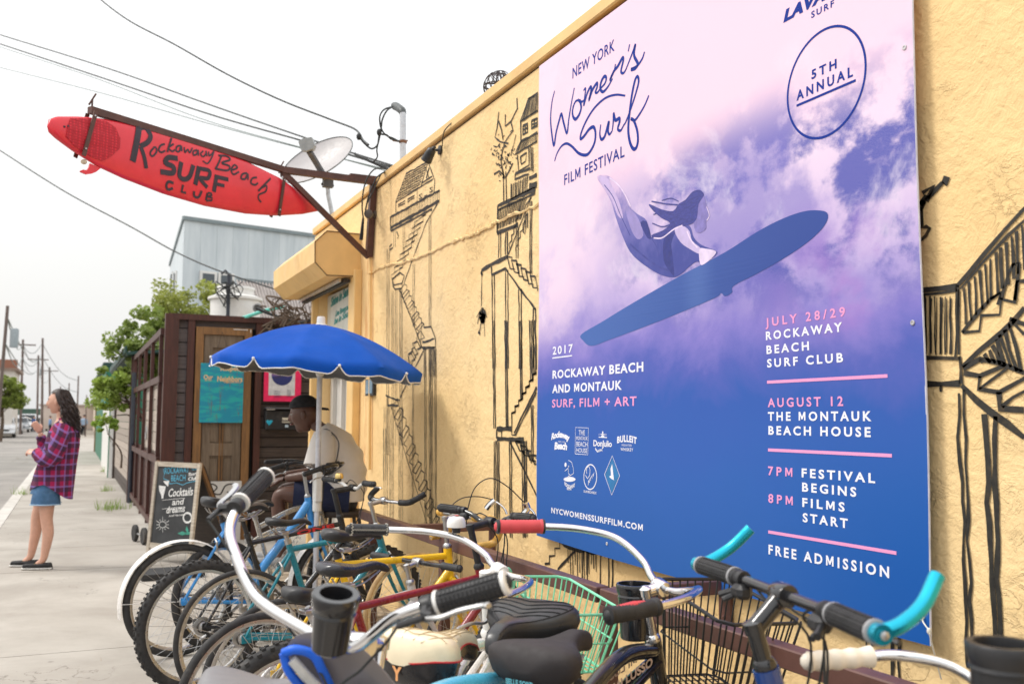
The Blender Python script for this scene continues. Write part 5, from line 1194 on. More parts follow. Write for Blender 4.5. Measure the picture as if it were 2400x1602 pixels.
    fm = g('forkm', P); b = MB(); b.X = S
    if g('sus'):
        for sg in (1, -1): b.tube([HB + V((0, sg * .06, -.01)), HB.lerp(FA, .5) + V((-.01, sg * .06, 0))], .014, 10); b.tube([HB.lerp(FA, .42) + V((-.012, sg * .06, 0)), FA + V((-.01, sg * .06, 0))], .019, 10)
        b.box(HB + V((.0, 0, -.015)), (.035, .15, .03), bev=.008)
    else:
        for sg in (1, -1): b.tube(spline([HB + V((0, sg * .02, -.01)), HB.lerp(FA, .12) + V((-.004, sg * .05, 0)), HB.lerp(FA, .65) + V((-.022, sg * .055, 0)), FA + V((0, sg * .056, 0))], 5), [.0145, .0145, .014, .014, .0135, .013, .0125, .012, .0115, .011, .0105, .010, .0095, .009, .0085, .008], 8)
        b.tube([HB + V((0, .03, -.012)), HB + V((0, -.03, -.012))], .016, 10)
    b.build('fork', fm, t)
    sm = g('stemm', STEEL); b = MB(); b.X = S
    b.tube([HT + axis * .01, Q], g('quill', .012), 12); b.lathe([(.021, 0), (.023, .008), (.019, .018), (.013, .024)], 16, HT + axis * .008, axis); b.lathe([(g('quill', .012) + .003, -.012), (g('quill', .012) + .003, .008), (.005, .012)], 12, Q, axis)
    b.tube([Q - axis * .005, C], g('quill', .012) * 1.05, 12); b.lathe([(.020, -.024), (.022, -.02), (.022, .02), (.020, .024)], 14, C, (0, 1, 0)); b.build('stem', sm, t)
    half = g('bar') if isinstance(g('bar'), list) else BARS[g('bar', 'flat')]; half = [V(p) for p in half]; rot = Matrix.Rotation(g('barrot', 0), 3, 'Y')
    glen = g('glen', .12); gr_ = g('gripr', .0165); bm = g('barm', BLACKM)
    full = [C + rot @ V((p.x, -p.y, p.z)) for p in half[::-1]] + [C + rot @ p for p in half[1:]]
    full = [S @ p for p in full] if not g('full') else g('full'); SPB = spline(full, 7); b = MB(); b.tube(SPB, .0106, 12); hb_ = b.build('handlebar', bm, t)
    ends = []
    for side, seq in ((1, SPB[::-1]), (-1, SPB)):
        acc = [seq[0]]; L = 0
        for i in range(1, len(seq)):
            dl = (seq[i] - seq[i - 1]).length
            if L + dl > glen: acc.append(seq[i - 1].lerp(seq[i], (glen - L) / dl)); break
            L += dl; acc.append(seq[i])
        acc = acc[::-1]; gd = (acc[-1] - acc[0]).normalized()
        if g('grip', True):
            Pg = [acc[0].lerp(acc[-1], 0), acc[-1]] if g('straight', True) else acc
            gm = g('gripm', GRIPB) if side == 1 or not g('gripm2') else g('gripm2')
            if g('tape_grip'):
                rs_ = [.0165 + .0012 * math.sin(i * 2.2) for i in range(len(acc) * 5 - 4)]; q = spline(acc, 5); b = MB(); b.tube(q, [rs_[i % len(rs_)] for i in range(len(q))], 12); b.build('grip', gm, t)
            else: grip(t, Pg, gr_, gm, g('gripstyle', 'plain'), g('gripend'))
        ends.append((acc[0], gd, acc[-1]))
        lv = g('levers')
        if g('shift'):
            q_ = acc[0] - gd * .03; dn = S.to_3x3() @ V((-.35, 0, -1)); b = MB(); b.box(q_ + dn * .022 - gd * .012, (.034, .045, .03), bev=.009); b.tube([q_ + dn * .02, q_ + dn * .035 + gd * .03 + V((-.02, 0, 0))], .007, 8); b.tube([q_ + dn * .028, q_ + dn * .042 + gd * .012 + V((-.02, 0, 0))], .006, 8); b.lathe([(.0165, -.02), (.0175, -.012), (.0175, .012), (.0165, .02)], 12, q_ + gd * .01, gd); b.build('shifter', BLACKP, t)
            b = MB(); mid2 = S @ (C + V((.07, side * .03, -.10))); b.tube(spline([q_ - gd * .04, q_ - gd * .10 + V((0, 0, -.03)), mid2, S @ (HB + V((.03, side * .05, -.03)))], 6), .0026, 6); b.build('gear_cable', WIRE, t)
        if lv and (lv == 2 or (lv == 'L' and side == 1) or (lv == 'R' and side == -1)):
            c_ = acc[0] - gd * .022; f_ = (S.to_3x3() @ V((1, 0, -.45))); f_ = f_ - gd * f_.dot(gd); e = lever(t, c_, gd, (0, 0, 1), f_, ml=g('leverm', STEEL))
            mid = S @ (C + V((.06, 0, -.06))); b = MB(); arch = g('arch', .05)
            b.tube(spline([e, e.lerp(mid, .22) + V((0, 0, arch * .8)), e.lerp(mid, .6) + V((0, 0, arch)), mid + V((.02, 0, arch * .5 - .02)), S @ (HB + V((.06, side * .02, .05))), S @ (HB + V((.04, side * .02, -.05)))], 7), .0026, 6); b.build('brake_cable', WIRE, t)
    # saddle, post
    ss_ = g('saddle', {}); zs = g('zs', .93); sd_ = (SC - BB).normalized(); top = SC + sd_ * ((zs - .06 - SC.z) / sd_.z)
    b = MB(); b.tube([SC + sd_ * .02, top], .0128, 12); b.lathe([(.019, -.012), (.019, .012)], 12, SC + sd_ * .045, sd_); b.build('seat_post', g('postm', STEEL), t)
    saddle(t, V((top.x + g('sx', .0), 0, zs)), ss_.get('L', .27), ss_.get('W', .15), ss_.get('th', .07), ss_.get('top', SP_TOP), ss_.get('side', SP_SIDE), ss_.get('pipe'), ss_.get('pitch', .02), ss_.get('style', 'std'), seams=ss_.get('seams'), seamm=ss_.get('seamm'), mark=ss_.get('mark'), yaw=ss_.get('yaw', 0.))
    # drive train
    b = MB(); cw_ = V((BB.x, -.045, BB.z)); rch = g('rch', .085)
    b.lathe([(rch - .03, -.002), (rch - .004, -.002), (rch, 0), (rch - .004, .002), (rch - .03, .002)], 32, cw_, (0, 1, 0), closed=True)
    for k in range(5): a = k * 1.2566; b.beam(cw_, cw_ + V((math.cos(a) * (rch - .02), 0, math.sin(a) * (rch - .02))), .016, .004, (0, 1, 0))
    for k in range(36): a = k * math.pi / 18; b.box(cw_ + V((math.cos(a) * (rch + .002), 0, math.sin(a) * (rch + .002))), (.005, .002, .005))
    b.build('chainring', STEEL, t)
    ca = g('crank', .7)
    for sg in (1, -1):
        a = ca + (0 if sg < 0 else math.pi); o = BB + V((0, sg * .06, 0)); e = o + V((math.cos(a) * .165, sg * .012, math.sin(a) * .165)); b = MB(); b.beam(o, e, .022, .012, (0, 1, 0), .004); b.build('crank_arm', STEEL, t)
        b = MB(); b.box(e + V((0, sg * .05, 0)), (.085, .075, .022), bev=.006); b.tube([e, e + V((0, sg * .09, 0))], .006, 6); b.build('pedal', BLACKP, t)
    b = MB(); rc = .032; Cc = []
    for k in range(9): a = math.pi / 2 - k * math.pi / 8 * 1.0; Cc.append(cw_ + V((math.cos(a) * rch, 0, math.sin(a) * rch)))
    for k in range(9): a = -math.pi / 2 - k * math.pi / 8; Cc.append(V((RA.x + math.cos(a) * rc, -.045, RA.z + math.sin(a) * rc)))
    Cc = [p for p in Cc]; dense = []
    for i in range(len(Cc)):
        a_, e_ = Cc[i], Cc[(i + 1) % len(Cc)]; n_ = max(1, int((e_ - a_).length / .0127)); dense += [a_.lerp(e_, q / n_) for q in range(n_)]
    b.tube(dense, [.0045 if i % 2 else .0030 for i in range(len(dense))], 5, closed=True); b.build('chain', M('chain_steel', (.12, .11, .10), .45, .8), t)
    b = MB(); prof = []
    for k in range(6): r_ = .022 + .0055 * k; prof += [(r_, -.050 + k * .004), (r_, -.048 + k * .004), (.02, -.048 + k * .004)]
    b.lathe([(.014, -.056)] + prof + [(.014, -.02)], 20, RA, (0, 1, 0)); b.build('sprockets', STEEL, t)
    if g('derail', True): b = MB(); b.tube([RA + V((.01, -.06, -.02)), RA + V((.03, -.055, -.06)), RA + V((.045, -.05, -.11))], [.010, .008, .006], 8); b.lathe([(.022, -.003), (.022, .003)], 12, RA + V((.045, -.05, -.12)), (0, 1, 0)); b.lathe([(.020, -.003), (.020, .003)], 12, RA + V((.03, -.05, -.065)), (0, 1, 0)); b.build('derailleur', BLACKP, t)
    if g('fender'):
        fmts, a0, a1 = g('fender')
        for c_, X_, (s0, s1) in ((RA, Matrix(), (a0, a1)), (FA, S, g('ffender', (.2, 2.6)))):
            if s1 is None: continue
            b = MB(); b.X = X_; rf = Rw + .018; wd = tw * .75
            b.grid(lambda u, v_: c_ + V((math.cos(s0 + (s1 - s0) * u) * (rf + .010 * math.sin(v_ * math.pi)), (v_ - .5) * 2 * wd, math.sin(s0 + (s1 - s0) * u) * (rf + .010 * math.sin(v_ * math.pi)))), 40, 7)
            b.tube([c_ + V((0, .06, 0)), c_ + V((math.cos(s1 - .25) * rf, wd, math.sin(s1 - .25) * rf))], .0022, 5); b.tube([c_ + V((0, -.06, 0)), c_ + V((math.cos(s1 - .25) * rf, -wd, math.sin(s1 - .25) * rf))], .0022, 5)
            b.build('mudguard', fmts, t)
    # rim brakes
    for c_, X_ in ((RA.lerp(SC, .78), Matrix()), (HB + V((.035, 0, -.03)), S)):
        b = MB(); b.X = X_
        for sg in (1, -1): b.tube([c_ + V((0, 0, .03)), c_ + V((0, sg * .035, .01)), c_ + V((0, sg * .03, -.035))], [.006, .007, .008], 6)
        b.build('brake_caliper', STEEL, t)
    lean = g('lean', 0.); Rl = Matrix.Rotation(lean, 3, 'X'); sad = V((top.x + g('sx', 0), 0, zs))
    Rl = Matrix.Rotation(lean, 3, 'X')
    def proj(p): d = p - CAM; z = d.dot(fwd); return 1200 + FPX * d.dot(rgt) / z, 801 - FPX * d.dot(upv) / z
    if g('hub'):        # stands with its rear hub and its bar clamp on two sight lines
        (hx_, hy_), bx_ = g('hub'); H_ = GZ(hx_, hy_, Rw); best = None
        for k in range(g('hr', (2, 40))[0], g('hr', (2, 40))[1]):
            a_ = R(k); rz = Matrix.Rotation(a_, 3, 'Z'); q = proj(H_ + rz @ (Rl @ C - Rl @ RA)); 
            if best is None or abs(q[0] - bx_) < best[0]: best = (abs(q[0] - bx_), a_, q)
        head = best[1]; rz = Matrix.Rotation(head, 3, 'Z'); p0 = H_ - rz @ (Rl @ RA); p0.z = 0
        0 and print('BIKE', label[:34], 'head %.0f clamp %.0f,%.0f saddle' % (math.degrees(head), *best[2]), [round(v_) for v_ in proj(p0 + rz @ (Rl @ sad))])
    if g('at'):
        (sx_, sy_), (bx_, by_) = g('at'); s3, c3 = Rl @ sad, Rl @ C
        A_, B_ = GZ(sx_, sy_, s3.z), GZ(bx_, by_, c3.z); A_.z = B_.z = 0; D_ = B_ - A_; ld = (c3 - s3); ld.z = 0
        head = math.atan2(D_.y, D_.x) - math.atan2(ld.y, ld.x); mid_l = s3.lerp(c3, g('wgt', .5))
        rz = Matrix.Rotation(head, 3, 'Z'); p0 = A_.lerp(B_, g('wgt', .5)) - rz @ mid_l; p0.z = 0
        0 and print('BIKE', label[:34], 'sighted %.2f built %.2f head %.0f' % (D_.length, ld.length, math.degrees(head)))
    if g('clampat'):
        B_ = GZ(*g('clampat'), (Rl @ C).z); rz = Matrix.Rotation(head, 3, 'Z'); p0 = B_ - rz @ (Rl @ C); p0.z = 0
    t.location = p0; t.rotation_mode = 'XYZ'; t.rotation_euler = (Matrix.Rotation(head, 3, 'Z') @ Rl).to_euler('XYZ')
    return t, S, C, ends, SPB, HT, HB, SC, BB
def wire_basket(t, X, x0, x1, w, z0, z1, m, taper=.8, nv=9, r=.003, rt=.005, mesh_h=2):
    """open wire basket; its frame X is the bike's steering frame"""
    def ring(z, k, rr, name_m):
        cx = (x0 + x1) / 2; hx = (x1 - x0) / 2 * k; hy = w / 2 * k; c_ = .03
        P = [(cx - hx + c_, -hy, z), (cx + hx - c_, -hy, z), (cx + hx, -hy + c_, z), (cx + hx, hy - c_, z), (cx + hx - c_, hy, z), (cx - hx + c_, hy, z), (cx - hx, hy - c_, z), (cx - hx, -hy + c_, z)]
        return P
    b = MB(); b.X = X
    b.tube(ring(z1, 1, rt, 0), rt, 8, closed=True)
    bs = b.build('basket', m, t)
    b = MB(); b.X = X; lo = ring(z0, taper, r, 0)
    for q in range(mesh_h):
        z = z0 + (z1 - z0) * q / mesh_h; b.tube(ring(z, taper + (1 - taper) * q / mesh_h, r, 0), r, 6, closed=True)
    cx = (x0 + x1) / 2; hx = (x1 - x0) / 2; hy = w / 2
    for i in range(nv):
        s = -1 + 2 * i / (nv - 1)
        b.tube([(cx + hx * s * .93, -hy, z1), (cx + hx * s * taper * .93, -hy * taper, z0), (cx + hx * s * taper * .93, hy * taper, z0), (cx + hx * s * .93, hy, z1)], r, 5)
        b.tube([(cx - hx, hy * s * .93, z1), (cx - hx * taper, hy * s * taper * .93, z0), (cx + hx * taper, hy * s * taper * .93, z0), (cx + hx, hy * s * .93, z1)], r, 5)
    b.build('basket_wires', m, bs); return bs
def aim(a, c):
    """heading, from two plan positions given in the camera's ground frame"""
    p, q = CW(*a), CW(*c); d = q - p; return math.atan2(d.y, d.x)
def bikes():
    TEAL = M('teal_frame', lin((12, 122, 138)), .28, var=.08, coat=.4, dirt=(.1, .1, .1), dirt_amt=.2)
    YELW = M('yellow_frame', lin((245, 195, 20)), .35, var=.06, coat=.3, scale=30, dirt=lin((90, 60, 20)), dirt_amt=.5)
    SKYB = M('sky_blue_frame', lin((88, 190, 226)), .28, var=.05, coat=.4, scale=26, dirt=(.14, .12, .10), dirt_amt=.35)
    BLU2 = M('azure_frame', lin((62, 150, 222)), .3, var=.06, coat=.3, scale=26, dirt=(.14, .12, .10), dirt_amt=.35)
    WHF = M('white_frame', lin((232, 228, 224)), .28, var=.04, coat=.3, scale=26, dirt=(.14, .12, .10), dirt_amt=.35)
    REDF = M('maroon_frame', lin((140, 32, 38)), .3, var=.1, coat=.3, scale=26, dirt=(.14, .12, .10), dirt_amt=.35); DBL = M('deep_blue_frame', lin((22, 62, 130)), .22, var=.1, coat=.7)
    TAN = M('tan_tyre', lin((190, 158, 112)), .7, var=.15, dirt=(.1, .08, .06), dirt_amt=.4)
    TAPE = M('mustard_bar_tape', lin((204, 160, 74)), .6, var=.3, scale=30, bump=.4, dirt=lin((225, 215, 200)), dirt_amt=.5)
    MINT = M('mint_wire', lin((138, 226, 184)), .4, var=.04)
    BW = M('basket_black', (.02, .02, .021), .4)
    TRQ = M('turquoise_anodised', lin((40, 178, 205)), .22, .75, var=.06)
    RED_DEC = M('decal_red', lin((210, 50, 50)), .4); WHD = M('decal_white', (.75, .75, .74), .4)
    # --- far group
    bike('bicycle', 'azure blue bicycle with white mudguards and tall upright bars, leftmost in the row',
         CW(-2.03, 5.86), aim((-2.03, 5.86), (-1.32, 6.5)), dict(hub=((421, 1405), 735), paint=BLU2, style='step', fender=(WHF, .4, 3.35), ffender=(.4, 3.1), tw=.045, wb=1.08, zb=1.10, bar='dutch', barm=BLACKM, zs=.93,
         saddle=dict(W=.20, L=.27, th=.07, style='wide'), postm=BLACKP, stemm=STEEL, tr=.019, levers=2, decal=('mooi', WHD, .2), ht=(.84, 0, .92), hb=(.875, 0, .74)))
    t, S, C, ends, *_ = bike('bicycle', 'silver curved-frame cruiser bicycle with black swept bars and a chrome bell', CW(-2.0, 6.75), aim((-2.0, 6.75), (-1.25, 7.2)),
         dict(hub=((515, 1392), 752), paint=M('silver_frame', (.62, .6, .56), .25, .7, var=.06), style='cruiser', tw=.05, zb=1.06, bar='cruiser', barm=BLACKM, zs=.90, saddle=dict(W=.2, style='wide', top=M('saddle_brown_grey', lin((92, 84, 76)), .5, var=.2), side=SP_SIDE)))
    bell(t, S @ (C + V((-.01, .1, .045))), CHROME)
    t, S, C, ends, SPB, HT, *_ = bike('bicycle', 'black mountain bicycle with white flat bar and knobbly rear tyre', CW(-1.66, 5.1), aim((-1.66, 5.1), (-.90, 5.72)),
         dict(hub=((469, 1464), 826), paint=M('black_frame', (.02, .02, .022), .3, coat=.3), knob=True, tw=.055, R=.345, rim=ALU, bar='riser', barm=WHITE, zb=1.04, stemm=BLACKP, zs=.97, postm=BLACKP, ext=.13, ht=(.84, 0, .86), hb=(.88, 0, .72), wb=1.08, sus=True, forkm=BLACKP, levers=2, decal=('ONE', RED_DEC, .1), decal_on='top', quill=.016,
              saddle=dict(W=.15, top=M('saddle_brown_grey', lin((92, 84, 76)), .5, var=.2), side=SP_SIDE)))
    b = MB(); 
    bell(t, S @ (C + V((-.02, .13, .05))), M('brass', (.75, .55, .22), .25, 1))
    bike('bicycle', 'teal road bicycle with tan front tyre and black upturned bar grips', CW(-1.386, 4.88), aim((-1.386, 4.88), (-.66, 5.50)),
         dict(hub=((561, 1491), 900), paint=TEAL, tw=.03, R=.34, ftyre=TAN, bar='moustache', barm=CHROME, glen=.17, straight=False, tape_grip=True, gripm=GRIPB, zb=.99, ext=.09, zs=.91, tr=.0165, wb=1.06, saddle=dict(W=.14, L=.26, th=.045), decal=None, stemm=STEEL, rch=.095))
    # --- middle group
    yel, *_ = bike('bicycle', 'yellow road bicycle with mustard taped drop bars and a worn black saddle', CW(-1.02, 4.3), aim((-1.02, 4.3), (-.27, 4.9)),
         dict(hub=((655, 1590), 1076), paint=YELW, tw=.03, R=.34, bar='drop', barm=STEEL, tape_grip=True, gripm=TAPE, glen=.34, zb=.99, ext=.08, zs=.935, sx=.06, tr=.0165, saddle=dict(W=.16, L=.29, th=.06, top=M('saddle_worn', (.03, .028, .03), .38, var=.4, scale=20, dirt=lin((110, 100, 80)), dirt_amt=.35), side=SP_SIDE),
              sc=(.27, 0, .80), ht=(.83, 0, .83), tape=[(.30, M('tape_black', (.01, .01, .01), .4)), (.12, M('tape_black', (.01, .01, .01), .4))], postm=BLACKP))
    for nm, P_, r_, m_ in (('brake_hood', [(1232, 1178, 4.75), (1236, 1192, 4.75), (1226, 1205, 4.75)], .016, CHROME), ('brake_hood', [(1160, 1172, 5.0), (1150, 1180, 5.0), (1140, 1192, 5.0)], .016, CHROME),
            ('lever_blade', [(1236, 1186, 4.75), (1250, 1200, 4.74), (1258, 1218, 4.73)], .006, CHROME), ('lever_blade', [(1163, 1175, 5.0), (1180, 1188, 4.98), (1188, 1204, 4.97)], .006, CHROME),
            ('brake_cable', [(1229, 1177, 4.75), (1190, 1140, 4.72), (1150, 1120, 4.7), (1115, 1140, 4.7), (1098, 1185, 4.7), (1092, 1235, 4.75)], .0028, WIRE), ('brake_cable', [(1155, 1170, 5.0), (1120, 1163, 4.95), (1080, 1168, 4.9), (1052, 1195, 4.85), (1046, 1240, 4.8)], .0028, WIRE)):
        b = MB(); rz_ = Matrix.Rotation(-yel.rotation_euler.z, 3, 'Z'); b.tube([rz_ @ (p - yel.location) for p in spline([TT(*q) for q in P_], 6)], r_, 8); b.build(nm, m_, yel)
    bike('bicycle', 'grey thin tyred bicycle wedged between the yellow bicycle and the red one', CW(-1.0, 3.86), aim((-1.0, 3.86), (-.4, 4.5)),
         dict(paint=M('grey_white_frame', lin((205, 200, 196)), .3), tw=.032, R=.345, bar='flat', zb=.80, zs=.74, sc=(.27, 0, .62), ht=(.80, 0, .70), hb=(.83, 0, .60), decal=('GT', RED_DEC, .3)))
    t, S, C, ends, *_ = bike('bicycle', 'maroon mountain bicycle with black riser bar and smooth black saddle', CW(-.80, 3.36), aim((-.80, 3.36), (-.10, 3.98)),
         dict(hub=((672, 1735), 1150), paint=REDF, knob=True, tw=.055, R=.34, bar='riser', barm=BLACKM, zb=1.03, ext=.11, ht=(.86, 0, .84), hb=(.90, 0, .70), wb=1.1, stemm=BLACKP, zs=.91, sx=-.0, sus=True, forkm=WHF, levers=2, leverm=BLACKP, arch=.03, quill=.014, saddle=dict(W=.165, L=.30, th=.055, top=M('saddle_satin', (.035, .036, .045), .25, var=.1), side=SP_SIDE), postm=CHROME,
              decal=('POWERLITE', WHD, .25), shift=True, gripstyle='tread', glen=.11))
    # basket cruiser with bell
    t, S, C, ends, SPB, HT, HB, SC, BB = bike('bicycle', 'white cruiser bicycle with mint green wire basket, chrome bars and a cream saddle', CW(-.235, 1.99), aim((-.235, 1.99), (-.085, 2.85)),
         dict(at=((985, 1545), (1150, 1328)), wgt=.8, paint=WHF, style='cruiser', tw=.05, steer=-.86, bar=[(0, 0, 0), (.005, .06, .003), (.01, .13, .016), (-.03, .22, .035), (-.11, .29, .035), (-.21, .33, .028), (-.35, .355, .02)], barm=CHROME, zb=1.005, ext=.05, stemm=WHITE, quill=.015, zs=.90, gripm=M('grip_leather', (.018, .018, .022), .3, var=.2), gripstyle='stitch', gripr=.0175, wb=1.1, sx=.02, levers='R',
              ht=(.86, 0, .80), hb=(.89, 0, .67), saddle=dict(yaw=-.42, mark=('Y', M('emblem_cream', lin((240, 170, 110)), .5), .03, .03), W=.27, L=.29, th=.14, style='wide', top=M('saddle_cream', lin((236, 220, 188)), .4, var=.05, dirt=lin((190, 165, 120)), dirt_amt=.3), side=M('saddle_side_black', (.02, .018, .02), .25), seamm=M('seam_tan', lin((196, 176, 140)), .7), seams=lambda: [[(.05 + s_ * .85, f + .05 * math.sin(s_ * 9 + f * 5)) for s_ in [i / 16 for i in range(17)]] for f in (-.7, -.35, 0, .35, .7)] + [[(s0 + .03 * math.sin(f * 6), f) for f in [i / 8 - .9 for i in range(15)]] for s0 in (.12, .3, .48, .66)], pipe=M('piping_red', lin((190, 30, 40)), .4))))
    _k = min(SPB, key=lambda p: abs((p - S @ C).length - .235) + (10 if (S.inverted() @ p).y < C.y else 0))
    bell(t, _k + V((0, 0, .032)), M('bell_white', (.8, .79, .77), .25, coat=.3), (0, 0, 1), .030, logo=True)
    wire_basket(t, S @ Matrix.Translation(V((HT.x, 0, .0))), .10, .37, .36, .74, .93, MINT, .82, 11, .0026, .0045, 2)
    for yy in (.04, -.04):
        b = MB(); b.X = S @ Matrix.Translation(V((HT.x, 0, 0))); b.tube(spline([(.10, yy, .86), (.07, yy, .985), (.04, yy, .995), (.035, yy, .95)], 5), .0042, 6); b.build('basket_hook', MINT, t)
    b = MB(); b.X = S @ Matrix.Translation(V((HT.x, 0, 0))); b.box((.102, 0, .86), (.004, .11, .075)); b.build('basket_plate', MINT, t, 0)
    # sky-blue cruiser facing the street, nearest the camera
    hp0, hh = CW(.036, 2.42), aim((.036, 2.42), (-.315, 1.72)); rzi = Matrix.Rotation(-hh, 3, 'Z'); hp0 = hp0 - Matrix.Rotation(hh, 3, 'Z') @ V((.215, 0, 0))
    def loc(p): q = V(p) - hp0; return rzi @ q
    LB_ = [TT(*q) for q in ((620, 1118, 2.07), (569, 1169, 1.97), (539, 1237, 1.91), (555, 1306, 1.87), (601, 1398, 1.82), (700, 1466, 1.76), (790, 1512, 1.72), (840, 1512, 1.67), (922, 1448, 1.62), (1010, 1415, 1.60), (1101, 1398, 1.58), (1179, 1366, 1.57))]
    t, S, C, ends, SPB, HT, HB, SC, BB = bike('bicycle', 'sky blue cruiser bicycle facing the street with quilted black saddle and tall chrome bars', hp0, hh,
         dict(full=[loc(p) for p in LB_], paint=SKYB, style='cruiser', tw=.055, tr=.019, steer=0, bar='beach', barm=CHROME, zb=1.04, ext=.07, stemm=CHROME, quill=.014, zs=.955, wb=1.22, gripm=GRIPB, gripstyle='tread', gripr=.0185, gripend=WHITE, glen=.115, levers=2, arch=-.01, rim=ALU,
              ht=(.89, 0, .86), hb=(.93, 0, .72), sc=(.25, 0, .85), saddle=dict(W=.27, L=.29, th=.10, style='wide', top=M('saddle_quilt', (.03, .031, .034), .33, var=.1), side=SP_SIDE, seams=lambda: [[(s0 + .16 - .16 * abs(f), f) for f in [i / 8 - .92 for i in range(15)]] for s0 in (.06, .14, .22, .30, .38)] + [[(.03 + s_ * .9, sg * .86) for s_ in [i / 20 for i in range(21)]] for sg in (1, -1)])))
    cup(t, loc(TT(788, 1390, 1.60)), .0385, .031, .102, Matrix.Rotation(-hh, 4, 'Z') @ Matrix.Rotation(R(8), 4, V((math.sin(YAW), math.cos(YAW), 0))) @ Matrix.Rotation(R(14), 4, V((math.cos(YAW), -math.sin(YAW), 0))))
    # quilting seams on the saddle
    b = MB()
    for k in range(7):
        q = spline([(.275 - .02 * k - .09, -.105 + .01 * k, .918), (.275 - .02 * k, -.03, .934), (.26 - .02 * k, .0, .936), (.275 - .02 * k, .03, .934), (.275 - .02 * k - .09, .105 - .01 * k, .918)], 4)
    # black cruiser with wire basket and red grips
    REDG = M('grip_red', lin((206, 72, 78)), .5, var=.08)
    t, S, C, ends, SPB, HT, HB, SC, BB = bike('bicycle', 'gloss black cruiser bicycle with black wire basket, cup holder and red grips', CW(.0, 1.93), aim((.04, 2.05), (.38, 2.62)),
         dict(at=((1285, 1530), (1532, 1368)), wgt=.6, paint=BLACKM, style='cruiser', tw=.05, tr=.019, steer=-.62, bar='wide', barm=CHROME, zb=1.0, ext=.05, stemm=CHROME, quill=.015, zs=.92, sx=.02, wb=1.1, gripm=REDG, gripm2=GRIPB, gripstyle='rib', gripr=.0195, glen=.13,
              gripend=BLACKP, decal=('MI LUSSO', M('decal_pale', lin((190, 170, 160)), .4), .12), decal_on='top', saddle=dict(mark=('SELLE SORT', M('decal_cyan', lin((110, 190, 205)), .5), .07, .012), W=.25, L=.31, th=.10, pitch=.12, style='wide', top=M('saddle_gel_black', (.032, .027, .028), .72, var=.1), side=M('saddle_gel_black', (.032, .027, .028), .72))))
    a0_, d0_, e0_ = ends[1]; b = MB(); b.tube([a0_ + d0_ * .02 + V((0, 0, .009)), a0_.lerp(e0_, .5) + V((0, 0, .0105)), e0_ - d0_ * .004 + V((0, 0, .009))], [.010, .0125, .010], 12); b.build('red_grip_pad', REDG, t)
    wire_basket(t, S @ Matrix.Translation(V((HT.x, 0, .0))), .09, .35, .36, .68, .96, BW, .78, 10, .0028, .0055, 2)
    cup(t, S @ (C + V((-.05, .055, -.01))), .050, .040, .15, None, .005)
    b = MB(); b.X = S; b.lathe([(.012, -.02), (.04, -.01), (.043, .0), (.04, .006), (.0, .008)], 28, (HB.x - .06, -.10, HB.z - .05), (-.3, -1, .1)); b.build('headlamp', CHROME, t)
    b = MB(); b.tube(spline([(.42, -.05, .78), (.48, -.07, .72), (.55, -.06, .66), (.56, .0, .62)], 6), .012, 10); lk = b.build('lock', BLACKP, t)
    for k in range(4): b = MB(); b.lathe([(.016, -.004), (.018, 0), (.016, .004)], 14, (.43 + .013 * k, -.053 - .003 * k, .77 - .012 * k), (1, -.2, -.9)); b.build('number_ring', STEEL, lk)
    # mountain bicycle with turquoise bar ends
    t, S, C, ends, SPB, HT, HB, SC, BB = bike('bicycle', 'deep blue mountain bicycle with turquoise bar ends, nearest the banner', CW(-.39, 1.75), aim((-.39, 1.75), (.47, 1.92)),
         dict(paint=DBL, knob=True, tw=.055, R=.34, bar=[(0, 0, 0), (0, .09, 0), (-.006, .18, .002), (-.02, .33, .004)], barm=BLACKM, zb=1.135, ext=.075, drop=.055, stemm=BLACKM, quill=.0165, zs=.70, sc=(.27, 0, .60), clampat=(1835, 1392), ht=(.80, 0, .995), hb=(.84, 0, .86), wb=1.06, sus=True, forkm=BLACKP, levers=2, leverm=BLACKP, arch=.0, shift=True, gripstyle='tread', glen=.135, gripr=.0175, tr=.02,
              gripend=M('grip_ring_grey', (.3, .3, .31), .4)))
    for (c_, d_, e_) in ends:
        f_ = S.to_3x3() @ V((1, 0, .35)); b = MB(); b.tube([e_ + d_ * -.002, e_ + d_ * .028], .0155, 16)
        P = spline([e_ + d_ * .014, e_ + d_ * .018 + f_ * .035, e_ + d_ * .012 + f_ * .075 + V((0, 0, .012)), e_ - d_ * .004 + f_ * .11 + V((0, 0, .04))], 6); b.tube(P, .0125, 14); be = b.build('bar_end', TRQ, t)
        b = MB(); b.lathe([(.007, 0), (.007, .004), (.003, .006)], 8, e_ + d_ * .03, d_); b.build('bolt', STEEL, be)
    b = MB(); put_d = S @ C; q0 = S @ (HT + V((.03, -.021, .09))); q1 = S @ (C + V((-.02, -.021, -.012))); put_text(b, 'DIRTY JUMP', q0, q1 - q0, V((-.006, 0, .014)), .03); b.build('stem_lettering', RED_DEC, t, 0)
    # white-gripped cruiser at the right edge
    t, S, C, ends, *_ = bike('bicycle', 'cruiser bicycle with cream finger grips and chrome bars cut off by the right edge', CW(.12, 1.36), aim((.1, 1.32), (.94, 1.60)),
         dict(paint=BLACKM, style='cruiser', tw=.05, bar='cruiser', barm=CHROME, zb=.915, ext=.05, stemm=CHROME, zs=.60, sc=(.27, 0, .48), ht=(.8, 0, .76), hb=(.84, 0, .64), gripm=M('grip_cream', lin((232, 222, 206)), .5, var=.04), gripstyle='finger', gripr=.0185, glen=.125))
    CQ = t
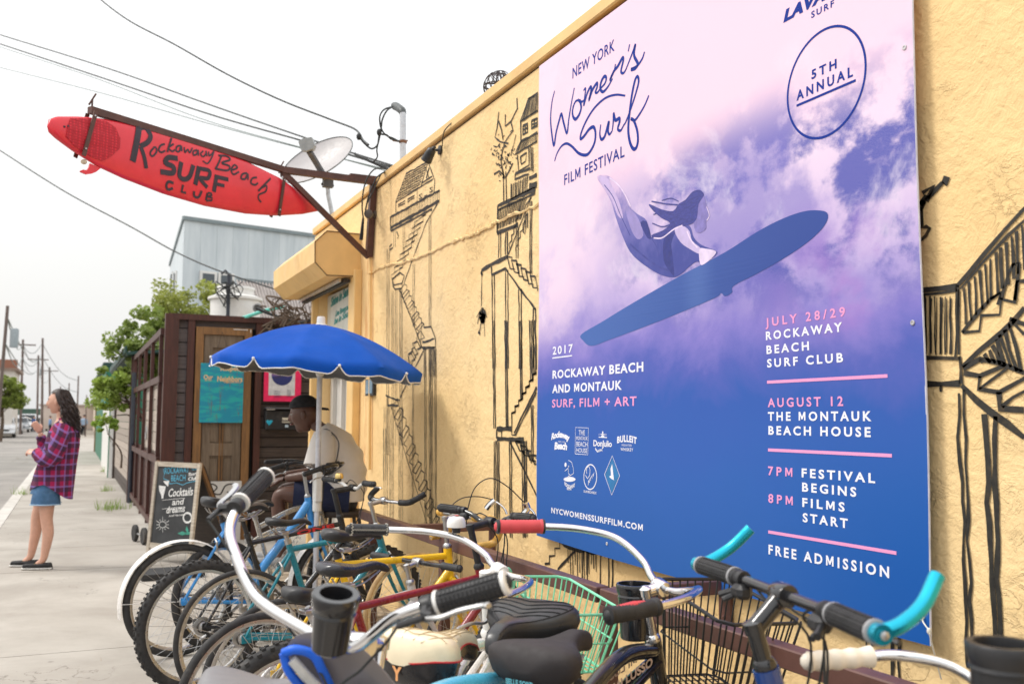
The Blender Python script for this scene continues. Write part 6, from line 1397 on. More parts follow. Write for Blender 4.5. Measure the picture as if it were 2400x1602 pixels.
    # grey-saddled bicycle with a child seat
    t, S, C, ends, SPB, HT, HB, SC, BB = bike('bicycle', 'white bicycle with wide grey saddle in the near left foreground', CW(-.74, 1.95), aim((-.74, 1.95), (.2, 2.2)),
         dict(paint=WHF, style='step', tw=.045, bar='flat', zb=.72, zs=.895, sx=-.02, ht=(.8, 0, .62), hb=(.84, 0, .52), saddle=dict(W=.22, L=.27, th=.10, style='wide', top=M('saddle_grey', lin((128, 126, 128)), .42, var=.06), side=M('saddle_grey_dark', lin((66, 64, 66)), .5), pipe=WHITE)))
    child_seat(TT(770, 1490, 1.72))
def loose_cup():
    c = TT(2352, 1506, 1.28); b = MB(); cup
    t = thing('drinks_holder', 'matt black cylindrical drinks holder at the lower right corner', 'cup holder', (c.x, c.y, c.z - .2), local=True)
    cup(t, (0, 0, .2), .046, .041, .19, None, .010, M('cup_matt_black', (.02, .02, .022), .35))
    b = MB(); b.tube([(.0, .04, .12), (.02, .10, .08), (.05, .16, .06)], .009, 8); b.build('clamp_arm', BLACKP, t)
def child_seat(c):
    """grey plastic shell with blue edging and harness bars"""
    t = thing('child_seat', 'grey plastic child bicycle seat with bright blue edging and pale blue bars in the foreground', 'child seat', c - V((0, 0, .3)), 0)
    U = V((math.cos(YAW), -math.sin(YAW), 0)); F = V((math.sin(YAW), math.cos(YAW), 0)); Z = V((0, 0, 1))
    GR = M('seat_shell_grey', lin((122, 118, 120)), .38, var=.05, coat=.15); BL = M('seat_blue', lin((10, 96, 220)), .4); LB = M('seat_pale_blue', lin((140, 195, 240)), .4); LG = M('seat_bar_grey', lin((190, 192, 192)), .35)
    # outline of the curved shell in its own plane (metres), thick
    out = [(-.075, -.035), (-.07, -.01), (-.045, .005), (-.005, .006), (.035, -.006), (.075, -.04), (.115, -.09), (.15, -.15), (.18, -.23), (.10, -.25), (.03, -.23), (-.02, -.17), (-.045, -.10), (-.065, -.06)]
    O = [(p.x, p.y) for p in spline([(x, y, 0) for x, y in out], 4, True)]; th = .012
    def P(x, y, k): bow = -.22 * (x - .02) ** 2 * 3 + .25 * y * y; return c + U * x + Z * y + F * (k + bow + .35 * (-y))
    b = MB(); n_ = len(O); ctr = (.04, -.11); rings = []
    for side in (0, 1):
        for s in (1, .93, .6, .25): rings.append([P(ctr[0] + (x - ctr[0]) * s, ctr[1] + (y - ctr[1]) * s, (0 if side == 0 else th) + (.004 if s == 1 and side == 0 else 0) - (.004 if s == 1 and side else 0)) for x, y in O])
    order = [rings[3], rings[2], rings[1], rings[0], rings[4], rings[5], rings[6], rings[7]]; vs = [p for r_ in order for p in r_]; fs = []
    for i in range(7):
        for j in range(n_): fs.append((i * n_ + j, i * n_ + (j + 1) % n_, (i + 1) * n_ + (j + 1) % n_, (i + 1) * n_ + j))
    fs.append(tuple(range(n_))); fs.append(tuple(range(7 * n_, 8 * n_))[::-1]); b.add(vs, fs); b.build('seat_shell', GR, t, 60)
    def tb(name, pts, r, m, flat=1.): b = MB(); q = spline([P(x, y, k) for x, y, k in pts], 7); b.tube(q, r, 12, flat=flat); return b.build(name, m, t)
    tb('blue_edging', [(-.078, -.028, -.012), (-.055, -.02, -.018), (-.025, -.03, -.02), (-.01, -.06, -.02), (.005, -.10, -.018)], .0085, BL)
    tb('blue_edging', [(-.078, -.028, -.012), (-.07, -.06, -.018), (-.05, -.09, -.02), (-.035, -.11, -.02)], .008, BL)
    tb('harness_bar', [(-.062, -.038, -.02), (-.035, -.07, -.028), (.01, -.12, -.035), (.05, -.17, -.04), (.09, -.23, -.04)], .0095, LG)
    tb('blue_clamp', [(.015, -.13, -.04), (.05, -.165, -.045), (.065, -.20, -.045)], .017, BL)
    tb('pale_bar', [(.055, -.10, -.03), (.075, -.125, -.035), (.11, -.18, -.035), (.14, -.24, -.035)], .011, LB); tb('pale_bar', [(.052, -.10, -.03), (.05, -.14, -.04), (.06, -.2, -.04)], .009, LB)
def rack():
    z = .838; h = .055
    a, e = V((-.50, 6.1, z)), V((-.55, .9, z))
    t = thing('bike_rack', 'brown painted steel tube rail fixed in front of the wall for parking bicycles', 'bike rack', (-.52, 3.4, 0))
    segs = [(6.15, 4.75), (4.75, 3.0), (2.98, .7)]
    for y0, y1 in ((6.15, 3.02), (3.0, .7)): b = MB(); b.box((-.52, (y0 + y1) / 2, z), (h, y0 - y1 - .004, h), bev=.004); b.build('rail', RAILM, t)
    for y in (5.9, 4.62, 2.98, 1.35): b = MB(); b.box((-.52, y, (z - h / 2) / 2), (.05, .05, z - h / 2), bev=.003); b.build('post', RAILM, t)
    for y in (5.2, 2.99, .95):
        b = MB(); b.box((-.26, y, z + .002), (.46, .05, .05), bev=.003); b.build('wall_arm', RAILM, t)
        b = MB(); b.box((-.012, y, z - .05), (.012, .07, .2)); b.ball((-.02, y, z - .11), .008, 8, 5); b.build('wall_plate', RAILM, t)
    b = MB(); put_text(b, 'RBSC', (-.5495, 3.22, z - .018), (0, -.20, 0), (0, 0, .032), .04); b.build('raised_letters', RAILM, t, 0)
# ================================================================ sign, wires, roof gear
def interp(P, x):
    for (x0, y0), (x1, y1) in zip(P, P[1:]):
        if x <= x1: return y0 + (y1 - y0) * (x - x0) / (x1 - x0)
    return P[-1][1]
def cz(x, y): return (x * .38314, 200 + y * .38314)
def surf_sign():
    wallp = WX(*cz(2290, 590), -.035); zp = wallp.z
    def atz(x, y, z=zp): return GZ(*cz(x, y), z)
    J = atz(1730, 515); T = atz(548, 150)
    t = thing('surfboard_sign', 'long red surfboard sign lettered for the surf club hanging from a brown steel bracket', 'sign', WX(*cz(2262, 1060), -.03))
    b = MB(); b.beam(J, T, .045, .045); b.build('outer_arm', RUSTB, t, 0)
    b = MB(); b.beam(wallp + V((.02, 0, 0)), J + (J - wallp).normalized() * .03 - V((0, 0, .004)), .05, .05); b.build('inner_arm', RUSTB, t, 0)
    b = MB(); q0, q1 = atz(2135, 562, zp + .05), atz(2310, 582, zp + .05); b.beam(q0, q1, .09, .05); b.build('arm_sleeve', RUSTB, t, 0)
    wb_ = WX(*cz(2255, 1050), -.035); b = MB(); b.beam(WX(*cz(2285, 585), -.03), wb_, .05, .06, (0, 1, 0)); b.build('wall_bar', RUSTB, t, 0)
    b = MB(); b.beam(J + V((0, 0, -.02)), wb_, .035, .04); b.build('brace', RUSTB, t, 0)
    d = (T - J); d.z = 0; d.normalize(); nrm = V((d.y, -d.x, 0));
    if nrm.dot(CAM - J) < 0: nrm = -nrm
    def PB(x, y, lift=0.):   # a point of the board's own plane
        r_ = ray(*cz(x, y)); o = J - V((0, 0, .2)); k = (o - CAM).dot(nrm) / r_.dot(nrm); return CAM + r_ * k + nrm * lift
    top = [(288, 250), (296, 208), (345, 190), (480, 190), (620, 203), (760, 228), (900, 262), (1100, 318), (1300, 385), (1500, 462), (1700, 562), (1850, 665), (1955, 765)]
    bot = [(288, 252), (300, 285), (350, 330), (450, 405), (600, 500), (750, 570), (1000, 665), (1250, 738), (1500, 785), (1690, 798), (1850, 788), (1955, 767)]
    TH = .032
    def sec(x): return interp(top, x), interp(bot, x)
    def bf(u, v_):
        x = 288 + (1955 - 288) * ((1 - math.cos(u * math.pi)) / 2 * .35 + u * .65); a, c = sec(x); m_ = (a + c) / 2; h = (c - a) / 2; an = 2 * math.pi * v_
        k = min(1, h / 60); return PB(x, m_ - h * math.cos(an)) + nrm * (TH * k * (1 if math.sin(an) > 0 else -1) * abs(math.sin(an)) ** .6)
    RED = M('board_red', lin((224, 48, 62)), .35, var=.07, scale=5, coat=.15, dirt=lin((150, 20, 36)), dirt_amt=.3)
    b = MB(); b.grid(bf, 70, 24, cv=True); b.build('surfboard', RED, t, 60)
    def onb(x, y, lift=.003):
        a, c = sec(x); m_ = (a + c) / 2; h = max(1, (c - a) / 2); k = min(1, h / 60); q = max(-1, min(1, (y - m_) / h)); return PB(x, y) + nrm * (TH * k * (1 - q * q) ** .3 + lift)
    INK = M('board_lettering', lin((48, 38, 50)), .5, var=.2)
    U_ = .00118
    def st(b, P, w_):
        q = spline([V((x, y, 0)) for x, y in P], 6); b.ribbon([onb(p.x, p.y) for p in q], w_ * U_, nrm)
    L = [([(838, 258), (815, 360), (792, 470)], 40), ([(832, 268), (880, 270), (905, 312), (885, 352), (838, 378)], 30), ([(842, 380), (862, 440), (876, 512)], 26),
         ([(925, 382), (900, 415), (912, 438), (938, 412), (935, 385), (920, 384)], 11), ([(990, 362), (965, 372), (952, 400), (968, 414), (992, 404)], 11), ([(1036, 325), (1018, 372), (1005, 412)], 13), ([(1046, 362), (1014, 386), (1034, 408), (1052, 398)], 11),
         ([(1088, 372), (1066, 378), (1060, 404), (1078, 408), (1092, 374), (1094, 408)], 11), ([(1110, 382), (1114, 414), (1132, 396), (1142, 416), (1162, 386)], 10), ([(1190, 398), (1166, 408), (1166, 430), (1186, 424), (1196, 400), (1196, 434)], 11), ([(1228, 404), (1210, 424), (1226, 440), (1244, 420), (1246, 404), (1248, 438)], 10),
         ([(1262, 408), (1262, 434), (1284, 420), (1296, 404), (1276, 450), (1250, 482), (1222, 466)], 10),
         ([(1342, 430), (1322, 474), (1298, 518)], 13), ([(1322, 432), (1372, 436), (1392, 458), (1340, 478), (1386, 498), (1372, 524), (1300, 514)], 13), ([(1396, 524), (1434, 508), (1418, 490), (1396, 520), (1410, 548), (1444, 532)], 12), ([(1494, 540), (1466, 546), (1456, 572), (1480, 576), (1498, 546), (1498, 582)], 13),
         ([(1554, 566), (1526, 572), (1516, 600), (1540, 612), (1560, 600)], 13), ([(1640, 572), (1604, 606), (1560, 650)], 14), ([(1586, 628), (1612, 618), (1606, 652), (1566, 672), (1564, 698), (1580, 718)], 12)]
    b = MB()
    for P, w_ in L: st(b, P, w_)
    Bk = [([(1068, 452), (1012, 446), (992, 478), (1040, 502), (1036, 540), (962, 532)], 32), ([(1090, 472), (1078, 550), (1104, 578), (1140, 562), (1164, 492)], 30), ([(1198, 500), (1176, 612)], 32), ([(1200, 512), (1262, 528), (1252, 572), (1204, 572), (1250, 628)], 26), ([(1306, 552), (1290, 654)], 30), ([(1300, 562), (1378, 580)], 26), ([(1300, 606), (1354, 618)], 22),
          ([(1044, 602), (1014, 592), (1002, 616), (1014, 640), (1042, 632)], 16), ([(1102, 612), (1096, 654), (1122, 660)], 16), ([(1170, 650), (1174, 680), (1200, 686), (1216, 648)], 16), ([(1252, 662), (1246, 706)], 16), ([(1253, 660), (1276, 664), (1280, 674), (1256, 684)], 12), ([(1256, 684), (1284, 692), (1280, 706), (1248, 708)], 12)]
    for P, w_ in Bk:
        q = spline([V((x, y, 0)) for x, y in P], 5) if len(P) > 3 and w_ > 14 else [V((x, y, 0)) for x, y in P]
        b.ribbon([onb(p.x, p.y) for p in q], w_ * U_, nrm)
    tag(b.build('board_lettering', INK, t, 0), kind='stuff')
    b = MB(); pad = [(415, 206), (540, 206), (640, 225), (690, 262), (716, 330), (712, 390), (660, 440), (610, 466), (540, 440), (440, 375), (385, 318), (392, 262)]
    b.poly([onb(x, y, .005) for x, y in pad])
    n = NT('deck_pad'); v = n.coord('POS'); k = n.n('ShaderNodeTexVoronoi'); n.put(k.inputs['Vector'], v); k.inputs['Scale'].default_value = 55; k.inputs['Randomness'].default_value = .1
    n.col(n.mix(n.ss(k.outputs[0], .2, .5), lin((214, 40, 56)), lin((176, 26, 42)))); n.setp(Roughness=.7); n.bump(k.outputs[0], .6, .006); b.build('traction_pad', n.m, t, 0)
    for P in ([(375, 258), (385, 258)], [(398, 255), (406, 257)]): b = MB(); b.ball(onb(*P[0], .0), .008, 8, 6); b.build('leash_plug', INK, t)
    b = MB(); fn_ = [(612, 508), (585, 530), (560, 541), (525, 546), (492, 532), (488, 524), (505, 516), (528, 520), (542, 500), (548, 478), (580, 492)]; b.poly([PB(x, y, -.005) for x, y in fn_], nrm * .012); b.build('fin', RED, t, 0)
    b = MB(); b.ball(PB(513, 468), (.02, .012, .018), 8, 6); b.build('cork_float', M('cork', (.6, .5, .36), .8), t)
    for (a_, c_) in (((562, 168), (486, 436)), ((1718, 560), (1682, 802))):
        A_, C_ = PB(*a_), PB(*c_); 
        for sg in (1, -1): b = MB(); b.beam(A_ + nrm * sg * (TH + .012), C_ + nrm * sg * (TH + .012), .028, .006, nrm); b.build('strap', RUSTB, t, 0)
        for f_ in (.1, .85): p = A_.lerp(C_, f_); b = MB(); b.ball(p + nrm * (TH + .017), .007, 8, 5); b.build('strap_bolt', STEEL, t)
        b = MB(); q = A_ + V((0, 0, .03)); b.tube([q + V((0, 0, .06)), q, A_], .006, 6); b.tube([q + V((.02, 0, .1)), q + V((-.02, 0, .02))], .006, 6); b.build('shackle', RUSTB, t)

def roof_gear():
    s7 = .2551
    def z7(x, y): return (600 + x * s7, 240 + y * s7)
    # dish
    t_ = 9.6; c = TT(*z7(560, 525), t_); Ur = rgt; Uu = upv; al = R(27)
    e1 = (Ur * math.cos(al) + Uu * math.sin(al)) * (362 * s7 * t_ / FPX); e2d = (-Ur * math.sin(al) + Uu * math.cos(al)); mn = 196 * s7 * t_ / FPX
    e2 = e2d * mn + fwd * (mn * 1.1); nn = e1.cross(e2).normalized(); nn = nn if nn.dot(fwd) > 0 else -nn
    t = thing('satellite_dish', 'grey satellite dish on a bent mast behind the surfboard bracket', 'satellite dish', TT(*z7(700, 1030), t_))
    b = MB(); b.grid(lambda u, v_: c + e1 * (u * math.cos(2 * math.pi * v_)) + e2 * (u * math.sin(2 * math.pi * v_)) - nn * (.075 * (u * u - 1)), 14, 48, cv=True)
    b.grid(lambda u, v_: c + e1 * (u * math.cos(2 * math.pi * v_)) + e2 * (u * math.sin(2 * math.pi * v_)) - nn * (.075 * (u * u - 1)) + nn * .008, 14, 48, cv=True)
    b.build('reflector', M('dish_grey', lin((176, 172, 172)), .45, var=.05), t)
    b = MB(); b.tube([c + e1 * math.cos(a) + e2 * math.sin(a) for a in [i * .1309 for i in range(48)]], .006, 6, closed=True); b.build('dish_rim', M('dish_edge', lin((96, 98, 98)), .5), t)
    DG = M('dish_arm_grey', lin((78, 78, 80)), .5)
    a0, a1 = TT(*z7(640, 700), t_ - .05), TT(*z7(490, 450), t_ - .42); b = MB(); b.beam(a0, a1, .05, .035); b.build('feed_arm', DG, t, 0)
    hx = TT(*z7(460, 380), t_ - .45); b = MB(); q = [TT(*z7(*p), t_ - .48) for p in ((388, 362), (430, 330), (510, 318), (536, 388), (520, 424), (462, 446), (412, 436))]; b.poly(q, fwd * .1); b.build('receiver', M('dish_box_grey', lin((150, 154, 154)), .5), t, 0)
    b = MB(); b.tube(spline([TT(*z7(650, 700), t_ + .03), TT(*z7(660, 800), t_ + .03), TT(*z7(665, 860), t_ + .03), TT(*z7(680, 930), t_ + .03), TT(*z7(705, 1060), t_ + .03)], 5), .022, 10); b.build('mast', STEEL, t)
    b = MB(); p = TT(*z7(660, 740), t_); b.box(p, (.1, .06, .09)); b.tube([TT(*z7(600, 750), t_), TT(*z7(715, 765), t_)], .012, 6); b.build('mast_clamp', DG, t, 0)
    # service mast
    X = .13; top = WX(*z7(1348, 90), X); bo = WX(*z7(1350, 600), X)
    t = thing('service_mast', 'grey electrical service pipe with black weatherhead above the roof edge', 'pipe', bo)
    b = MB(); b.tube([bo, top], .027, 14); b.build('pipe', M('galvanised', lin((196, 198, 202)), .4, .5, var=.1, dirt=lin((170, 110, 60)), dirt_amt=.3), t)
    b = MB(); P = [WX(*z7(*p), X) for p in ((1348, 105), (1342, 78), (1300, 45), (1262, 28))]; b.tube(spline(P, 4), [.030] * 4 + [.034] * 5 + [.036, .036, .032, .022], 12); b.build('weatherhead', M('weatherhead_dark', lin((70, 74, 74)), .5), t)
    b = MB(); b.lathe([(.029, -.012), (.033, -.010), (.033, .010), (.029, .012)], 14, WX(*z7(1350, 362), X)); b.tube([WX(*z7(1325, 360), X), WX(*z7(1260, 350), X)], .008, 6); b.tube([WX(*z7(1370, 370), X), WX(*z7(1390, 350), X)], .006, 6); b.build('pipe_clamp', M('rusty', lin((120, 84, 60)), .7), t)
    tt0 = (bo - CAM).dot(fwd)
    def loop(P, r, name='service_cable', par=t):
        b = MB(); b.tube(spline([TT(*z7(x, y), tt0 + dz) for x, y, dz in P], 6), r, 6); b.build(name, WIRE, par)
    loop([(1255, 40, 0), (1180, 65, -.05), (1140, 120, -.1), (1140, 200, -.1), (1160, 260, -.1), (1200, 305, -.05), (1260, 330, -.02), (1320, 362, 0)], .007)
    loop([(1255, 38, 0), (1200, 80, -.1), (1160, 160, -.1), (1150, 240, -.1), (1130, 340, -.1), (1110, 400, -.1), (1060, 425, -.1), (1000, 380, -.1), (950, 320, -.1)], .0075)
    loop([(1130, 290, -.1), (1120, 380, -.1), (1110, 440, -.1), (1115, 500, -.05), (1080, 548, 0)], .006)
    loop([(1120, 280, -.1), (1150, 292, -.1), (1200, 300, -.1), (1240, 335, -.06), (1310, 355, 0)], .008)
    for (x, y) in ((945, 315), (1132, 275)): b = MB(); b.ball(TT(*z7(x, y), tt0 - .1), (.022, .022, .03), 10, 6); b.build('splice_boot', WIRE, t)
    loop([(905, 470, .2), (990, 515, .1), (1080, 555, .05), (1160, 590, .02), (1225, 620, 0)], .011)
    loop([(1225, 620, 0), (1180, 610, -.05), (1140, 605, -.12), (1080, 620, -.15), (1020, 700, -.15), (985, 820, -.15), (975, 960, -.15), (985, 1060, -.14)], .006, 'drop_cable')
    loop([(1200, 630, 0), (1160, 650, -.12), (1110, 690, -.17), (1070, 770, -.18), (1030, 880, -.18), (1005, 990, -.17)], .0065, 'drop_cable')
    loop([(1190, 640, 0), (1150, 660, -.12), (1120, 720, -.15), (1060, 850, -.17), (1020, 930, -.17), (1000, 1030, -.16)], .005, 'drop_cable')
    # lamp by the bracket
    p = WX(*z7(1035, 1025), -.11); t = thing('wall_lamp', 'small grey round wall lamp beside the surfboard bracket', 'lamp', WX(*z7(1085, 1030), 0))
    b = MB(); b.lathe([(.03, -.03), (.036, -.025), (.036, .02), (.02, .028)], 18, p, (-.4, -1, 0)); b.build('lamp_head', M('lamp_grey', lin((86, 78, 72)), .5), t)
    b = MB(); b.tube([p, WX(*z7(1085, 1030), -.005)], .014, 8); b.lathe([(.035, -.01), (.035, .01)], 14, WX(*z7(1088, 1030), -.012), (-1, 0, 0)); b.build('lamp_arm', M('lamp_grey', lin((86, 78, 72)), .5), t)
    b = MB(); b.tube([WX(*z7(985, 1060), -.09), WX(*z7(972, 1200), -.09), WX(*z7(965, 1262), -.09)], [.010, .016, .017], 10); tag(b.build('cable_end_box', BLACKP, org=WX(*z7(965, 1262), -.09)), 'short black cable end sleeve hanging beside the shutter housing', 'cable')
    # spot lamp under the parapet
    s3 = .4464
    def z3(x, y): return (780 + x * s3, 150 + y * s3)
    base = WX(*z3(562, 452), -.008); t = thing('spot_lamp', 'black cylindrical spot lamp clamped under the roof edge above the drawn house', 'lamp', base)
    b = MB(); b.lathe([(.034, -.008), (.034, .006), (.02, .012)], 16, base, (-1, 0, 0)); b.tube(spline([base, base + V((-.06, .02, .0)), WX(*z3(535, 438), -.10), WX(*z3(515, 455), -.11)], 4), .010, 8); b.build('lamp_bracket', BLACKP, t)
    a_, e_ = WX(*z3(520, 452), -.11), WX(*z3(490, 508), -.13); b = MB(); d_ = (e_ - a_).normalized(); L_ = (e_ - a_).length; b.lathe([(.020, -.01), (.03, .0), (.033, L_ * .3), (.038, L_ * .9), (.040, L_), (.034, L_), (.03, L_ * .7)], 20, a_, d_); b.build('lamp_body', BLACKP, t)
    b = MB(); b.tube(spline([WX(*z3(575, 430), -.01), WX(*z3(578, 385), -.04), WX(*z3(590, 345), -.05), WX(*z3(640, 295), .0), WX(*z3(650, 290), .1)], 5), .004, 6); b.build('lamp_cord', WIRE, t)
    # wire ball on the roof
    c = WX(1172, 206, .55); t = thing('wire_ball', 'small decorative wire ball just showing over the roof edge', 'ornament', c)
    rn = random.Random(2); b = MB()
    for k in range(16):
        a = V((rn.gauss(0, 1), rn.gauss(0, 1), rn.gauss(0, 1))).normalized(); e = a.orthogonal().normalized(); f = a.cross(e); b.tube([c + (e * math.cos(q) + f * math.sin(q)) * .125 for q in [i * .2618 for i in range(24)]], .004, 4, closed=True)
    b.build('wire_cage', M('wire_dark', lin((60, 50, 50)), .6), t)
    # small framed notice by the doorway
    p, q = WX(858, 889, -.02), WX(876, 926, -.02); t = thing('framed_notice', 'small black framed notice screwed to the yellow wall beside the doorway', 'sign', (0, p.y, q.z))
    b = MB(); b.box((-.014, (p.y + q.y) / 2, (p.z + q.z) / 2), (.024, abs(p.y - q.y), p.z - q.z)); b.build('frame', BLACKP, t, 0)
    b = MB(); b.box((-.0275, (p.y + q.y) / 2, (p.z + q.z) / 2 + .005), (.004, abs(p.y - q.y) * .8, (p.z - q.z) * .82)); b.build('notice_glass', M('notice_blue', lin((122, 148, 166)), .25, var=.3, scale=6), t, 0)
    # overhead wires
    def wire(label, P, r, ts):
        n_ = len(P); Q = [TT(x * 1.0217, y * 1.0217, ts[0] + (ts[1] - ts[0]) * i / (n_ - 1)) for i, (x, y) in enumerate(P)]
        b = MB(); rr = spline(Q, 8); b.tube(rr, r, 5)
        tag(b.build('overhead_wire', WIRE if r > .008 else M('wire_faint', lin((120, 130, 128)), .6), org=Q[-1]), label, 'wire', 'overhead wires crossing the sky')
    wire('heaviest overhead wire, running from the top edge down to the splice beside the dish', [(205, -30), (232, 0), (300, 50), (400, 102), (520, 170), (640, 228), (760, 275), (815, 297), (832, 320), (845, 332)], .0105, (14, 8.3))
    wire('upper of the overhead wires from the left edge that pass behind the satellite dish', [(-30, 70), (0, 80), (250, 158), (480, 240), (700, 316), (900, 380)], .0125, (22, 11))
    wire('second overhead wire from the left edge, just under the uppermost one', [(-30, 92), (0, 101), (250, 184), (480, 262), (700, 325), (900, 385)], .0135, (22, 11))
    wire('thin pale overhead wire third down from the left edge', [(-30, 98), (0, 108), (220, 180), (460, 272), (690, 338), (900, 396)], .0075, (22, 11))
    wire('lowest pale overhead wire passing behind the lower part of the dish', [(-30, 146), (0, 155), (230, 213), (480, 284), (690, 340), (900, 392)], .0075, (22, 11))
    wire('lone wire sagging from the left edge across the pale metal clad building', [(-30, 325), (0, 345), (150, 440), (300, 520), (400, 576), (500, 620), (640, 666)], .011, (18, 13))

# ================================================================ umbrella and A-board
def parasol():
    c = CW((750 - 1200) / 2250 * 6.5, 6.5); ap = 1.45 + (979 - 757) * 6.5 / 2250
    t = thing('beach_umbrella', 'blue beach umbrella with white edging and white pole beside the yellow wall', 'umbrella', (c.x, c.y, 0))
    BLU = M('umbrella_blue', lin((0, 78, 178)), .7, spec=.2, var=.08, scale=3, bump=.15, bscale=9, bdist=.01); LIN = M('umbrella_grey_lining', lin((128, 130, 134)), .6, var=.05)
    U = V((math.cos(YAW), -math.sin(YAW), 0)); F = V((math.sin(YAW), math.cos(YAW), 0)); Rr = .72; H = .27
    tilt = Matrix.Rotation(R(4.5), 3, F)
    O = V((c.x, c.y, ap))
    def P(r, a, dz=0., sc=1.):
        ph = (a % (math.pi / 4)) / (math.pi / 4); sag = math.sin(ph * math.pi)
        z = -H * (r ** 1.75) - .028 * sag * r * (1 - r * .25) * (1 if r < 1.001 else .7) + dz
        rr = Rr * r * (1 - .045 * sag * r) * sc
        return O + tilt @ (U * (math.cos(a) * rr) - F * (math.sin(a) * rr) + V((0, 0, z)))
    a0 = R(22)
    for k in range(8):
        s = a0 + k * math.pi / 4
        def fn(u, v_, in_=0.):
            a = s + v_ * math.pi / 4 * .9999
            sg = math.sin(v_ * math.pi)
            if u <= .86: r = u / .86; return P(r, a, in_)
            q = (u - .86) / .14; pt = P(1, a, in_); val = .062 * min(1, sg * 3.2) ** .8 * q
            return pt + tilt @ V((0, 0, -val)) + (pt - O).normalized() * (-.004 * q + .006 * math.sin(v_ * 22 + k) * q * sg)
        b = MB(); b.grid(fn, 16, 15); pn = b.build('canopy_panel', BLU, t, 60)
        b = MB(); b.grid(lambda u, v_: fn(u, v_, -.004) + (-(fn(1, v_) - O).normalized() * .004), 16, 15); b.build('lining', LIN, pn, 60)
        b = MB(); b.tube([fn(1, v_ / 24) for v_ in range(25)], .0042, 6); b.build('edging', WHITE, pn)
        b = MB(); b.tube([P(r / 8, s, -.012) for r in range(9)], .004, 6); b.build('rib', STEEL, t)
        b = MB(); tip = P(1.0, s); b.ball(tip + (tip - O).normalized() * .004, .010, 8, 6); b.build('rib_tip', WHITE, t)
    b = MB(); b.lathe([(.045, -.010), (.044, .0), (.030, .006), (.028, .045), (.024, .055), (0, .057)], 20, O); b.build('finial', WHITE, t)
    b = MB(); b.tube([(c.x, c.y, .02), (c.x, c.y, ap - .005)], .0185, 14); b.build('pole', M('pole_white', (.66, .67, .72), .3), t)
    b = MB(); b.box((c.x, c.y, 1.0), (.05, .09, .2), bev=.008); b.lathe([(.03, -.06), (.03, .06)], 14, (c.x, c.y, .9)); b.build('pole_bracket', WHITE, t)
    b = MB(); b.lathe([(.22, 0), (.22, .04), (.18, .07), (.03, .08)], 28, (c.x, c.y, 0)); b.build('base', BLACKP, t)
    b = MB(); b.lathe([(.024, -.05), (.03, -.03), (.03, .03), (.024, .05)], 14, (c.x, c.y, ap - .3)); b.build('runner', WHITE, t)

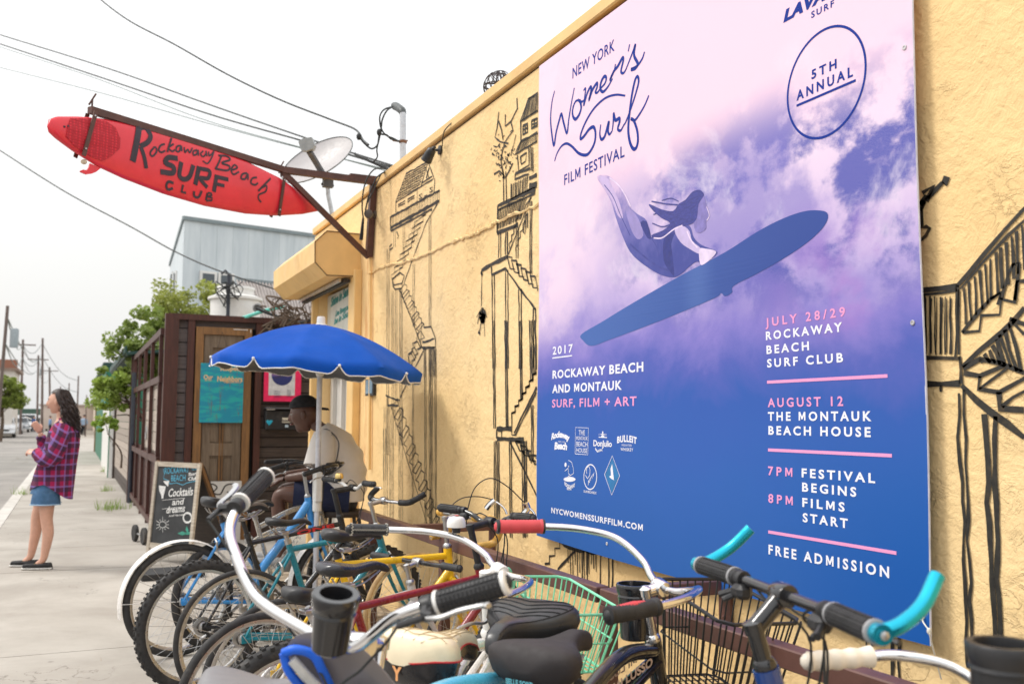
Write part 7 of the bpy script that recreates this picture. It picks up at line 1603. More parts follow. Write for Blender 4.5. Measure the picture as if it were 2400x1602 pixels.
def chalkboard():
    BL, BR = GZ(341, 1312), GZ(447, 1328); TL = TT(365, 1080, (BL - CAM).dot(fwd) + .12); TR = TL + (BR - BL) * 1.02; c = (BL + BR) / 2
    t = thing('chalkboard_sign', 'A-frame chalkboard with pale frame advertising cocktails and dreams on the pavement', 'sign', (c.x, c.y, 0))
    nrm = (BR - BL).cross(TL - BL).normalized(); nrm = nrm if nrm.dot(CAM - BL) > 0 else -nrm
    FRM = wood('pale_frame_wood', lin((170, 158, 140)), lin((212, 202, 186)), .2)
    def Q(u, v_, l=0.): return (BL.lerp(BR, u)).lerp(TL.lerp(TR, u), v_) + nrm * l
    for (a, e) in ((Q(.04, 0), Q(.04, 1)), (Q(.96, 0), Q(.96, 1))): b = MB(); b.beam(a, e, .045, .025, nrm); b.build('frame_rail', FRM, t, 0)
    for v_ in (.975, .16): b = MB(); b.beam(Q(.08, v_), Q(.92, v_), .05, .022, nrm); b.build('frame_rail', FRM, t, 0)
    b = MB(); b.poly([Q(.06, .16, -.002), Q(.94, .16, -.002), Q(.94, .97, -.002), Q(.06, .97, -.002)], nrm * -.008)
    b.build('slate', M('slate', lin((56, 58, 60)), .75, var=.25, scale=4, dirt=lin((110, 112, 112)), dirt_amt=.35), t, 0)
    # rear leaf
    bk = -nrm; bk.z = 0; bk.normalize(); sh = bk * .5
    for u in (.04, .96): a = TL.lerp(TR, u); e = BL.lerp(BR, u) + sh + bk * (a - BL.lerp(BR, u)).dot(bk); e.z = 0; b = MB(); b.beam(e, a, .045, .03, nrm); b.build('rear_leg', DOORW, t, 0)
    a, e = TL + sh * .1, BL + sh * 1.3
    b = MB(); A2, B2 = TL.lerp(TR, .5), BL.lerp(BR, .5); b.poly([TL - V((0, 0, .03)) + bk * .03, TR - V((0, 0, .03)) + bk * .03, BR + sh + V((0, 0, .15)), BL + sh + V((0, 0, .15))], bk * .01); b.build('rear_panel', DARKW, t, 0)
    def PP(x, y, l=.003): # crop at 0,600 scale .5102
        r_ = ray(x * .5102, 600 + y * .5102); k = (BL + nrm * l - CAM).dot(nrm) / r_.dot(nrm); return CAM + r_ * k
    def tx(b, s_, x0, y0, x1, y1, h, bold=.0, shear=0., warp=None): p, q, u = PP(x0, y0), PP(x1, y1), PP(x0 + 1, y0 - h); put_text(b, s_, p, q - p, u - p, bold, 1., warp, shear)
    CH = M('chalk_white', (.70, .70, .68), .9, var=.25, scale=60); CB = M('chalk_blue', lin((90, 175, 205)), .9, var=.25, scale=60); CG = M('chalk_green', lin((70, 150, 130)), .9)
    b = MB(); tx(b, 'ROCKAWAY', 756, 1000, 868, 992, 30, .0); tx(b, 'BEACH', 786, 1033, 852, 1030, 28, .0)
    b.ribbon([PP(*p) for p in ((750, 975), (755, 1000), (750, 1020), (775, 1030), (780, 1045), (810, 1040), (840, 1050), (860, 1040), (905, 1030))], .006, nrm); b.ribbon([PP(*p) for p in ((880, 965), (885, 980), (905, 978))], .006, nrm); tag(b.build('blue_chalk', CB, t, 0), kind='stuff')
    b = MB(); tx(b, 'Surf', 866, 1008, 906, 1004, 14, .03); tx(b, 'Club', 864, 1030, 906, 1026, 16, .03)
    tx(b, 'Cocktails', 774, 1104, 887, 1096, 36, .02, .25); tx(b, 'and', 790, 1142, 846, 1138, 28, .02, .2); tx(b, 'dreams', 764, 1180, 850, 1172, 30, .02, .2); tx(b, 'and tacos', 776, 1196, 842, 1190, 10, .01)
    for y in (1106, 1146): b.ribbon([PP(*p) for p in ((745, y + 14), (800, y + 8), (850, y + 4))], .004, nrm)
    b.ribbon([PP(861 + 19 * math.cos(a), 1200 + 22 * math.sin(a)) for a in [i * .3 for i in range(22)]], .02, nrm)
    for k in range(12): a = k * .5236; b.ribbon([PP(747 + 14 * math.cos(a), 1232 + 14 * math.sin(a)), PP(747 + (34 if k % 2 else 28) * math.cos(a), 1232 + (36 if k % 2 else 28) * math.sin(a))], .005, nrm)
    b.ribbon([PP(747 + 15 * math.cos(a), 1232 + 14 * math.sin(a)) for a in [i * .3 for i in range(22)]], .005, nrm)
    b.poly([PP(*p) for p in ((730, 1052), (762, 1056), (757, 1080), (752, 1098), (750, 1112), (742, 1112), (740, 1096), (732, 1078))]); b.poly([PP(*p) for p in ((750, 1032), (778, 1030), (772, 1058), (760, 1046))]); tag(b.build('white_chalk', CH, t, 0), kind='stuff')
    b = MB()
    for P in (((815, 1272), (838, 1262), (860, 1272), (838, 1282)), ((858, 1238), (866, 1258), (862, 1270), (852, 1256)), ((846, 1268), (876, 1264), (872, 1278), (852, 1278))): b.poly([PP(*p) for p in P])
    b.build('green_chalk', CG, t, 0)
    # crate-like base board on the ground behind the wheels
    p = GZ(392, 1340); b = MB(); b.box((p.x, p.y - .25, .03), (.55, .4, .05), Matrix.Rotation(.1, 3, 'Z')); tag(b.build('rubber_mat', M('mat_black', (.03, .03, .032), .8, bump=.3), smooth=0, org=(p.x, p.y, 0)), 'flat black mat lying on the pavement in front of the chalkboard', 'mat')
    p = GZ(316, 1268); q = GZ(337, 1276); t = thing('gate_caster', 'pair of black caster wheels on an axle at the foot of the patio gate', 'wheel', p)
    for c_ in (p, q): b = MB(); b.lathe([(.02, -.02), (.09, -.022), (.098, -.012), (.098, .012), (.09, .022), (.02, .02)], 24, c_ + V((0, 0, .1)), (1, .2, 0)); b.build('caster', RUBBER, t)
    b = MB(); b.tube([p + V((0, 0, .1)), q + V((0, 0, .1))], .012, 8); b.build('axle', STEEL, t)

# ================================================================ street furniture and cars
def street():
    POLE = M('pole_wood_far', lin((112, 98, 92)), .9, var=.15, scale=1)
    def pole(px0, y0, px1, t_, label, arms=1, r=.13, tr=False):
        a = TT(px0, y0, t_); e = GZ(px1, 979 + 1.57 * FPX / t_, -.1) if False else V((TT(px1, 1000, t_).x, TT(px1, 1000, t_).y, -.12))
        t = thing('utility_pole', label, 'utility pole', e, group='utility poles along the street'); b = MB(); b.tube([e, a], [r * .75, r * .6], 8); b.build('pole', POLE, t)
        for k in range(arms): z = a - V((0, 0, .5 + k * 1.)); b = MB(); b.box(z, (2.2 if k == 0 else 1.4, .12, .12)); b.build('crossarm', POLE, t, 0)
        if tr: p = a + (e - a) * .22 + V((.36, 0, .1)); b = MB(); b.lathe([(.0, -.5), (.17, -.5), (.18, .28), (.13, .34), (0, .35)], 14, p); b.build('transformer', M('transformer_grey', lin((150, 158, 162)), .6), t)
        return a
    P = [pole(18, 716, -8, 42, 'leaning utility pole with a grey transformer at the far left edge', 0, .11, True),
         pole(54, 795, 48, 90, 'utility pole rising behind the green tree at the left edge', 1, .16), pole(90, 832, 87, 112, 'shorter utility pole left of the tallest pair, above the parked cars', 1, .17, True), pole(100, 792, 99, 92, 'tall utility pole just left of the woman\'s head, above the cars', 0, .16),
         pole(116, 860, 118, 130, 'far utility pole directly above the woman\'s forehead', 1, .2), pole(184, 880, 180, 100, 'slim street pole right of the woman beyond the pavement', 0, .12), pole(142, 905, 142, 150, 'small distant pole above the woman\'s hair', 0, .14), pole(162, 897, 162, 150, 'small distant pole right above the woman\'s crown', 0, .14), pole(203, 925, 201, 75, 'short thin post among the distant walkers', 0, .06)]
    rn = random.Random(5)
    for i, (a, e) in enumerate(((P[0], P[1]), (P[1], P[3]), (P[1], P[2]), (P[3], P[5]), (P[2], P[4]), (P[0], P[2]))):
        for k in range(2):
            z = V((0, 0, -.5 - k * 1.2)); q = [(a + z).lerp(e + z, s / 8) - V((0, 0, .9 * math.sin(s / 8 * math.pi))) for s in range(9)]
            b = MB(); b.tube(q, .028, 4); tag(b.build('street_wire', M('wire_faint', lin((120, 130, 128)), .6), org=q[0]), ('upper' if k == 0 else 'lower') + ' thin wire strung from ' + ('the transformer pole to the pole by the green tree', 'the pole by the green tree to the tallest pole', 'the pole by the green tree to the shorter transformer pole', 'the tallest pole to the slim pole right of the woman', 'the shorter transformer pole to the pole above the forehead', 'the leaning pole to the shorter transformer pole')[i], 'wire', 'wires between the street poles')
    cars = [((6, 1012), 76, 10, lin((222, 224, 226)), 'white estate car parked nearest, cut by the left edge'), ((28, 1003), 92, 14, lin((206, 208, 210)), 'silver car parked second in the row at far left'), ((46, 1000), 103, 14, lin((160, 164, 168)), 'grey car parked behind the silver one at far left'), ((66, 996), 112, 16, lin((235, 236, 238)), 'white van parked beside the road left of the woman\'s hand'),
            ((92, 991), 118, 14, lin((120, 126, 132)), 'dark grey car parked just left of the woman\'s face'), ((112, 988), 135, 14, lin((200, 202, 205)), 'pale car farthest down the parked row')]
    for (px, py), t_, rz, colr, label in cars:
        g = V((TT(px, py, t_).x, TT(px, py, t_).y, -.12)); van = 'van' in label
        t = thing('parked_car', label, 'van' if van else 'car', g, R(2), 'cars parked down the street', local=True)
        pm = M('car_paint_%d' % int(colr[0] * 1000), colr, .2, var=.02, coat=.6); hgt = 2.0 if van else 1.62; L = 4.9 if van else 4.5; W_ = 1.85
        prof = [(-L / 2, .35), (-L / 2 + .05, .85), (-L / 2 + .15, 1.0), (-L / 2 + .9, 1.08), (-L / 2 + 1.5, hgt - .05), (-L / 2 + 1.9, hgt), (L / 2 - .9, hgt), (L / 2 - .2, 1.15), (L / 2, .9), (L / 2, .35)]
        b = MB()
        def ring(x, z, k): return [V((y * (W_ / 2) * (1 if z < 1.05 else .86), x, z)) for y in (-1, 1)]
        pts = [ring(x, z, 0) for x, z in prof]; vs = [p for r_ in pts for p in r_]; n_ = len(prof); fs = [(2 * i, 2 * ((i + 1) % n_), 2 * ((i + 1) % n_) + 1, 2 * i + 1) for i in range(n_)] + [tuple(2 * i for i in range(n_))[::-1], tuple(2 * i + 1 for i in range(n_))]
        b.add(vs, fs); b.build('body', pm, t, 30)
        GL = M('car_glass', (.03, .035, .04), .08); b = MB()
        a, e = prof[3], prof[4]; b.add([V((-.74, a[0] + .02, a[1] + .06)), V((.74, a[0] + .02, a[1] + .06)), V((.68, e[0] - .08, e[1] - .06)), V((-.68, e[0] - .08, e[1] - .06))], [(0, 1, 2, 3)]); b.v = [p + V((0, -.03, .02)) for p in b.v]; b.build('windscreen', GL, t, 0)
        for sg in (-1, 1):
            for (y0, y1) in ((-.85, .35), (.42, 1.35)): b = MB(); b.box((sg * (W_ / 2 * .9 + .01), (y0 + y1) / 2, (1.1 + hgt) / 2), (.03, y1 - y0, hgt - 1.28)); b.build('side_window', GL, t, 0)
            b = MB(); b.box((sg * .68, -L / 2 + .02, .74), (.34, .08, .15), bev=.03); b.build('headlight', M('lamp_lens', (.8, .8, .82), .1), t)
            for y in (-L / 2 + .85, L / 2 - .85): b = MB(); b.lathe([(.1, -.11), (.30, -.11), (.33, -.08), (.33, .08), (.30, .11), (.1, .11)], 20, (sg * (W_ / 2 - .1), y, .33), (1, 0, 0)); w_ = b.build('wheel', RUBBER, t); b = MB(); b.lathe([(.0, 0), (.2, .01), (.21, 0)], 14, (sg * (W_ / 2 + .015), y, .33), (sg, 0, 0)); b.build('hubcap', ALU, w_)
        b = MB(); b.box((0, -L / 2 - .0, .55), (1.0, .06, .22)); b.build('grille', M('grille_black', (.02, .02, .02), .5), t, 0)
        b = MB(); b.box((0, -L / 2 - .03, .42), (1.75, .1, .16), bev=.03); b.build('bumper', pm, t)
# ================================================================ people
def skin_mesh(nodes, edges, root, sub=2):
    names = list(nodes); me = bpy.data.meshes.new('skin'); me.from_pydata([V(nodes[n_][0]) for n_ in names], [(names.index(a), names.index(b)) for a, b in edges], [])
    o = bpy.data.objects.new('skin_tmp', me); COL.objects.link(o); o.modifiers.new('s', 'SKIN')
    sv = me.skin_vertices[0].data
    for i, n_ in enumerate(names):
        r = nodes[n_][1]; sv[i].radius = (r, r) if not isinstance(r, tuple) else r; sv[i].use_root = (n_ == root)
    m_ = o.modifiers.new('d', 'SUBSURF'); m_.levels = sub; m_.render_levels = sub
    me2 = bpy.data.meshes.new_from_object(o.evaluated_get(bpy.context.evaluated_depsgraph_get()))
    vf = ([v.co.copy() for v in me2.vertices], [tuple(p.vertices) for p in me2.polygons]); bpy.data.objects.remove(o); bpy.data.meshes.remove(me2); return vf
def head(b, c, k=1., pitch=0., yaw=0.):
    X = Matrix.Translation(c) @ Matrix.Rotation(yaw, 4, 'Z') @ Matrix.Rotation(pitch, 4, 'Y'); rx, ry, rz = .098 * k, .076 * k, .118 * k
    def g(d, e, w_): e = V(e).normalized(); return math.exp(-((d - e).length / w_) ** 2)
    def fn(u, v_):
        a = 2 * math.pi * u; p = math.pi * (v_ * .998 + .001); d = V((math.sin(p) * math.cos(a), math.sin(p) * math.sin(a), -math.cos(p)))
        r = V((d.x * rx, d.y * ry * (1 - .22 * max(0, -d.z)), d.z * rz))
        if d.x > 0: r.x *= 1 - .12 * abs(d.z)
        bmp = .028 * g(d, (1, 0, -.16), .13) + .012 * g(d, (1, 0, .05), .12) + .020 * g(d, (.62, 0, -.80), .26) + .007 * g(d, (1, 0, .42), .3) + .009 * g(d, (.95, 0, -.42), .12) - .011 * g(d, (.9, .34, .10), .16) - .011 * g(d, (.9, -.34, .10), .16) - .008 * g(d, (1, 0, -.60), .12) + .006 * g(d, (.7, .55, -.2), .25) + .006 * g(d, (.7, -.55, -.2), .25)
        if d.x < -.2 and d.z < -.3: bmp -= .02 * min(1, (-d.z - .3))
        return X @ (r + d * bmp * k)
    b.grid(fn, 56, 40, cu=True)
    for sg in (1, -1): b.ball(X @ V((-.005 * k, sg * .076 * k, -.005 * k)), (.018 * k, .010 * k, .030 * k), 10, 8)
    return X
def hand(b, w_, d, up, L=.17, curl=.5, thumb=None, side=1, r=.011):
    """w_: wrist, d: along the palm, up: back of the hand"""
    w_, d, up = V(w_), V(d).normalized(), V(up).normalized(); s = d.cross(up).normalized() * side; pm = L * .52
    b.grid(lambda u, v_: w_ + d * (pm * u) + s * (math.cos(2 * math.pi * v_) * L * (.17 + .07 * math.sin(u * 2.4)) * (1 if u < .98 else .8)) + up * (math.sin(2 * math.pi * v_) * L * .085 * (1 - .25 * u)), 8, 12, cv=True)
    for k, (off, ln) in enumerate(((-.75, .42), (-.25, .48), (.25, .45), (.75, .36))):
        c_ = curl * (1 + .1 * k); p0 = w_ + d * (pm * .86) + s * (off * L * .19); p1 = p0 + d * (L * ln * .42); dd = (d * math.cos(c_) - up * math.sin(c_)); p2 = p1 + dd * (L * ln * .36); d3 = (d * math.cos(c_ * 1.9) - up * math.sin(c_ * 1.9)); p3 = p2 + d3 * (L * ln * .28)
        b.tube([p0, p1, p2, p3, p3 + d3 * .004], [r * .82, r * .8, r * .72, r * .6, r * .25], 8)
    p0 = w_ + d * (pm * .25) + s * (-L * .17); p1 = p0 + (d * .7 - s * .7 - up * .25) * (L * .2); p2 = p1 + (d * .95 - s * .15 - up * .3) * (L * .18); b.tube([p0, p1, p2, p2 + d * .004], [r * 1.15, r, r * .8, r * .3], 8)
def loft(b, rings, n=28, hem=None):
    """rings: (centre, half depth, half width, tangent angle): closed elliptical sections"""
    def fn(u, v_):
        i = min(int(u * (len(rings) - 1)), len(rings) - 2); f = u * (len(rings) - 1) - i; f_ = f
        c0, a0, w0, t0 = rings[i]; c1, a1, w1, t1 = rings[i + 1]; c = V(c0).lerp(V(c1), f_); a = a0 + (a1 - a0) * f_; w_ = w0 + (w1 - w0) * f_; tt = t0 + (t1 - t0) * f_
        an = 2 * math.pi * v_; p = c + V((math.cos(tt), 0, -math.sin(tt))) * (a * math.cos(an)) + V((0, w_ * math.sin(an), 0))
        if hem: p = hem(p, u, an)
        return p
    return b.grid(fn, (len(rings) - 1) * 5 + 1, n, cv=True)
def plaid(name, rot=(0, 0, 0)):
    n = NT(name); v = n.map(n.coord('Object'), (1, 1, 1), rot=rot); s = n.sep(v)
    def band(c, f, a0, a1, ph=0.): x = n.math('FRACT', n.math('ADD', n.math('MULTIPLY', c, f), ph)); return n.math('MULTIPLY', n.math('GREATER_THAN', x, a0), n.math('LESS_THAN', x, a1))
    xy = n.math('ADD', s[0], n.math('MULTIPLY', s[1], .7)); f = 9.5
    c = n.mix(0., lin((158, 16, 76)), lin((158, 16, 76)))
    c = n.mix(n.math('MULTIPLY', band(xy, f, .0, .40), .72), c, lin((40, 30, 58))); c = n.mix(n.math('MULTIPLY', band(s[2], f, .0, .40), .72), c, lin((40, 30, 58)))
    c = n.mix(n.math('MULTIPLY', band(xy, f, .42, .58), .55), c, lin((120, 110, 180))); c = n.mix(n.math('MULTIPLY', band(s[2], f, .42, .58), .55), c, lin((120, 110, 180)))
    n.col(c); n.setp(Roughness=.85); n.bump(n.noise(n.coord('Object'), 14, 4), .5, .01); return n.m
def woman():
    g = GZ(118, 1330); ang = math.pi - YAW
    t = thing('person', 'person with long dark hair in magenta plaid shirt and denim shorts standing on the pavement', 'person', (g.x, g.y, 0), ang + .10, local=True)
    SKIN = M('skin_light', lin((205, 158, 136)), .5, var=.06)
    N = {'pel': ((.03, 0, .84), (.12, .10)), 'wst': ((.0, 0, 1.02), (.105, .09)), 'chs': ((-.05, 0, 1.22), (.13, .10)), 'nkb': ((-.07, 0, 1.385), (.08, .06)), 'nk': ((-.045, 0, 1.45), (.042, .042)), 'hd': ((-.02, 0, 1.53), (.045, .045)),
         'hl': ((.03, .09, .78), .095), 'kl': ((.02, .10, .47), (.058, .058)), 'kul': ((.025, .10, .62), .078), 'cl': ((-.005, .10, .34), .056), 'al': ((.03, .10, .09), .034), 'fl': ((.10, .10, .035), .03),
         'hr': ((.06, -.09, .78), .095), 'kr': ((.185, -.10, .48), (.058, .058)), 'kur': ((.14, -.10, .62), .078), 'cr': ((.185, -.10, .34), .056), 'ar': ((.225, -.10, .09), .034), 'fr': ((.295, -.10, .035), .03),
         'sl': ((-.09, .15, 1.345), .055), 'el': ((-.07, .24, 1.08), .042), 'wl': ((.12, .15, 1.12), .026), 'sr': ((-.05, -.15, 1.345), .055), 'er': ((.13, -.17, 1.10), .042), 'wr': ((.19, -.09, 1.31), .026)}
    E = [('pel', 'wst'), ('wst', 'chs'), ('chs', 'nkb'), ('nkb', 'nk'), ('nk', 'hd'), ('pel', 'hl'), ('hl', 'kul'), ('kul', 'kl'), ('kl', 'cl'), ('cl', 'al'), ('al', 'fl'), ('pel', 'hr'), ('hr', 'kur'), ('kur', 'kr'), ('kr', 'cr'), ('cr', 'ar'), ('ar', 'fr'), ('nkb', 'sl'), ('sl', 'el'), ('el', 'wl'), ('nkb', 'sr'), ('sr', 'er'), ('er', 'wr')]
    b = MB(); b.add(*skin_mesh(N, E, 'pel')); HX = head(b, V((-.005, 0, 1.605)), .95, 0.04)
    hand(b, (.12, .15, 1.12), (.9, -.35, .05), (.1, .6, .8), .165, .7, side=-1); hand(b, (.19, -.09, 1.31), (.45, .15, .88), (-.5, .6, .5), .165, 1.0, side=-1)
    b.build('body', SKIN, t, 60)
    for sg in (1, -1): b = MB(); b.ball(HX @ V((.076, sg * .030, .012)), (.009, .011, .006), 10, 8); b.build('eye', M('eye_dark', (.05, .035, .03), .2), t); b = MB(); b.tube([HX @ V((.088, sg * .014, .034)), HX @ V((.084, sg * .034, .038)), HX @ V((.070, sg * .050, .030))], .0035, 5); b.build('eyebrow', M('hair_dark', lin((46, 34, 32)), .5, var=.3, scale=30), t)
    b = MB(); b.tube([HX @ V((.090, -.018, -.052)), HX @ V((.100, 0, -.051)), HX @ V((.090, .018, -.052))], .0048, 6); b.build('lips', M('lips', lin((178, 96, 92)), .45), t)
    b = MB(); a = V((.262, -.06, 1.435)); b.tube([a, a + V((.06, .01, .025))], .004, 6); b.build('cigarette', M('cigarette_paper', (.8, .78, .74), .7), t)
    # hair: cap and long waved locks
    HR = M('hair_dark', lin((46, 34, 32)), .5, var=.3, scale=30); rn = random.Random(3); b = MB()
    
    def capf(u, v_):
        c_ = math.cos(u * 2 * math.pi); vm = 1.95 if c_ < -.25 else 1.95 - 1.12 * min(1, (c_ + .25) / .5); q = v_ * vm
        return HX @ V((-.012 + .108 * c_ * math.sin(q), .088 * math.sin(u * 2 * math.pi) * math.sin(q), .004 + .130 * math.cos(q)))
    b.grid(capf, 48, 14, cu=True) 
    for k in range(330):
        a = rn.uniform(.30, 1.70) * math.pi; a = a if rn.random() < .5 else -a; 
        aa = math.pi + rn.uniform(-1.22, 1.22); lat = rn.uniform(-.1, 1.2)
        p0 = V((-.016 + math.cos(aa) * .100 * math.cos(lat * .9), math.sin(aa) * .090 * math.cos(lat * .9), .01 + .118 * math.sin(max(0, lat)) ))
        L = rn.uniform(.20, .40); ph = rn.uniform(0, 6.28); out = V((math.cos(aa), math.sin(aa), 0)); P = []
        sw = -.05 - .07 * rn.random()
        for i in range(15):
            s = i / 14; q = p0 + out * (.008 + .040 * s * (1 - .3 * s)) + V((0, rn.uniform(-.004, .004), 0)) + V((sw * s * .5 * 1.0, 0, -L * s)); w_ = .013 * min(1, s * 3); q += V((math.cos(ph + s * 15) * w_, math.sin(ph + s * 15) * w_, 0)); P.append(HX @ q)
        b.tube(P, [.0068 * (1 - .55 * i / 14) for i in range(15)], 4)
    b.build('hair', HR, t, 60)
    SH = plaid('plaid_body', (0, 0, .0)); SS = plaid('plaid_sleeve', (0, .55, 0))
    rings = [((-.062, 0, 1.425), .055, .07, .1), ((-.075, 0, 1.385), .095, .165, .1), ((-.075, 0, 1.31), .135, .20, .08), ((-.06, 0, 1.18), .15, .20, .05), ((-.02, 0, 1.02), .17, .195, 0), ((.0, 0, .89), .183, .20, 0), ((.012, 0, .79), .19, .205, 0), ((.015, 0, .735), .19, .208, 0)]
    def hem(p, u, an):
        k = max(0, (u - .80) / .20); c = math.cos(an); s_ = abs(math.sin(an)); p.z += k * (-.075 * max(0, -c) ** .8 + .01 * max(0, c) + .075 * s_ ** 3); p += V((math.cos(an), math.sin(an), 0)) * (.006 * math.sin(an * 7 + p.z * 8) * min(1, u * 2)); return p
    b = MB(); loft(b, rings, 48, hem); b.build('shirt', SH, t, 70)
    for P, rs in (([(-.10, .15, 1.36), (-.11, .22, 1.25), (-.09, .262, 1.10), (-.03, .255, 1.055), (.05, .215, 1.08), (.115, .165, 1.115)], [.075, .082, .078, .078, .07, .052]), ([(-.05, -.15, 1.36), (.02, -.19, 1.25), (.12, -.19, 1.10), (.155, -.16, 1.12), (.17, -.12, 1.20), (.182, -.10, 1.27)], [.075, .075, .068, .06, .05, .042])):
        q = spline(P, 5); rr = [interp([(i / (len(rs) - 1), r_) for i, r_ in enumerate(rs)], j / (len(q) - 1)) * (1 + .05 * math.sin(j * 1.9)) for j in range(len(q))]; b = MB(); b.tube(q, rr, 18); b.build('sleeve', SS, t, 70)
    b = MB(); loft(b, [((-.05, 0, 1.45), .055, .06, .35), ((-.062, 0, 1.425), .065, .078, .35), ((-.05, 0, 1.40), .075, .09, .35)], 24); b.build('collar', SH, t, 60)
    DN = M('denim', lin((66, 102, 138)), .85, var=.18, scale=12, bump=.3, dirt=lin((150, 180, 205)), dirt_amt=.3)
    b = MB(); loft(b, [((.02, 0, .90), .15, .175, 0), ((.03, 0, .80), .155, .19, 0), ((.045, 0, .72), .16, .20, 0)], 36)
    for sg, cx in ((1, .035), (-1, .105)): loft(b, [((cx - .01, sg * .095, .78), .12, .105, 0), ((cx, sg * .10, .70), .125, .108, 0), ((cx, sg * .105, .615), .135, .112, 0)], 30)
    b.build('shorts', DN, t, 60)
    b = MB()
    for sg, cx in ((1, .035), (-1, .105)): b.tube([V((cx + .136 * math.cos(a), sg * .105 + .113 * math.sin(a), .62)) for a in [i * .2618 for i in range(24)]], .006, 5, closed=True)
    b.build('frayed_hem', M('denim_light', lin((150, 180, 205)), .9), t)
    for sg, x0 in ((1, .015), (-1, .205)):
        BK = M('canvas_black', (.022, .022, .024), .8, var=.3); y = sg * .10
        def out(s): return .034 + .014 * math.sin(min(1, s * 1.25) * math.pi) + (.006 if s > .6 else 0)
        b = MB(); b.grid(lambda u, v_: V((x0 - .065 + .27 * u, y + out(u) * math.cos(2 * math.pi * v_) * (1 if .03 < u < .97 else .5), .022 + (.030 + .035 * max(0, .45 - u) + .01 * math.sin(u * 3)) * (.5 + .5 * math.sin(2 * math.pi * v_)) * (1 if .02 < u < .985 else .3))), 22, 14, cv=True); sh_ = b.build('shoe', BK, t, 60)
        b = MB(); b.grid(lambda u, v_: V((x0 - .068 + .277 * u, y + (out(u) + .004) * math.cos(2 * math.pi * v_) * (1 if .03 < u < .97 else .55), .012 + .011 * math.sin(2 * math.pi * v_))), 22, 12, cv=True); b.build('sole', M('sole_white', (.66, .64, .60), .7), sh_, 60)
        b = MB(); b.tube([V((x0 + .05, y - .03, .062)), V((x0 + .07, y, .07)), V((x0 + .09, y + .03, .055))], .003, 5); b.tube([V((x0 + .09, y - .03, .06)), V((x0 + .07, y, .07)), V((x0 + .05, y + .03, .062))], .003, 5); b.build('shoe_trim', M('shoe_gold', lin((170, 150, 90)), .5), sh_)
def man():
    c = CW((793 - 1200) / 2250 * 7, 7.0); ang = math.pi - YAW
    t = thing('person', 'seated person in a backwards black cap and white t-shirt leaning forward under the blue umbrella', 'person', (c.x, c.y, 0), ang, local=True)
    SKIN = M('skin_dark', lin((92, 62, 50)), .42, var=.1)
    N = {'pel': ((-.05, 0, .90), (.12, .13)), 'wst': ((-.06, 0, 1.05), (.11, .12)), 'chs': ((-.01, 0, 1.22), (.12, .14)), 'nkb': ((.07, 0, 1.335), (.08, .07)), 'nk': ((.13, 0, 1.385), (.055, .055)), 'hd': ((.19, 0, 1.44), (.055, .055)),
         'hl': ((.0, .10, .90), .09), 'ml': ((.20, .15, .91), .08), 'kl': ((.38, .17, .93), .062), 'cl': ((.36, .17, .74), .055), 'al': ((.33, .17, .50), .038), 'fl': ((.42, .17, .46), .035), 'hr': ((.0, -.10, .90), .09), 'mr': ((.22, -.10, .92), .08), 'kr': ((.42, -.12, .94), .062), 'cr': ((.42, -.12, .74), .055), 'ar': ((.40, -.12, .50), .038), 'fr': ((.49, -.12, .46), .035),
         'sl': ((.06, .17, 1.30), .062), 'el': ((.08, .23, 1.07), .043), 'wl': ((.34, .14, 1.03), .03), 'sr': ((.10, -.17, 1.30), .062), 'er': ((.16, -.22, 1.07), .043), 'wr': ((.40, -.06, 1.04), .03)}
    E = [('pel', 'wst'), ('wst', 'chs'), ('chs', 'nkb'), ('nkb', 'nk'), ('nk', 'hd'), ('pel', 'hl'), ('hl', 'ml'), ('ml', 'kl'), ('kl', 'cl'), ('cl', 'al'), ('al', 'fl'), ('pel', 'hr'), ('hr', 'mr'), ('mr', 'kr'), ('kr', 'cr'), ('cr', 'ar'), ('ar', 'fr'), ('nkb', 'sl'), ('sl', 'el'), ('el', 'wl'), ('nkb', 'sr'), ('sr', 'er'), ('er', 'wr')]
    b = MB(); b.add(*skin_mesh(N, E, 'pel')); HX = head(b, V((.235, 0, 1.485)), 1.06, .16)
    hand(b, (.34, .14, 1.03), (.95, -.2, -.2), (.1, .2, .9), .185, .8); hand(b, (.40, -.06, 1.04), (.95, .2, -.15), (.1, -.2, .9), .185, .8, side=-1); b.build('body', SKIN, t, 60)
    for sg in (1, -1): b = MB(); b.ball(HX @ V((.088, sg * .033, .012)), (.010, .013, .008), 10, 8); b.build('eye', M('eye_white', (.35, .33, .3), .25), t)
    b = MB(); b.tube([HX @ V((.102, -.022, -.056)), HX @ V((.114, 0, -.055)), HX @ V((.102, .022, -.056))], .007, 6); b.build('lips', M('lips_dark', lin((110, 66, 60)), .45), t)
    CP = M('cap_black', (.016, .016, .02), .85, var=.25, bump=.2); b = MB()
    b.grid(lambda u, v_: HX @ V((-.006 + .112 * math.cos(u * 2 * math.pi) * math.sin(v_ * 1.55), .090 * math.sin(u * 2 * math.pi) * math.sin(v_ * 1.55), .048 + .098 * math.cos(v_ * 1.55) - .012 * v_ * math.cos(u * 2 * math.pi) * -1)), 32, 12, cu=True); cp = b.build('cap', CP, t, 60)
    b = MB(); b.grid(lambda u, v_: HX @ V((-.095 - .075 * u, (v_ - .5) * .15 * (1 - .35 * u * u), .042 - .02 * u - .06 * (v_ - .5) ** 2)), 8, 12); b.grid(lambda u, v_: HX @ V((-.095 - .075 * u, (v_ - .5) * .15 * (1 - .35 * u * u), .038 - .02 * u - .06 * (v_ - .5) ** 2)), 8, 12); b.build('cap_brim', CP, cp, 60)
    TS = M('tshirt_white', lin((232, 226, 220)), .85, var=.05, scale=6, bump=.4, bscale=8, bdist=.02)
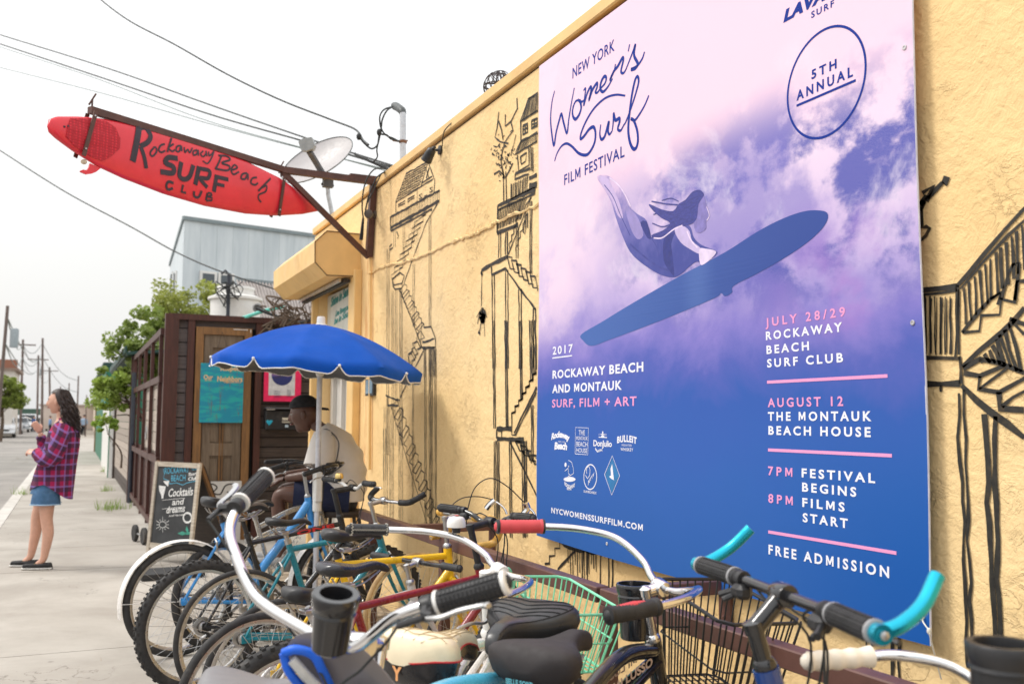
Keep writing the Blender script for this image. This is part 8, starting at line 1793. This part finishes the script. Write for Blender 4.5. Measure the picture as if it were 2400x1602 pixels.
    rings = [((-.055, 0, .87), .15, .20, 0), ((-.07, 0, .96), .15, .20, -.05), ((-.07, 0, 1.07), .145, .195, .1), ((-.04, 0, 1.19), .145, .205, .25), ((.02, 0, 1.29), .125, .205, .45), ((.075, 0, 1.355), .09, .14, .6), ((.115, 0, 1.385), .07, .085, .65)]
    b = MB(); loft(b, rings, 40, lambda p, u, an: p + V((math.cos(an), 0, 0)) * .007 * math.sin(p.z * 50 + an * 3)); sh_ = b.build('t_shirt', TS, t, 70)
    for sg in (1, -1):
        b = MB(); q = spline([(.06, sg * .14, 1.325), (.065, sg * .20, 1.25), (.08, sg * .235, 1.12)], 6); b.tube(q, [.085 + .004 * i * .5 for i in range(len(q))], 18); b.build('sleeve', TS, t, 60)
        b = MB(); b.tube(spline([(.10, sg * .10, 1.37), (.03, sg * .175, 1.375), (-.05, sg * .225, 1.30), (-.05, sg * .24, 1.2), (-.02, sg * .225, 1.1)], 6), .005, 6); b.build('seam', M('seam_grey', lin((90, 90, 96)), .8), sh_)
    SHO = M('shorts_navy', lin((28, 36, 66)), .85, var=.15)
    for sg, kx in ((1, .15), (-1, -.11)): b = MB(); b.tube(spline([(-.12, sg * .09, .895), (.05, sg * .11, .905), (.27, kx, .915)], 5), [.12, .118, .116, .114, .112, .11, .108, .106, .104, .103, .102], 20); b.build('shorts', SHO, t, 60)
    for y, x in ((.17, .33), (-.12, .40)): b = MB(); b.grid(lambda u, v_: V((x - .07 + .28 * u, y + .045 * math.cos(2 * math.pi * v_) * (1 if .03 < u < .97 else .5), .45 + (.035 + .03 * (u < .4)) * math.sin(2 * math.pi * v_) * (1 if .03 < u < .97 else .5))), 14, 12, cv=True); b.build('shoe', M('trainer_grey', (.3, .3, .3), .7), t, 60)
    # tall stool
    s = thing('bar_stool', 'tall dark metal stool under the seated person in the white t-shirt', 'stool', (c.x, c.y, 0), ang, local=True)
    b = MB(); b.lathe([(0, .76), (.17, .76), (.18, .78), (.175, .80), (0, .805)], 28, (-.05, 0, 0)); b.build('seat', DARKW, s)
    for sx in (1, -1):
        for sy in (1, -1): b = MB(); b.tube([(-.05 + sx * .10, sy * .10, .77), (-.05 + sx * .19, sy * .19, 0)], .013, 8); b.build('leg', BLACKP, s)
    for z, r in ((.42, .145), (.2, .17)): b = MB(); b.tube([(-.05 + r * math.cos(a), r * math.sin(a), z) for a in [i * .2618 for i in range(24)]], .009, 6, closed=True); b.build('foot_ring', BLACKP, s)
def walkers():
    L = [((117, 1003), 88, lin((120, 150, 190)), lin((40, 44, 60)), 'distant person in a pale blue top crossing the road behind the woman\'s arm'), ((196, 1011), 78, lin((150, 172, 196)), lin((26, 28, 34)), 'distant person in light blue shirt and black trousers right of the plaid shirt'),
         ((215, 986), 150, lin((200, 196, 190)), lin((60, 58, 62)), 'farthest person in pale clothes on the pavement by the green shed'), ((79, 996), 100, lin((36, 80, 140)), lin((30, 40, 56)), 'distant person in a dark blue jacket beside the parked white van')]
    for (px, py), t_, top, leg, label in L:
        p = TT(px, py, t_); t = thing('person', label, 'person', (p.x, p.y, -.02 if px > 150 else -.12), R(250 + px), local=True)
        N = {'pel': ((0, 0, .92), (.13, .11)), 'chs': ((0, 0, 1.25), (.14, .12)), 'nk': ((0, 0, 1.45), .055), 'hd': ((.02, 0, 1.58), .06), 'hl': ((0, .09, .85), .09), 'kl': ((.08, .10, .48), .065), 'al': ((.02, .10, .06), .04), 'hr': ((0, -.09, .85), .09), 'kr': ((-.02, -.10, .48), .065), 'ar': ((-.14, -.10, .08), .04),
             'sl': ((0, .18, 1.36), .06), 'el': ((-.05, .25, 1.1), .045), 'wl': ((.08, .24, .9), .035), 'sr': ((0, -.18, 1.36), .06), 'er': ((.02, -.25, 1.1), .045), 'wr': ((.1, -.22, .92), .035)}
        E = [('pel', 'chs'), ('chs', 'nk'), ('nk', 'hd'), ('pel', 'hl'), ('hl', 'kl'), ('kl', 'al'), ('pel', 'hr'), ('hr', 'kr'), ('kr', 'ar'), ('chs', 'sl'), ('sl', 'el'), ('el', 'wl'), ('chs', 'sr'), ('sr', 'er'), ('er', 'wr')]
        b = MB(); b.add(*skin_mesh(N, E, 'pel', 1)); head(b, V((.02, 0, 1.62))); b.build('body', M('skin_light', lin((205, 158, 136)), .5), t, 60)
        b = MB(); loft(b, [((0, 0, 1.45), .07, .09, 0), ((0, 0, 1.36), .13, .21, 0), ((0, 0, 1.15), .145, .2, 0), ((0, 0, .9), .15, .2, 0)], 20)
        for sg in (1, -1): b.tube([(0, sg * .17, 1.37), (-.02, sg * .25, 1.12), (.05, sg * .24, .98)], [.075, .065, .05], 10)
        b.build('top', M('top_%d' % px, top, .8), t, 60)
        b = MB()
        for sg, K in ((1, ((0, .09, .95), (.08, .10, .48), (.02, .10, .1))), (-1, ((0, -.09, .95), (-.02, -.10, .48), (-.14, -.10, .1)))): b.tube(list(K), [.12, .085, .07], 12)
        b.build('trousers', M('legs_%d' % px, leg, .8), t, 60)
        b = MB(); b.ball((.0, 0, 1.66), (.10, .088, .10), 14, 8); b.build('hair', M('hair_dark', lin((46, 34, 32)), .5, var=.3, scale=30), t)
setting(); building(); banner(); patio(); greenery(); far_buildings(); rack(); bikes(); loose_cup()
surf_sign(); roof_gear(); parasol(); chalkboard(); street(); woman(); man(); walkers()
